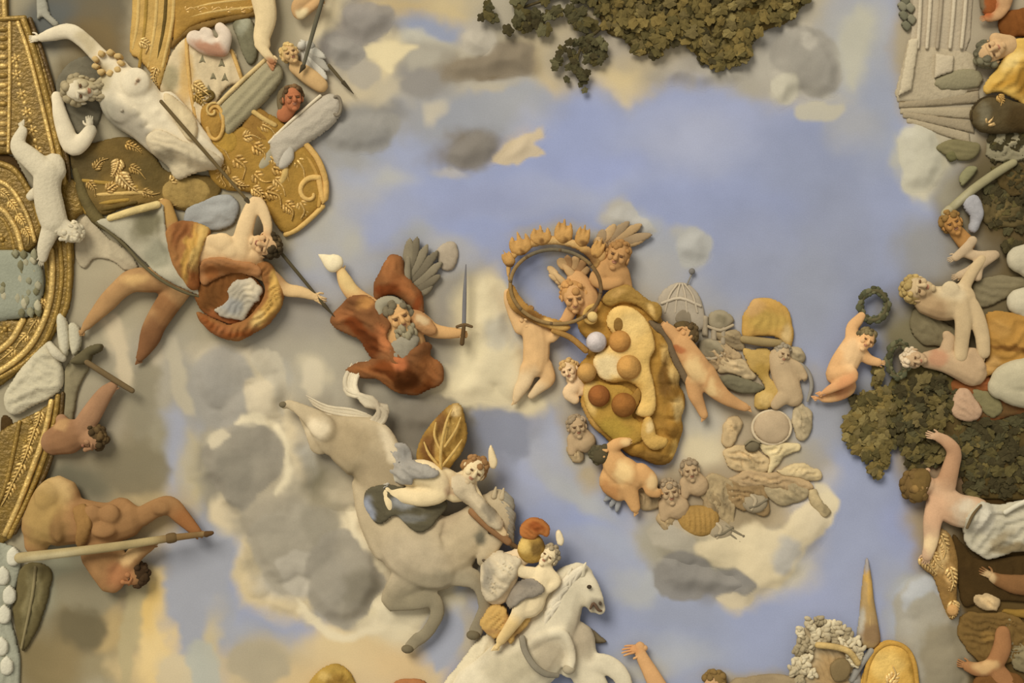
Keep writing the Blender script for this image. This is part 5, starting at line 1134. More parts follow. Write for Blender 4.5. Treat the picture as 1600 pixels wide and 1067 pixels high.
head(b, 822, 496, 18, 18, up=(-.2, -1, 0), face=(-.1, -.2, 1), hair=(150,112,68), seed=35, eyes=False)

# ------------------------------------------------------------------ golden shield with balls
t = thing('shield', 985, 600, 'large golden scalloped shield with raised balls in the middle of the sky', 'shield', h=36)
Sg = (186,144,66)
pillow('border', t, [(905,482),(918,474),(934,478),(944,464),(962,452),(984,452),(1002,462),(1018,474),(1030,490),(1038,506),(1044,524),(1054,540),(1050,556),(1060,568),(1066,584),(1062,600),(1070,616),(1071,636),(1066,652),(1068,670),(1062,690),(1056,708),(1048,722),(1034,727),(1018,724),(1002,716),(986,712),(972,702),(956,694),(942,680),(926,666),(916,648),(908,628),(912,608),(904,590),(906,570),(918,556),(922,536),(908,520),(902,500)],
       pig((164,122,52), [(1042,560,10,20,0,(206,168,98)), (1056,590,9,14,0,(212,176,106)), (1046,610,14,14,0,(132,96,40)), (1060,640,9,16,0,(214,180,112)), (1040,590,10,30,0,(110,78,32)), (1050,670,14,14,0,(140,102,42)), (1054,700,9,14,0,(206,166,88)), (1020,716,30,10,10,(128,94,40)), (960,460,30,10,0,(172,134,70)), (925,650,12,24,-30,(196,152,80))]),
       h=12, H=15, R=22, mat='goldpaint', cell=2.6, folds=(2, 24, 10, 6), curve=4,
       lobes=[(1040,530,13,.9),(1044,556,14,.95),(1052,586,14,1),(1054,614,13,1),(1056,642,14,1),(1054,670,14,1),(1046,700,15,1),(1022,714,13,.9),(996,704,12,.8),(922,640,12,.7),(936,662,12,.7),(912,575,10,.4),(980,460,16,.4)])
pillow('field', t, [(948,500),(954,486),(968,479),(986,481),(1002,492),(1014,508),(1021,528),(1023,546),(1016,560),(1015,574),(1020,594),(1024,616),(1024,638),(1016,650),(1004,651),(992,644),(1000,626),(998,608),(980,596),(958,598),(940,592),(930,578),(928,562),(938,548),(952,540),(958,524),(950,512)],
       pig((220,180,104), [(950,572,22,20,0,(226,200,144)), (1004,600,10,40,0,(218,178,100)), (990,510,20,24,30,(224,188,116)), (975,600,30,8,0,(190,146,72))]), h=34, H=10, R=16, mat='goldpaint', cell=2.4, back=24, curve=4)
pillow('lower_field', t, [(916,598),(932,594),(950,600),(972,602),(990,612),(994,630),(988,648),(1000,658),(1010,664),(1006,684),(988,694),(964,690),(944,674),(928,656),(916,636),(912,616)], pig((176,136,58), [(960,670,26,16,20,(166,134,54)), (922,620,10,24,0,(214,176,102))]), h=30, H=9, R=16, mat='goldpaint', cell=2.4, back=22)
pillow('inner_scroll', t, [(1006,654),(1016,650),(1022,664),(1026,678),(1042,684),(1040,696),(1022,702),(1008,694),(1000,676)], pig((196,156,82), [(1014,664,6,8,0,(222,190,128))]), h=36, H=11, mat='goldpaint', cell=2.2, back=22)
pillow('dark_slot', t, [(958,504),(964,496),(972,500),(974,512),(968,520),(960,516)], (140,104,48), h=42, H=4, mat='goldpaint', cell=2, back=34)
m = MB()
m.tube([(927 + (3 + 3.1 * a) * math.cos(a), 497 + (3 + 3.1 * a) * math.sin(a), 44 - a, 2.4 + .3 * a) for a in np.arange(0, 5.2, .4)], seg=8, k=2); sc = m.build('scroll', t, (196,156,84), 'goldpaint')
ball('boss', t, 926, 496, 46, 8, (224,190,120))
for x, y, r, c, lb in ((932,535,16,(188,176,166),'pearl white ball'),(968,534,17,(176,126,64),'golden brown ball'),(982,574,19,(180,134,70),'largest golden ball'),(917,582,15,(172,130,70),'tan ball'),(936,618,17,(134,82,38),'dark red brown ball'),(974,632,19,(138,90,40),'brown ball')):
    o = MB().ell((x, y, 46), (r, r, r * .95), seg=24, rings=16).build('ball', t, pig(c, [(x - r * .3, y - r * .3, r * .5, r * .5, 0, tuple(min(255, int(v * 1.14)) for v in c))], 1), 'goldpaint'); o['label'] = lb  # lighter spot at each ball's upper left is a painted highlight
pillow('drip', t, [(972,620),(986,616),(996,606),(1002,616),(996,634),(984,646)], (150,110,48), h=38, H=5, mat='goldpaint', cell=2.2, back=30)
pillow('top_ribbon', t, [(940,470),(956,452),(980,446),(996,456),(1014,470),(1030,476),(1034,490),(1026,504),(1012,492),(994,478),(972,474),(954,480)], pig((158,122,58), [(1016,486,12,6,40,(208,170,100)), (966,458,14,6,-10,(186,146,80))]), h=34, H=11, folds=(2.4,12,30), mat='goldpaint', cell=2.4, back=20)
rod('side_strap', t, [(866,518,40,4),(892,528,42,4.6),(916,548,40,5)], (164,122,62), mat='goldpaint')
t = thing('ribbon', 1056, 560, 'dark grey brown sash along the golden shield\'s right edge', 'sash', h=30)
pillow('cloth', t, [(1014,500),(1030,504),(1042,512),(1050,528),(1060,548),(1068,568),(1078,588),(1074,602),(1064,592),(1052,568),(1044,546),(1034,524),(1018,512)], (110,92,66), h=26, H=10, folds=(1.6,8,60), mat='cloth', cell=2.4, back=10)

t = putto(1095, 575, 'nude cherub hugging the golden shield\'s right edge')
b = Body(t, pig((198,150,96), [(1084,576,14,18,-20,(222,186,126)), (1112,606,10,14,-20,(222,186,126)), (1060,546,10,8,0,(172,108,64))]), voxel=1.8)  # paler spots are painted skin highlights
b.limb((1064,534,34,15),(1076,554,36,18),(1090,576,36,20),(1096,588,34,18)); b.limb((1058,528,34,11),(1046,516,36,9),(1040,510,36,7)); hand(b, 1042, 512, 37, (-.8,-.7), 16, curl=1)
b.limb((1100,584,34,19),(1114,604,32,16),(1132,620,28,12),(1150,630,24,9),(1164,636,22,7)); foot(b, 1156, 633, 23, (1, .35), 20)
b.limb((1084,596,30,15),(1086,616,28,12),(1094,634,24,9),(1100,648,22,7)); foot(b, 1098, 640, 23, (.1, 1), 18)
head(b, 1072, 522, 30, 18, up=(.6, -.7, 0), face=(-.6, -.2, .4), hair=(92,74,46), seed=37, eyes=False)
pillow('hair_mass', t, [(1054,506),(1070,502),(1086,512),(1092,526),(1086,536),(1070,526),(1056,516)], (96,78,46), h=26, H=12, cell=2.2)
t = thing('olive_cloth_end', 1160, 602, 'dark olive cloth end between the hugging cherub and the gold drapery', 'cloth', h=12)
pillow('cloth', t, [(1122,594),(1140,588),(1164,590),(1184,598),(1196,606),(1184,614),(1160,614),(1136,608)], (112,104,78), h=6, H=8, folds=(1.6,9,10), mat='cloth', cell=2.2)
t = putto(975, 735, 'dark haired cherub pushing up the golden shield from below')
b = Body(t, pig((204,156,98), [(972,738,14,18,0,(226,190,128)), (1018,752,10,14,0,(226,190,132)), (978,694,10,8,0,(220,182,122)), (950,770,20,14,30,(186,134,80))]), voxel=1.8)  # pale spots are highlights painted on torso, leg and arm
b.limb((956,712,26,17),(964,728,28,22),(980,740,28,23),(990,746,26,20)); b.limb((954,702,30,11),(966,692,36,10),(978,690,40,8)); hand(b, 978, 690, 41, (.8,-.6), 16, curl=1)
b.limb((1000,738,28,16),(1014,750,28,14),(1016,766,26,10),(1026,770,24,8)); foot(b, 1016, 766, 25, (1, .1), 20)
b.limb((978,756,26,18),(986,774,24,13),(992,792,22,9)); foot(b, 992, 788, 22, (.15, 1), 18)
b.limb((958,730,22,14),(952,754,20,16),(968,770,18,14))
head(b, 940, 711, 28, 17, up=(-.8, -.4, 0), face=(.6, -.1, .5), hair=(84,76,52), seed=39, eyes=False)
MB().ell((938,710,30), (16,15,14)).ell((930,704,26), (8,9,8)).ell((946,700,30), (8,7,8)).build('hair', t, (84,74,50))
wing(t, (972,766), [(950,772),(944,784),(954,794),(964,802)], (150,148,142), w=9, h=10)
t = putto(892, 590, 'small pale cherub face peeping from behind the shield\'s left edge')
b = Body(t, (222,188,140), voxel=1.6)
b.limb((896,592,14,12),(908,606,14,14)); b.limb((898,604,20,11),(888,614,22,10),(898,624,22,8)); head(b, 890, 579, 24, 17, up=(-.4,-1,0), face=(-.2,.5,1), hair=(206,168,108), seed=41)

# ------------------------------------------------------------------ faint beige group around the shield
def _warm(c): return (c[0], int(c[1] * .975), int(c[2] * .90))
BG = (176, 156, 124); BGL = (206, 188, 150); BGD = (140, 124, 98)
for x, y, r, lb, sd in ((902,668,18,'faint beige cherub head left of the shield\'s lower edge',43),(1078,736,18,'faint beige cherub head right of the pushing cherub',45),(1046,770,20,'shadowed beige cherub head beside the pushing cherub\'s leg',47)):  # all three heads share one beige
    t = putto(x, y, lb, h=10)
    b = Body(t, (180,152,112), voxel=1.8); b.limb((x, y + 4, 8, r * .7), (x + 12, y + 22, 8, r)); b.limb((x - 6, y + 18, 8, r * .6), (x - 8, y + 38, 8, r * .4))
    head(b, x, y, 14, r, up=(-.2, -1, 0), face=(.1, .3, 1), hair=(150,130,100), seed=sd)
t = thing('domed_temple', 1062, 480, 'faint grey domed temple with a finial behind the shield\'s top', 'building', h=8)
pillow('dome', t, [(1024,500),(1026,474),(1036,454),(1056,442),(1076,444),(1092,460),(1100,484),(1102,510),(1080,520),(1050,512)], (168,154,130), h=2, H=8, R=30)
for q in (-.7, -.25, .25, .7): rod('rib', t, [(1064 + q * 8, 444, 11, 1.6), (1064 + q * 26, 462, 13, 1.6), (1064 + q * 36, 488, 12, 1.6)], (184,168,140))
rod('drum_band', t, [(1034,474,12,2.4),(1062,466,14,2.4),(1094,478,11,2.4)], (188,172,144)); pillow('arched_window', t, [(1056,502),(1056,490),(1066,482),(1078,488),(1080,504),(1068,508)], (136,122,98), h=11, H=2, cell=2, edge=1)
rod('finial_pole', t, [(1072,448,8,1.4),(1080,430,8,1.2)], (136,128,112)); MB().ell((1081,424,9), (5,5,5)).build('finial', t, (122,116,106))
for i, (x, y) in enumerate(((1098,500),(1112,508),(1126,514))): pillow('drum_pier', t, [(x, y - 8), (x + 9, y - 6), (x + 8, y + 26), (x - 1, y + 24)], (160,144,116), h=3, H=5, cell=2.4, curve=1)
for x, y, rx, ry, lb in ((1125,500,20,16,'dim grey olive helmet behind the domed temple'),(1110,545,22,16,'dim beige bundle below the domed temple')):
    t = thing('armour_trophy', x, y, lb, 'armour', h=6)
    pillow('helmet', t, [(x + rx * math.cos(a) * (1 + .12 * math.cos(3 * a)), y + ry * math.sin(a)) for a in np.linspace(0, 2 * math.pi, 12)[:-1]], pig((152,138,108), [(x, y, rx * .5, ry * .4, 0, (130,118,90))]), h=2, H=9, folds=(1.4, 11, 30))
    rod('brim', t, [(x - rx, y + ry * .6, 7, 2.4), (x, y + ry, 10, 2.6), (x + rx, y + ry * .5, 7, 2.4)], (172,154,122))
t = thing('gold_canopy', 1200, 505, 'dome shaped yellow gold canopy against the blue right of the temple', 'canopy', h=12)
pillow('dome', t, [(1160,520),(1162,494),(1172,474),(1186,466),(1210,468),(1226,478),(1236,498),(1240,522),(1234,546),(1216,530),(1190,526),(1168,528)], pig((190,148,76), [(1200,500,30,16,0,(184,150,76)), (1228,525,9,18,0,(208,176,116)), (1180,480,16,10,0,(190,150,92))]), h=4, H=11, R=26, folds=(1.8, 13, 70), mat='cloth')
rod('band', t, [(1162,530,13,6),(1190,534,16,7),(1218,536,13,6)], (150,128,84))
pillow('hanging', t, [(1160,544),(1180,546),(1202,546),(1206,566),(1202,584),(1214,598),(1228,610),(1214,626),(1196,640),(1180,636),(1182,616),(1196,606),(1184,588),(1170,570)], pig((186,152,84), [(1190,580,12,16,30,(170,136,66)), (1200,625,12,10,0,(206,172,104))]), h=5, H=9, folds=(2, 11, 60), mat='cloth')
t = putto(1235, 590, 'pale beige seated child below the gold canopy holding a grey bow', h=12)
b = Body(t, (184,158,118), voxel=2)
b.limb((1218,560,8,18),(1224,580,8,20),(1232,604,8,20),(1240,620,8,16)); b.limb((1226,566,12,10),(1246,574,12,9),(1256,588,12,7)); b.limb((1240,612,10,14),(1222,622,12,12),(1212,632,12,9)); hand(b, 1254, 586, 13, (.5,.8), 15, curl=1)
head(b, 1222, 554, 14, 16, up=(.3,-1,0), face=(.2,.4,1), hair=(150,136,110), seed=49)
t = thing('grey_bow', 1258, 590, 'curved grey bow at the right edge of the beige group', 'bow', h=10)
rod('bow', t, [(1236,566,10,2.4),(1252,570,11,3.2),(1264,584,11,3.4),(1268,604,11,3.2),(1262,626,10,2.2)], (142,134,118))
t = thing('oval_shield', 1206, 668, 'smooth beige oval shield with a rim below the gold canopy', 'shield', h=10)
pillow('boss', t, [(1178,672),(1182,652),(1200,642),(1222,644),(1234,660),(1232,682),(1214,694),(1192,690)], (184,160,124), h=4, H=12)
ov = [(1206 + 30 * math.cos(a), 668 + 26 * math.sin(a), 8, 2.4) for a in np.linspace(0, 2 * math.pi, 21)]; rod('rim', t, ov, (200,180,144), k=2)
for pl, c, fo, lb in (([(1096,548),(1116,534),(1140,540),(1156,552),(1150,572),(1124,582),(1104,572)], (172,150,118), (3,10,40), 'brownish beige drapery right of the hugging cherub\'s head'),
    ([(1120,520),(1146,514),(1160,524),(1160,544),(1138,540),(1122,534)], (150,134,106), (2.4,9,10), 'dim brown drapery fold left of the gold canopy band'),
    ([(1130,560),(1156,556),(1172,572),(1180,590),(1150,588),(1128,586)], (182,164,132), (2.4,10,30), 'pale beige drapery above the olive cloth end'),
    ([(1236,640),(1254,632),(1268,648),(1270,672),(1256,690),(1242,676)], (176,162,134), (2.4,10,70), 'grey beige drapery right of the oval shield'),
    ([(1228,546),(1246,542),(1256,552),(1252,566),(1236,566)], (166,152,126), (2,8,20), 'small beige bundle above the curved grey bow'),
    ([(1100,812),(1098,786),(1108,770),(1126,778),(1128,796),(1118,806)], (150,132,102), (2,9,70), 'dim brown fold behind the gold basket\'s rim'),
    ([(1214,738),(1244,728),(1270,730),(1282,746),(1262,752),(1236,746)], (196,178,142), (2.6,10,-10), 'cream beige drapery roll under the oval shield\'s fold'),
    ([(990,770),(1006,752),(1026,756),(1034,780),(1020,800),(1000,792)], (160,140,108), (2,10,60), 'shadowed beige drapery between the pushing cherub\'s legs and a faint head'),  # a browner beige
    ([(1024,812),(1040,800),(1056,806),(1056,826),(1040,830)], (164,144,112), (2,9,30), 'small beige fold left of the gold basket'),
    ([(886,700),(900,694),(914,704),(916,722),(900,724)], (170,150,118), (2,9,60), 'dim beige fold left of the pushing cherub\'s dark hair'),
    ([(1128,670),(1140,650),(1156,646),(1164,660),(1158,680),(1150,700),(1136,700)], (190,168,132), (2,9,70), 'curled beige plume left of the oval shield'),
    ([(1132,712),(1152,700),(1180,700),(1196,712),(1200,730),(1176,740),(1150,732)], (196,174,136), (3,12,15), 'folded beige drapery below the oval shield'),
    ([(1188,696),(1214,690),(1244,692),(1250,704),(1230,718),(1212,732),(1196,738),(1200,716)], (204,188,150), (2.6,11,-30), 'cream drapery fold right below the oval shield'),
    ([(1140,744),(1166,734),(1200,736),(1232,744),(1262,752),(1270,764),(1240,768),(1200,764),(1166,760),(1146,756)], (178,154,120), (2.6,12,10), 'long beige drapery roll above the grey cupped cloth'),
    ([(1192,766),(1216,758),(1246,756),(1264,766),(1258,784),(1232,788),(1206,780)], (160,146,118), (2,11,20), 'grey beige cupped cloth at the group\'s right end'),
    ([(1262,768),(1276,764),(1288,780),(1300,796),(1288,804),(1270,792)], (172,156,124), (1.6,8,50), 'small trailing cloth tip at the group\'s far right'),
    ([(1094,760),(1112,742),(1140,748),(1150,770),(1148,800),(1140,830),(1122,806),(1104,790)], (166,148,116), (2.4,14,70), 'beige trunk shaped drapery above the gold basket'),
    ([(1128,760),(1160,752),(1196,764),(1204,790),(1194,806),(1174,800),(1150,796)], (144,122,88), (2.4,11,20), 'brown drapery right of the gold basket')):  # the darkest brown of the group
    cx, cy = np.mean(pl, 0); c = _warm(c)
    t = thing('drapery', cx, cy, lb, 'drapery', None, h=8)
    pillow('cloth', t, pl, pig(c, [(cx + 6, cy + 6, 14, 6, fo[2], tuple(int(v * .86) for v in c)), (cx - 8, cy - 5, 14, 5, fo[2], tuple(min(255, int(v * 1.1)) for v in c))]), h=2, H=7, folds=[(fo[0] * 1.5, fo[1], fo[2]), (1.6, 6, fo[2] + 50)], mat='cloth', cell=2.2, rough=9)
MBt = thing('dark_pot', 1175, 696, 'small dark olive pot nested in the beige drapery', 'pot', h=12)
pillow('pot', MBt, [(1164,700),(1168,690),(1182,688),(1188,696),(1182,706),(1170,706)], (112,100,74), h=6, H=9, cell=2); rod('pot_rim', MBt, [(1164,694,15,2),(1174,687,16,2),(1186,691,15,2)], (136,122,92))
t = thing('gold_basket', 1090, 815, 'gold brown ribbed basket under the beige cherubs', 'basket', h=10)
pillow('basket', t, [(1058,800),(1072,792),(1096,790),(1116,796),(1124,808),(1120,826),(1104,838),(1080,836),(1062,822)], (162,126,66), h=4, H=13, folds=(2, 8, 85, 1), mat='goldpaint', cell=2.2)
pillow('base', t, [(1056,816),(1072,832),(1096,842),(1114,838),(1116,846),(1094,848),(1068,842)], (170,140,104), h=3, H=8, cell=2.2)
for x, y, r, lb in ((1126,830,20,'round grey metal helmet right of the gold basket'),(1180,786,20,'grey beige helmet at the brown drapery\'s right end')):
    t = thing('helmet', x, y, lb, 'helmet', h=10)
    pillow('bowl', t, [(x + r * math.cos(a), y + r * .8 * math.sin(a)) for a in np.linspace(0, 2 * math.pi, 12)[:-1]], (158,142,112), h=3, H=12, cell=2.2)
    rod('visor', t, [(x - 8, y + 6, 15, 2.6), (x + 4, y + 2, 17, 2.6), (x + r * .9, y - 6, 12, 2.2)], (122,110,86)); rod('crest', t, [(x - 6, y - 12, 14, 2.6), (x, y - 4, 18, 3), (x - 6, y + 10, 14, 2.2)], (180,162,128))
for x0, y0, x1, y1, lb in ((1134,822,1162,838,'upper thin grey arrow beside the round helmet'),(1132,828,1156,846,'lower thin grey arrow beside the round helmet')):
    t = thing('arrow', (x0 + x1) / 2, (y0 + y1) / 2, lb, 'arrow', h=12); rod('shaft', t, [(x0, y0, 14, 1.8), (x1, y1, 10, 1.8)], (130,118,92)); rod('arrowhead', t, [(x1, y1, 10, 3), (x1 + 6, y1 + 3, 9, .6)], (112,100,78))
# ------------------------------------------------------------------ flying child with wreaths
def wreath(cx, cy, rx, ry, label, h=20, rot=0, col=((84,84,58),(104,100,70),(72,70,46))):
    t = thing('wreath', cx, cy, label, 'wreath', h=h); n = 20; r_ = random.Random(int(cx))
    c, s = math.cos(rot), math.sin(rot)
    pt = lambda a, k=1: (cx + k * rx * math.cos(a) * c - k * ry * math.sin(a) * s, cy + k * rx * math.cos(a) * s + k * ry * math.sin(a) * c)
    rod('twig', t, [pt(a) + (h, 3.4) for a in np.linspace(0, 2 * math.pi, 21)], (92,84,56), k=2)
    for i in range(n):
        a = 2 * math.pi * i / n
        for q in (.86, 1.12):
            x, y = pt(a + r_.uniform(-.1, .1), q); x2, y2 = pt(a + .5, q * r_.uniform(.92, 1.2))
            dx, dy = x2 - x, y2 - y; px, py = -dy * .35, dx * .35
            pillow('leaf', t, [(x, y), (x + dx * .5 + px, y + dy * .5 + py), (x2, y2), (x + dx * .5 - px, y + dy * .5 - py)], col[(i + (q > 1)) % 3], h=h - 2 + r_.uniform(0, 4), H=2.4, cell=2.2, curve=3, edge=1)
    return t
wreath(1365, 477, 20, 23, 'dark leafy wreath raised high against the blue by the flying child', rot=.3)
wreath(1404, 562, 15, 26, 'dark leafy wreath above the pale haired figure\'s head', rot=.1)
t = putto(1320, 560, 'nude dark haired flying cherub holding up a wreath against the blue')
b = Body(t, pig((214,166,110), [(1330,552,16,20,20,(226,186,132)), (1285,608,20,12,-30,(206,152,100)), (1320,600,14,24,30,(200,142,92))]), voxel=1.8)  # pale torso spot is a painted highlight
b.limb((1336,534,22,17),(1328,552,24,21),(1318,570,24,22),(1310,584,22,20)); b.limb((1332,528,22,12),(1332,512,22,10),(1340,502,22,9),(1346,494,22,7)); hand(b, 1345, 497, 22, (.4,-1), 16, curl=1.2)
b.limb((1346,552,22,11),(1358,562,22,8.5),(1372,566,22,7)); hand(b, 1372, 566, 22, (1,.1), 16, curl=.5)
b.limb((1306,582,28,15),(1322,580,38,12),(1328,588,42,11),(1314,598,42,9),(1300,605,36,8),(1290,611,30,6)); foot(b, 1296, 608, 28, (-1,.5), 22)
b.limb((1316,588,18,15),(1328,604,16,12),(1316,616,16,9),(1300,621,16,8),(1288,623,16,6)); foot(b, 1290, 620, 16, (-1,.15), 20)
head(b, 1351, 532, 30, 18, up=(.5,-.8,0), face=(-.1,.5,1), hair=(96,84,56), seed=51)

# ------------------------------------------------------------------ right edge figures
t = person('person', 1480, 480, 'blond woman leaning in from the right edge with pale arms')
b = Body(t, pig((194,168,124), [(1482,452,18,16,0,(206,184,142)), (1455,490,26,22,0,(166,136,96)), (1440,470,14,16,0,(176,146,104))]), voxel=2)
b.limb((1452,470,18,24),(1476,474,20,28),(1500,468,18,26)); b.ell((1482,454,34),(15,15,9))
b.limb((1498,474,30,16),(1502,500,34,14),(1500,530,34,12),(1498,556,32,11)); hand(b, 1499, 556, 32, (.1,1), 24)
b.limb((1514,478,26,15),(1524,498,28,14),(1532,524,30,12),(1534,550,30,11)); hand(b, 1534, 548, 30, (-.2,1), 22)
b.limb((1500,462,20,12),(1510,440,22,10),(1522,420,22,9),(1534,406,20,8)); head(b, 1434, 452, 26, 25, up=(-1,-.1,0), face=(.3,-.2,1), hair=(170,144,88), hairfn='long', seed=53)
b.limb((1450,462,20,13),(1470,468,20,14))
t = person('person', 1450, 560, 'pale headed reclining figure beside the second wreath')
b = Body(t, pig((186,156,116), [(1460,560,14,14,0,(180,134,98))]), voxel=2)
b.limb((1450,562,16,14),(1474,562,18,20),(1498,568,18,24),(1520,580,16,24)); b.limb((1478,548,24,12),(1482,532,26,11),(1478,524,26,8)); b.limb((1500,560,24,12),(1518,554,26,12),(1528,572,28,10))
head(b, 1428, 560, 24, 19, up=(-1,0,0), face=(.1,.3,1), hair=(206,184,148), seed=55)
t = thing('orange_drapery', 1570, 535, 'broad ochre orange drapery at the right edge', 'drapery', h=22)
pillow('cloth', t, [(1542,494),(1560,486),(1600,490),(1680,490),(1680,580),(1600,580),(1570,572),(1552,584),(1536,590),(1530,576),(1546,556),(1540,530)], pig((168,124,58), [(1580,545,40,5,10,(116,78,32)), (1560,512,14,14,0,(180,136,70)), (1548,570,14,14,-40,(186,144,82))]), h=14, H=12, folds=(3, 20, 10), mat='cloth')
t = person('person', 1580, 605, 'large pale bent knee under the ochre orange drapery')
b = Body(t, (182,170,136), voxel=2.4)
b.limb((1700,560,18,36),(1620,584,20,32),(1576,592,22,26),(1562,604,22,20)); b.limb((1566,604,22,20),(1600,616,18,22),(1690,620,16,24)); foot(b, 1690, 622, 14, (1,.1), 40)
t = thing('dark_red_cloth', 1520, 620, 'dark red brown cloth wrapped around the pink cloth', 'cloth', h=10)
pillow('cloth', t, [(1484,600),(1500,588),(1530,580),(1552,590),(1556,606),(1600,612),(1680,620),(1680,660),(1600,650),(1560,656),(1530,664),(1500,656),(1486,636)], pig((126,76,38), [(1540,594,16,8,0,(162,98,56)), (1560,640,40,14,0,(96,70,38))]), h=3, H=9, folds=(2.4, 14, 20), mat='cloth')
t = thing('pink_cloth', 1515, 632, 'pinkish beige cloth bundle inside the dark red cloth', 'cloth', h=18)
pillow('cloth', t, [(1490,616),(1500,604),(1516,608),(1526,622),(1534,640),(1528,654),(1508,658),(1492,648),(1488,632)], (184,150,116), h=13, H=9, folds=(2, 12, 40), mat='cloth', cell=2.4)
pillow('olive_end', t, [(1520,610),(1540,610),(1560,620),(1570,640),(1552,652),(1534,640)], (126,116,78), h=10, H=7, folds=(1.6,9,30), mat='cloth')
t = person('person', 1500, 350, 'small orange brown face with a bluish scarf near the right edge', h=16)
b = Body(t, (176,128,70), voxel=1.8)
b.limb((1496,362,10,12),(1512,380,8,14)); head(b, 1488, 350, 16, 20, up=(-.5,-1,0), face=(.2,.5,1), hair=(140,106,56), seed=57)
pillow('scarf', t, [(1504,314),(1514,304),(1528,310),(1538,328),(1534,346),(1522,362),(1512,358),(1516,340),(1508,328)], (164,160,156), h=12, H=10, mat='cloth', cell=2.4, folds=(1.6,9,70))
t = person('person', 1520, 400, 'pale thin crossed arms between the small face and the blond woman')
b = Body(t, (190,164,126), voxel=1.8)
b.limb((1520,376,18,8),(1508,390,18,8),(1494,402,16,7)); hand(b, 1496, 400, 16, (-.9,.5), 18)
b.limb((1552,400,16,8),(1532,412,18,9),(1514,424,18,8),(1500,430,16,7)); hand(b, 1502, 428, 17, (-.9,.4), 18, flip=-1); b.limb((1548,400,14,8),(1530,416,16,9),(1528,432,16,8)); b.limb((1510,395,14,8),(1530,400,14,9),(1556,398,12,8))
for x, y, lb in ((1594,405,'upper pale round knee at the right edge'),(1594,472,'lower pale round knee at the right edge')):
    t = person('person', x, y, lb, h=14); b = Body(t, (190,178,146), voxel=2.2); b.limb((1690, y - 20, 8, 30), (1630, y - 4, 12, 28), (x, y, 14, 22)); b.limb((x, y, 14, 20), (1630, y + 18, 10, 22), (1690, y + 24, 8, 20))
t = thing('cloud_roll', 1570, 440, 'dim olive drapery between the two pale round knees', 'drapery', h=5)
pillow('cloth', t, [(1520,446),(1556,430),(1590,432),(1680,430),(1680,446),(1600,450),(1570,470),(1530,480)], (124,112,82), h=1, H=6, folds=(2,14,10), mat='cloth')
t = thing('blonde_cloak', 1430, 500, 'olive brown cloak under the blond woman\'s hair', 'cloak', h=6)
pillow('cloak', t, [(1426,486),(1444,480),(1470,500),(1500,520),(1490,548),(1462,540),(1440,536),(1424,516)], (118,106,76), h=2, H=8, folds=(2,13,40), mat='cloth')

# pale pavilion
t = thing('stone_column', 1465, 90, 'pale beige stone column with base slabs at the upper right', 'column', h=10)
pillow('shaft', t, [(1430,-60),(1526,-60),(1518,60),(1508,86),(1424,74),(1426,40)], (184,168,138), h=0, H=6, R=36, curve=1, mat='stucco', edge=1)
for x0, x1 in ((1440,1434),(1456,1448),(1474,1464),(1494,1484),(1512,1502)): rod('fluting', t, [(x0, -50, 11, 3), ((x0 + x1) / 2, 20, 12, 3.2), (x1, 74, 11, 3)], (198,182,150) if x0 != 1474 else (164,148,120), mat='stucco')
pillow('base', t, [(1420,66),(1510,78),(1530,88),(1526,120),(1510,150),(1460,160),(1404,158),(1400,144),(1412,100)], (178,162,130), h=0, H=6, R=14, curve=1, mat='stucco', edge=1, folds=(1.2,22,75))
pillow('plinth_block', t, [(1462,84),(1490,88),(1488,112),(1460,122)], (188,172,140), h=10, H=4, curve=1, mat='stucco'); pillow('plinth_edge', t, [(1420,62),(1436,60),(1424,140),(1404,150)], (196,180,146), h=10, H=4, curve=1, mat='stucco')
t = thing('stone_stack', 1460, 180, 'fanned stack of beige stone slabs below the pale stone column', 'stonework', h=8)
for i, (a, b_, c) in enumerate((((1408,152),(1530,130),(166,150,118)),((1406,164),(1530,150),(154,138,108)),((1408,172),(1526,176),(168,152,120)),((1412,178),(1522,198),(156,140,110)),((1418,186),(1516,216),(170,154,122)))):
    pillow('slab', t, [(a[0], a[1] - 5), (b_[0], b_[1] - 9), (b_[0] + 2, b_[1] + 10), (a[0], a[1] + 5)], c, h=0.5 + (i % 2) * 1.2, H=3, curve=1, mat='stucco', R=8, edge=1)
pillow('greenish_stone', t, [(1462,122),(1500,108),(1532,112),(1530,136),(1470,140)], (140,130,98), h=4, H=6, curve=2, mat='stucco')  # darker, greenish stone
t = thing('tree_sprig', 1418, 20, 'dark green sprig left of the pale stone column at the top', 'branch', h=6)
for i, (x, y) in enumerate(((1414,0),(1422,12),(1412,24),(1424,30),(1416,40),(1410,10))): pillow('leaf', t, [(x - 8, y - 2), (x, y - 8), (x + 8, y), (x + 2, y + 9)], ((112,108,84),(132,126,100))[i % 2], h=4, H=3, cell=2.4, curve=3)

# top right group
t = person('person', 1545, 82, 'dark haired head bent behind the golden drape in the top right', h=24)
b = Body(t, pig((196,160,112)), voxel=2)
b.limb((1556,80,16,14),(1576,70,14,18)); b.limb((1556,60,20,10),(1572,62,20,9)); head(b, 1548, 82, 24, 24, up=(-.8,.4,0), face=(.4,-.3,.8), hair=(96,90,68), seed=61)
t = thing('red_brown_drape', 1590, 40, 'red brown drape in the top right corner', 'drapery', h=10)
pillow('cloth', t, [(1564,20),(1590,14),(1680,0),(1680,70),(1600,56),(1580,66),(1564,48)], (120,72,30), h=6, H=10, folds=(2.4,15,60), mat='cloth')
t = person('person', 1555, 15, 'ruddy pink child cut off by the top right edge', h=22)
b = Body(t, pig((196,152,104), [(1545,8,12,20,0,(166,86,42))]), voxel=1.8)
b.limb((1570,-30,14,20),(1566,0,14,18),(1562,14,16,12)); b.limb((1570,8,16,11),(1560,22,18,9),(1546,26,18,8)); hand(b, 1548, 26, 18, (-1,.2), 18)
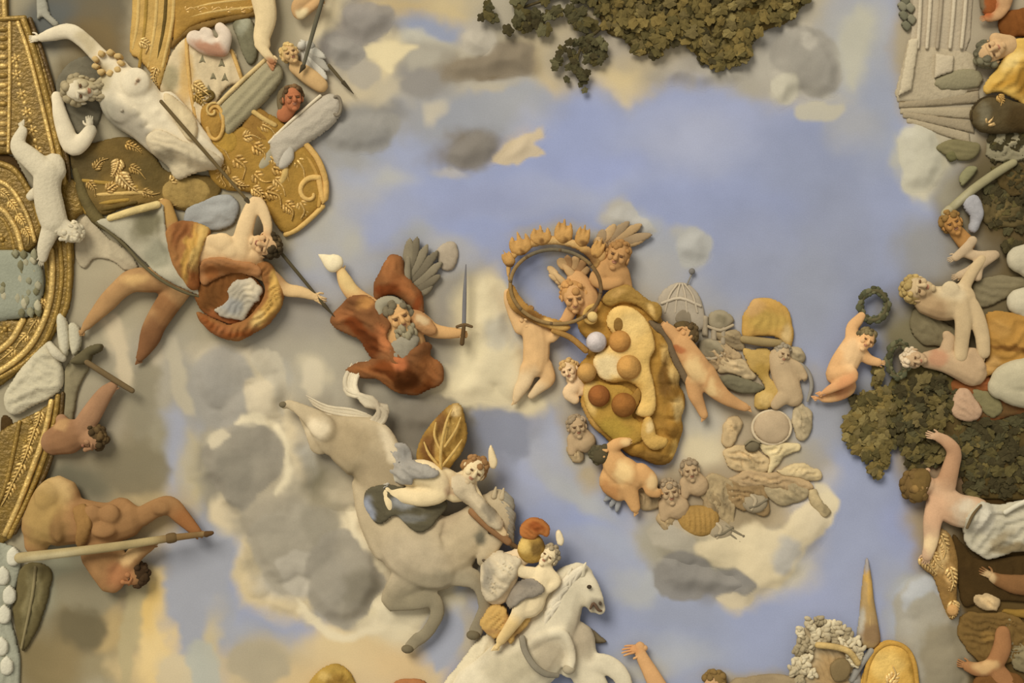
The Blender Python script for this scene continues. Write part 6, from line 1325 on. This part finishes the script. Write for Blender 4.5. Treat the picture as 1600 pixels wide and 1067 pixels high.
pillow('red_cloth', t, [(1532,-40),(1560,-40),(1562,4),(1554,20),(1542,22),(1534,6)], pig((150,84,40), [(1534,4,5,16,0,(120,104,76))]), h=14, H=10, folds=(2,9,80), mat='cloth')
t = thing('golden_drape', 1580, 105, 'bright golden yellow drape hanging at the top right edge', 'drapery', h=24)
pillow('cloth', t, [(1600,58),(1680,50),(1680,170),(1610,170),(1590,156),(1564,144),(1542,146),(1538,134),(1552,114),(1566,92),(1582,70)], pig((206,166,82), [(1570,130,22,8,-30,(186,140,56)), (1600,120,14,30,20,(150,110,40)), (1580,96,20,8,-45,(224,192,116))]), h=16, H=14, folds=(3.4,18,-45), mat='cloth')
t = thing('dark_helmet', 1560, 182, 'dark bronze helmet with a gold face ornament at the upper right edge', 'helmet', h=22)
pillow('bowl', t, [(1518,184),(1522,164),(1540,150),(1570,152),(1600,160),(1680,160),(1680,205),(1600,206),(1560,208),(1532,204)], pig((84,70,42), [(1535,178,10,16,0,(112,102,76)), (1590,185,20,20,0,(70,54,26))]), h=12, H=16, mat='goldpaint', R=24)
rod('rim', t, [(1520,186,18,3),(1526,164,20,3),(1544,152,20,3),(1566,154,20,3)], (58,46,26)); acanthus(t, ((1544,192),(1550,184),(1552,174)), 11, 24, (196,160,100)); acanthus(t, ((1560,152),(1564,158),(1562,166)), 8, 26, (186,146,76))
t = thing('green_leaf_spray', 1500, 234, 'olive green leaf spray under the fanned stone slabs', 'branch', h=10)
for i, pl in enumerate(([(1464,232),(1484,218),(1510,220),(1532,226),(1524,246),(1498,250)], [(1478,238),(1492,232),(1496,248),(1484,252)], [(1500,276),(1512,260),(1528,262),(1516,280),(1504,290)])):
    pillow('leaf', t, pl, ((122,112,76),(104,98,62),(136,130,92))[i], h=5, H=6, folds=(1.4,9,10), cell=2.4)
t = thing('pale_staff', 1530, 292, 'pale olive staff slanting below the green leaf spray', 'staff', h=14)
rod('staff', t, [(1484,328,14,7),(1520,296,16,7),(1560,268,14,7),(1584,254,12,6)], pig((152,142,104), [(1500,310,10,6,-40,(176,166,130))])); rod('knob', t, [(1478,334,14,8),(1484,328,14,8)], (166,154,118))
for x, y, lb in ((1566,226,'pale grey lump of drapery under the dark helmet'),(1560,330,'dim dark olive drapery at the right edge above the pale arms'),(1580,280,'dark brown drapery fold at the right edge below the helmet')):
    t = thing('drapery', x, y, lb, 'drapery', h=6); c = {226:(140,130,100),330:(92,78,46),280:(86,70,38)}[y]
    pillow('cloth', t, [(x - 26, y), (x - 14, y - 18), (x + 14, y - 22), (x + 40, y - 10), (x + 44, y + 16), (x + 10, y + 24), (x - 16, y + 18)], pig(c, [(x + 6, y, 14, 4, -40, tuple(int(v * 1.25) for v in c))]), h=1, H=6, folds=[(3.4, 13, -40), (2, 7, 20)], mat='cloth', rough=16)

# bottom right group
t = person('person', 1480, 790, 'brown haired figure seen from behind with a raised pink arm on the right')
b = Body(t, pig((196,160,122), [(1478,720,30,40,0,(178,136,98)), (1508,794,16,16,0,(206,188,156)), (1508,812,20,12,30,(200,176,142)), (1456,850,12,18,0,(222,192,142)), (1460,800,20,30,0,(204,162,122))]), voxel=2.2)  # pale spots on the back are painted skin highlights
b.limb((1466,764,20,18),(1476,782,20,24),(1494,796,20,26),(1524,802,16,26)); b.limb((1476,762,22,17),(1484,730,28,14),(1488,706,32,12),(1476,690,34,10),(1462,682,34,8)); hand(b, 1464, 684, 35, (-1,-.3), 24)
b.limb((1464,786,22,18),(1456,816,24,15),(1454,844,24,12),(1448,868,24,9)); hand(b, 1449, 864, 24, (-.2,1), 26, curl=.8)
head(b, 1436, 758, 26, 26, up=(-.8,-.3,.1), face=(.7,-.4,-.1), hair=(108,84,46), seed=65, eyes=False)
pillow('hair_knot', t, [(1416,752),(1424,736),(1444,732),(1452,746),(1446,768),(1434,784),(1418,776)], (112,88,46), h=32, H=16, cell=2.4, folds=(1.6,8,60), back=20)
t = thing('white_drapery', 1555, 820, 'big white grey drapery swelling at the lower right edge', 'drapery', h=24)
pillow('cloth', t, [(1506,812),(1516,794),(1536,784),(1566,788),(1600,782),(1680,776),(1680,870),(1600,862),(1572,868),(1548,874),(1530,866),(1512,850)], pig((184,174,146), [(1536,810,16,24,30,(200,190,164)), (1560,846,26,7,-45,(146,132,102)), (1590,856,40,9,0,(132,116,84))]), h=12, H=14, folds=[(4.5, 22, -45), (2, 10, 20)], mat='cloth', over=b)
rod('cord', t, [(1506,822,50,2.4),(1514,802,54,2.4),(1528,788,46,2)], (104,86,56)); rod('pale_band', t, [(1570,800,28,4),(1590,788,30,4),(1620,776,28,4)], (206,196,168))
t = thing('dark_void_sheet', 1540, 905, 'very dark brown sheet filling the void under the white drapery', 'cloth', h=6)
pillow('cloth', t, [(1488,836),(1506,850),(1530,872),(1600,868),(1680,866),(1680,950),(1600,940),(1540,938),(1506,946),(1494,900)], (66,48,20), h=2, H=8, folds=(1.6,20,80), mat='cloth')  # sheet stands for a dark void; its darkness is put into the colour
t = thing('golden_trophy', 1470, 900, 'golden carved ornaments hanging below the raised arm figure', 'ornament', h=14)
pillow('core', t, [(1452,842),(1470,826),(1488,840),(1498,880),(1496,930),(1498,960),(1484,968),(1472,940),(1460,904),(1444,890),(1436,878),(1446,866)], pig((140,106,56), [(1472,860,10,26,0,(196,164,108)), (1484,900,8,16,0,(200,160,100)), (1454,884,12,8,0,(206,172,112)), (1488,944,8,14,0,(150,114,58))]), h=6, H=12, folds=(2.4,10,70), mat='goldpaint')
for p in (((1440,872),(1452,884),(1462,896)),((1470,838),(1476,856),(1472,872)),((1484,890),(1488,908),(1484,922)),((1488,942),(1490,954),(1486,964)),((1456,866),(1464,880),(1474,888))): acanthus(t, p, 11, 16, (206,170,104))
ball('boss', t, 1487, 952, 20, 9, (196,150,90))
t = person('person', 1545, 900, 'dim hand and forearm emerging from the dark at the lower right edge', h=12)
b = Body(t, pig((128,90,52), [(1545,902,10,10,0,(186,156,110))]), voxel=2)
b.limb((1680,910,8,18),(1600,914,10,17),(1566,908,12,12),(1552,902,14,9)); hand(b, 1550, 900, 15, (-.8,-.4), 26)
for pl, c, lb in (([(1520,934),(1540,926),(1560,934),(1556,950),(1536,950)], (176,150,108), 'small pale brown scroll end in the dark lower right'),
                  ([(1560,958),(1590,950),(1680,956),(1680,972),(1590,968)], (136,104,44), 'narrow golden strip at the lower right edge'),
                  ([(1500,960),(1540,956),(1600,970),(1600,1010),(1560,1040),(1520,1030),(1502,1000)], (112,86,44), 'dark olive brown cloth below the golden strip'),
                  ([(1560,980),(1576,970),(1590,990),(1680,980),(1680,1040),(1600,1050),(1574,1030)], (132,118,84), 'grey olive cloth at the lower right edge')):
    cx, cy = np.mean(pl, 0); t = thing('drapery', cx, cy, lb, 'drapery', h=8)
    pillow('cloth', t, pl, pig(c, [(cx, cy, 14, 5, 20, tuple(int(v * 1.2) for v in c))]), h=3, H=7, folds=[(3,12,20), (1.8,7,70)], mat='cloth', cell=2.6, rough=12)
t = person('person', 1550, 1020, 'ruddy bent arm in the bottom right corner')
b = Body(t, pig((154,108,66), [(1540,1040,20,10,0,(190,152,100))]), voxel=2)
b.limb((1568,990,14,12),(1566,1014,16,15),(1552,1040,16,14),(1530,1046,16,12),(1514,1042,14,9)); hand(b, 1516, 1042, 14, (-1,-.3), 24); b.limb((1552,1040,14,14),(1580,1080,10,20))
pillow('brown_sleeve', t, [(1524,1060),(1560,1050),(1600,1060),(1600,1110),(1520,1110)], (110,74,36), h=12, H=10, folds=(2,13,20), mat='cloth')

# bottom edge figures
t = person('person', 1005, 1035, 'raised open hand and bare forearm reaching up at the bottom edge')
b = Body(t, pig((206,158,104), [(985,1012,16,8,0,(196,142,90))]), voxel=1.8)
b.limb((1050,1110,16,17),(1030,1076,18,15),(1014,1046,20,12),(1004,1028,20,10),(1000,1018,20,9)); b.ell((1000,1012,20),(9,10,7)); hand(b, 1003, 1013, 20, (-1,.1), 34, flip=-1, curl=.25, up=(0,-.5,1))
t = person('person', 1118, 1062, 'brown haired head rising at the bottom edge beside a pale brown back', h=18)
b = Body(t, (190,150,104), voxel=2)
b.limb((1120,1090,12,18),(1150,1090,10,24),(1200,1080,10,24),(1240,1090,10,24)); head(b, 1117, 1072, 18, 22, up=(-.2,-1,0), face=(-.4,.6,.6), hair=(126,100,56), seed=67)
pillow('shawl', t, [(1142,1064),(1170,1056),(1210,1054),(1246,1062),(1256,1100),(1150,1100)], (150,130,96), h=16, H=11, folds=(2,12,5), mat='cloth')
t = thing('plumed_headdress', 1295, 1030, 'pale curly plumed headdress with a golden braid and dark arch at the bottom right', 'headdress', h=18)
pillow('core', t, [(1250,990),(1272,978),(1296,980),(1322,996),(1340,1014),(1344,1040),(1340,1090),(1246,1090),(1242,1050),(1246,1016)], pig((176,156,118), [(1300,1050,30,30,0,(168,138,92)), (1340,1060,10,30,0,(150,144,130))]), h=4, H=14, folds=(2.4,13,40), cell=2.6)
r_ = random.Random(8)
PL = [(1250,985),(1264,974),(1280,970),(1296,974),(1310,982),(1322,992),(1334,1002),(1342,1016),(1256,1000),(1274,988),(1290,986),(1304,996),(1318,1006),(1330,1020),(1248,1016),(1246,1034),(1254,1046),(1262,1012),(1258,1030),(1272,1002),(1290,1000),(1268,1050),(1242,1046),(1250,1060),(1330,1034),(1340,1030)]
for i, (x, y) in enumerate(PL):
    c = [(206,190,152),(186,170,134),(160,144,110)][i % 3]
    mm = MB(); r0 = r_.uniform(8, 12)
    for k in range(9):
        a = r_.uniform(0, 6.28); q = r_.uniform(.2, .9) * r0
        rr = r_.uniform(2.4, 4.4); mm.ell((x + q * math.cos(a), y + q * math.sin(a), 23 + r_.uniform(-1, 4)), (rr, rr * 1.5, rr), (math.sin(a), math.cos(a), .2), (0, 0, 1), 7, 5)
    mm.ell((x, y, 20), (r0 * .8, r0 * .8, 6)); mm.build('curl', t, c)
pillow('dark_opening', t, [(1296,1042),(1304,1030),(1320,1028),(1328,1042),(1320,1060),(1302,1062)], (126,106,70), h=26, H=4, cell=2.4, back=12)
rod('braid', t, [(1276,1006,32,5),(1300,1008,34,5),(1324,1016,32,5),(1338,1034,30,5)], pig((190,160,100)), mat='goldpaint')
t = thing('golden_spire', 1358, 945, 'slim golden brown spire pointing up from the bottom right', 'spire', h=10)
pillow('spire', t, [(1355,872),(1362,900),(1366,935),(1372,970),(1376,1000),(1366,1014),(1350,1012),(1340,996),(1344,960),(1348,915)], pig((172,142,92), [(1358,910,5,34,0,(196,156,84)), (1346,975,6,26,0,(178,168,146)), (1360,990,12,16,0,(140,112,76)), (1357,882,5,14,0,(160,150,140))]), h=3, H=12, R=12, cell=2.2)
rod('arris', t, [(1356,878,8,1),(1358,920,14,1.8),(1358,970,16,2.2),(1358,1004,14,2.4)], (206,170,106), mat='goldpaint')
rod('grey_band', t, [(1330,1060,14,6),(1344,1036,16,6),(1360,1016,16,5)], (150,144,130))
t = thing('golden_arched_back', 1392, 1040, 'golden yellow arched chair back at the bottom right edge', 'chair', h=16)
pillow('panel', t, [(1348,1090),(1352,1048),(1364,1018),(1382,1003),(1402,1003),(1420,1014),(1430,1034),(1434,1062),(1436,1100)], pig((198,154,72), [(1385,1040,24,24,0,(216,178,98)), (1428,1050,8,30,0,(160,120,48))]), h=6, H=12, R=18, mat='goldpaint', curve=3)
rod('frame', t, [(1350,1090,16,4),(1354,1048,16,4),(1366,1020,16,4),(1384,1006,17,4),(1402,1006,17,4),(1418,1016,16,4),(1428,1036,16,4),(1432,1064,16,4),(1434,1100,16,4)], (184,140,62), mat='goldpaint'); acanthus(t, ((1390,1064),(1398,1052),(1394,1040)), 12, 17, (222,186,116))
t = thing('ochre_mound', 515, 1058, 'ochre rounded headdress rising at the bottom edge on the left', 'hat', h=10)
pillow('dome', t, [(476,1090),(486,1062),(504,1044),(526,1038),(544,1048),(554,1066),(560,1090)], pig((170,136,62), [(525,1062,16,10,0,(140,106,44)), (505,1055,10,8,0,(190,158,88))]), h=3, H=13, mat='goldpaint', folds=(1.8,13,60)); rod('brim', t, [(478,1084,12,4),(514,1072,16,4),(556,1084,12,4)], (150,114,48), mat='goldpaint')
t = thing('rust_cloth', 640, 1068, 'thin strip of rust red cloth at the bottom edge', 'cloth', h=8)
pillow('cloth', t, [(612,1090),(616,1066),(640,1060),(664,1064),(676,1090)], (160,106,62), h=3, H=8, folds=(1.6,9,10), mat='cloth')
# ------------------------------------------------------------------ leafy branches
def leaf_mesh(name, col, s, seed):
    """a lobed oak or vine leaf, a few dozen triangles, tip towards -y"""
    r_ = random.Random(seed); V = [(0, 0, 3.0)]; n = 18
    for i in range(n):
        a = 2 * math.pi * i / n
        lob = .62 + .38 * abs(math.cos(2.5 * (a - math.pi / 2))) ** .8 + r_.uniform(-.06, .06)
        V.append((math.sin(a) * s * lob * .78, -math.cos(a) * s * lob, 1.0 + r_.uniform(-.5, .7)))
    F = [[0, 1 + i, 1 + (i + 1) % n] for i in range(n)]
    for i in range(n): V.append((V[1 + i][0] * .97, V[1 + i][1] * .97, -1.2))
    F += [[1 + i, 1 + n + i, 1 + n + (i + 1) % n, 1 + (i + 1) % n] for i in range(n)]
    V = np.array(V); me = bpy.data.meshes.new(name)
    me.from_pydata([(v[0] * S, v[1] * S, -v[2] * S) for v in V], [], F)
    base = lin(col); k = 1 + .25 * (np.array([r_.random() for _ in V]) - .5); setcol(me, V, lambda q: base * k[:, None])
    me.materials.append(MAT['leaf']); return me
LEAVES = [leaf_mesh('leaf', c, 10.5, i) for i, c in enumerate(((86,76,42),(102,88,48),(74,68,42),(118,100,54),(94,88,58),(66,58,34),(108,94,56),(128,112,66)))]
def leafy(t, regions, n, hrange, seed, size=(.8, 1.25), kinds=range(8), stuff=False, name='leaf'):
    r_ = random.Random(seed); ax, ay = t['ax'], t['ay']; k = 0; acc = []
    polys = [np.array(p, float) for p in regions]
    ar = [abs(.5 * np.sum(p[:, 0] * np.roll(p[:, 1], -1) - np.roll(p[:, 0], -1) * p[:, 1])) for p in polys]; tot = sum(ar)
    for p, a in zip(polys, ar):
        lo, hi = p.min(0), p.max(0); want = max(1, round(n * a / tot)); got = 0; tries = 0
        while got < want and tries < want * 60:
            tries += 1
            x, y = r_.uniform(lo[0], hi[0]), r_.uniform(lo[1], hi[1])
            sd, _ = poly_sd(np.array([[x, y]]), p)
            if sd[0] < 1: continue
            got += 1; h = r_.uniform(*hrange); sc = r_.uniform(*size)
            M = Matrix.Translation(((x - ax) * S, (y - ay) * S, -h * S)) @ Matrix.Rotation(r_.uniform(0, 6.28), 4, 'Z') @ Matrix.Rotation(r_.uniform(-.35, .35), 4, 'X') @ Matrix.Rotation(r_.uniform(-.35, .35), 4, 'Y') @ Matrix.Scale(sc, 4)
            me = LEAVES[r_.choice(list(kinds))]
            if stuff: acc.append((M, me)); continue
            o = bpy.data.objects.new(name, me); COL.objects.link(o); o.parent = t; o.matrix_local = M
    if stuff:
        V = []; F = []; C = []; nn = 0
        for M, me in acc:
            q = np.array([v.co[:] + (1,) for v in me.vertices]) @ np.array(M).T
            V.append(q[:, :3]); F += [[i + nn for i in p.vertices] for p in me.polygons]; nn += len(q)
            c = np.empty(len(q) * 4, np.float32); me.color_attributes['Pigment'].data.foreach_get('color', c); C.append(c.reshape(-1, 4)[:, :3])
        V = np.concatenate(V); C = np.concatenate(C); me = bpy.data.meshes.new('foliage'); me.from_pydata(V.tolist(), [], F)
        setcol(me, V, lambda q: C); me.materials.append(MAT['leaf'])
        o = bpy.data.objects.new('foliage', me); COL.objects.link(o); o.parent = t; o['kind'] = 'stuff'
t = thing('tree', 1010, 0, 'dark leafy oak branches hanging down from the top edge', 'tree', h=14)
pillow('foliage_fill', t, [(940,-60),(1270,-60),(1240,24),(1200,44),(1172,60),(1160,92),(1120,100),(1096,92),(1070,66),(1036,70),(1000,86),(976,60),(944,40)], pig((96,80,42), [(1150,20,60,30,0,(104,84,40)), (980,10,30,30,0,(84,76,48)), (1120,70,40,24,0,(100,84,42))]), h=1, H=6, R=14, folds=(2.4,13,40), mat='leaf')['kind'] = 'stuff'  # olive base filling in behind the leaves
rod('branch', t, [(1000,-40,10,5),(960,10,10,4),(938,44,10,3),(912,66,10,2.4),(900,100,9,1.6)], (84,72,44)); rod('branch', t, [(960,-40,9,4),(880,-10,9,3),(820,10,9,2)], (84,72,44)); rod('branch', t, [(1100,-40,10,5),(1110,30,10,4),(1124,80,9,2)], (84,72,44))
main = [[(756,8),(780,4),(800,24),(776,34),(752,30)], [(790,-20),(860,-20),(872,20),(858,48),(830,52),(800,34)], [(860,-20),(940,-20),(946,30),(920,46),(890,40),(866,24)], [(782,46),(800,44),(798,56),(784,56)]]
leafy(t, main, 70, (8, 14), 3, kinds=(0,2,4,5,0,2))
leafy(t, [[(892,64),(920,54),(944,62),(948,84),(940,104),(926,112),(930,130),(914,144),(902,130),(884,126),(876,112),(856,108),(848,90),(864,86),(874,72)]], 62, (8, 15), 5, kinds=(0,2,5,2,4), size=(.6, 1.0))
leafy(t, [[(940,-30),(1250,-30),(1238,26),(1196,44),(1176,60),(1168,94),(1120,106),(1090,88),(1072,66),(1040,68),(1020,92),(1000,88),(974,60),(944,40)]], 160, (10, 20), 7, kinds=(1,3,6,1,0,3,7))
leafy(t, [[(940,-30),(1250,-30),(1238,26),(1196,44),(1176,60),(1168,94),(1120,106),(1090,88),(1072,66),(1040,68),(1020,92),(1000,88),(974,60),(944,40)], [(1210,0),(1266,-10),(1256,14),(1220,30)]], 420, (6, 12), 9, kinds=(0,1,1,3,5,6), stuff=True)
t = thing('tree', 1420, 650, 'olive green laurel tree below the wreath on the right', 'tree', h=12)
pillow('foliage_fill', t, [(1340,630),(1356,612),(1386,606),(1400,586),(1430,570),(1470,580),(1500,600),(1520,650),(1520,720),(1470,720),(1440,716),(1416,690),(1380,680),(1350,690),(1330,680),(1322,656)], pig((100,88,48), [(1380,650,40,30,0,(122,106,56)), (1440,610,30,30,0,(96,84,52)), (1480,660,40,50,0,(84,68,36))]), h=0, H=6, R=16, folds=(2.4,14,80), mat='leaf')['kind'] = 'stuff'
rod('branch', t, [(1490,700,8,5),(1440,660,9,4),(1390,640,9,3),(1350,640,8,2)], (92,80,48)); rod('branch', t, [(1380,620,8,3),(1374,596,8,2),(1372,580,8,1.2)], (104,96,64))
leafy(t, [[(1338,622),(1360,606),(1384,606),(1396,640),(1386,690),(1392,720),(1372,746),(1356,730),(1340,716),(1328,700),(1318,664)], [(1366,578),(1378,576),(1380,606),(1368,606)]], 120, (7, 14), 13, kinds=(1,3,6,7,0))
leafy(t, [[(1400,600),(1420,584),(1470,590),(1490,640),(1470,680),(1480,714),(1444,740),(1420,728),(1404,712),(1396,680),(1392,640)]], 110, (6, 14), 15, kinds=(0,1,5,6,2))
leafy(t, [[(1330,624),(1470,590),(1540,640),(1560,740),(1500,740),(1400,700),(1330,690)]], 160, (4, 9), 17, kinds=(0,5,1,2), stuff=True)
t = thing('leafy_bush', 1560, 700, 'very dark olive foliage behind the raised pink arm at the right edge', 'bush', h=4)
pillow('foliage_fill', t, [(1500,650),(1540,656),(1600,652),(1690,650),(1690,780),(1600,782),(1560,780),(1520,776),(1502,740)], (84,68,34), h=0, H=3, R=16, mat='leaf')['kind'] = 'stuff'
leafy(t, [[(1496,650),(1690,650),(1690,780),(1510,780)]], 240, (3, 8), 23, kinds=(0,5,2,5), stuff=True)
t = thing('leafy_bush', 1560, 330, 'dark olive foliage behind the small face with the bluish scarf', 'bush', h=4)
leafy(t, [[(1540,210),(1690,210),(1690,400),(1560,390),(1540,330)]], 200, (1, 5), 29, kinds=(0,5,2,5), stuff=True)
finish_bodies()
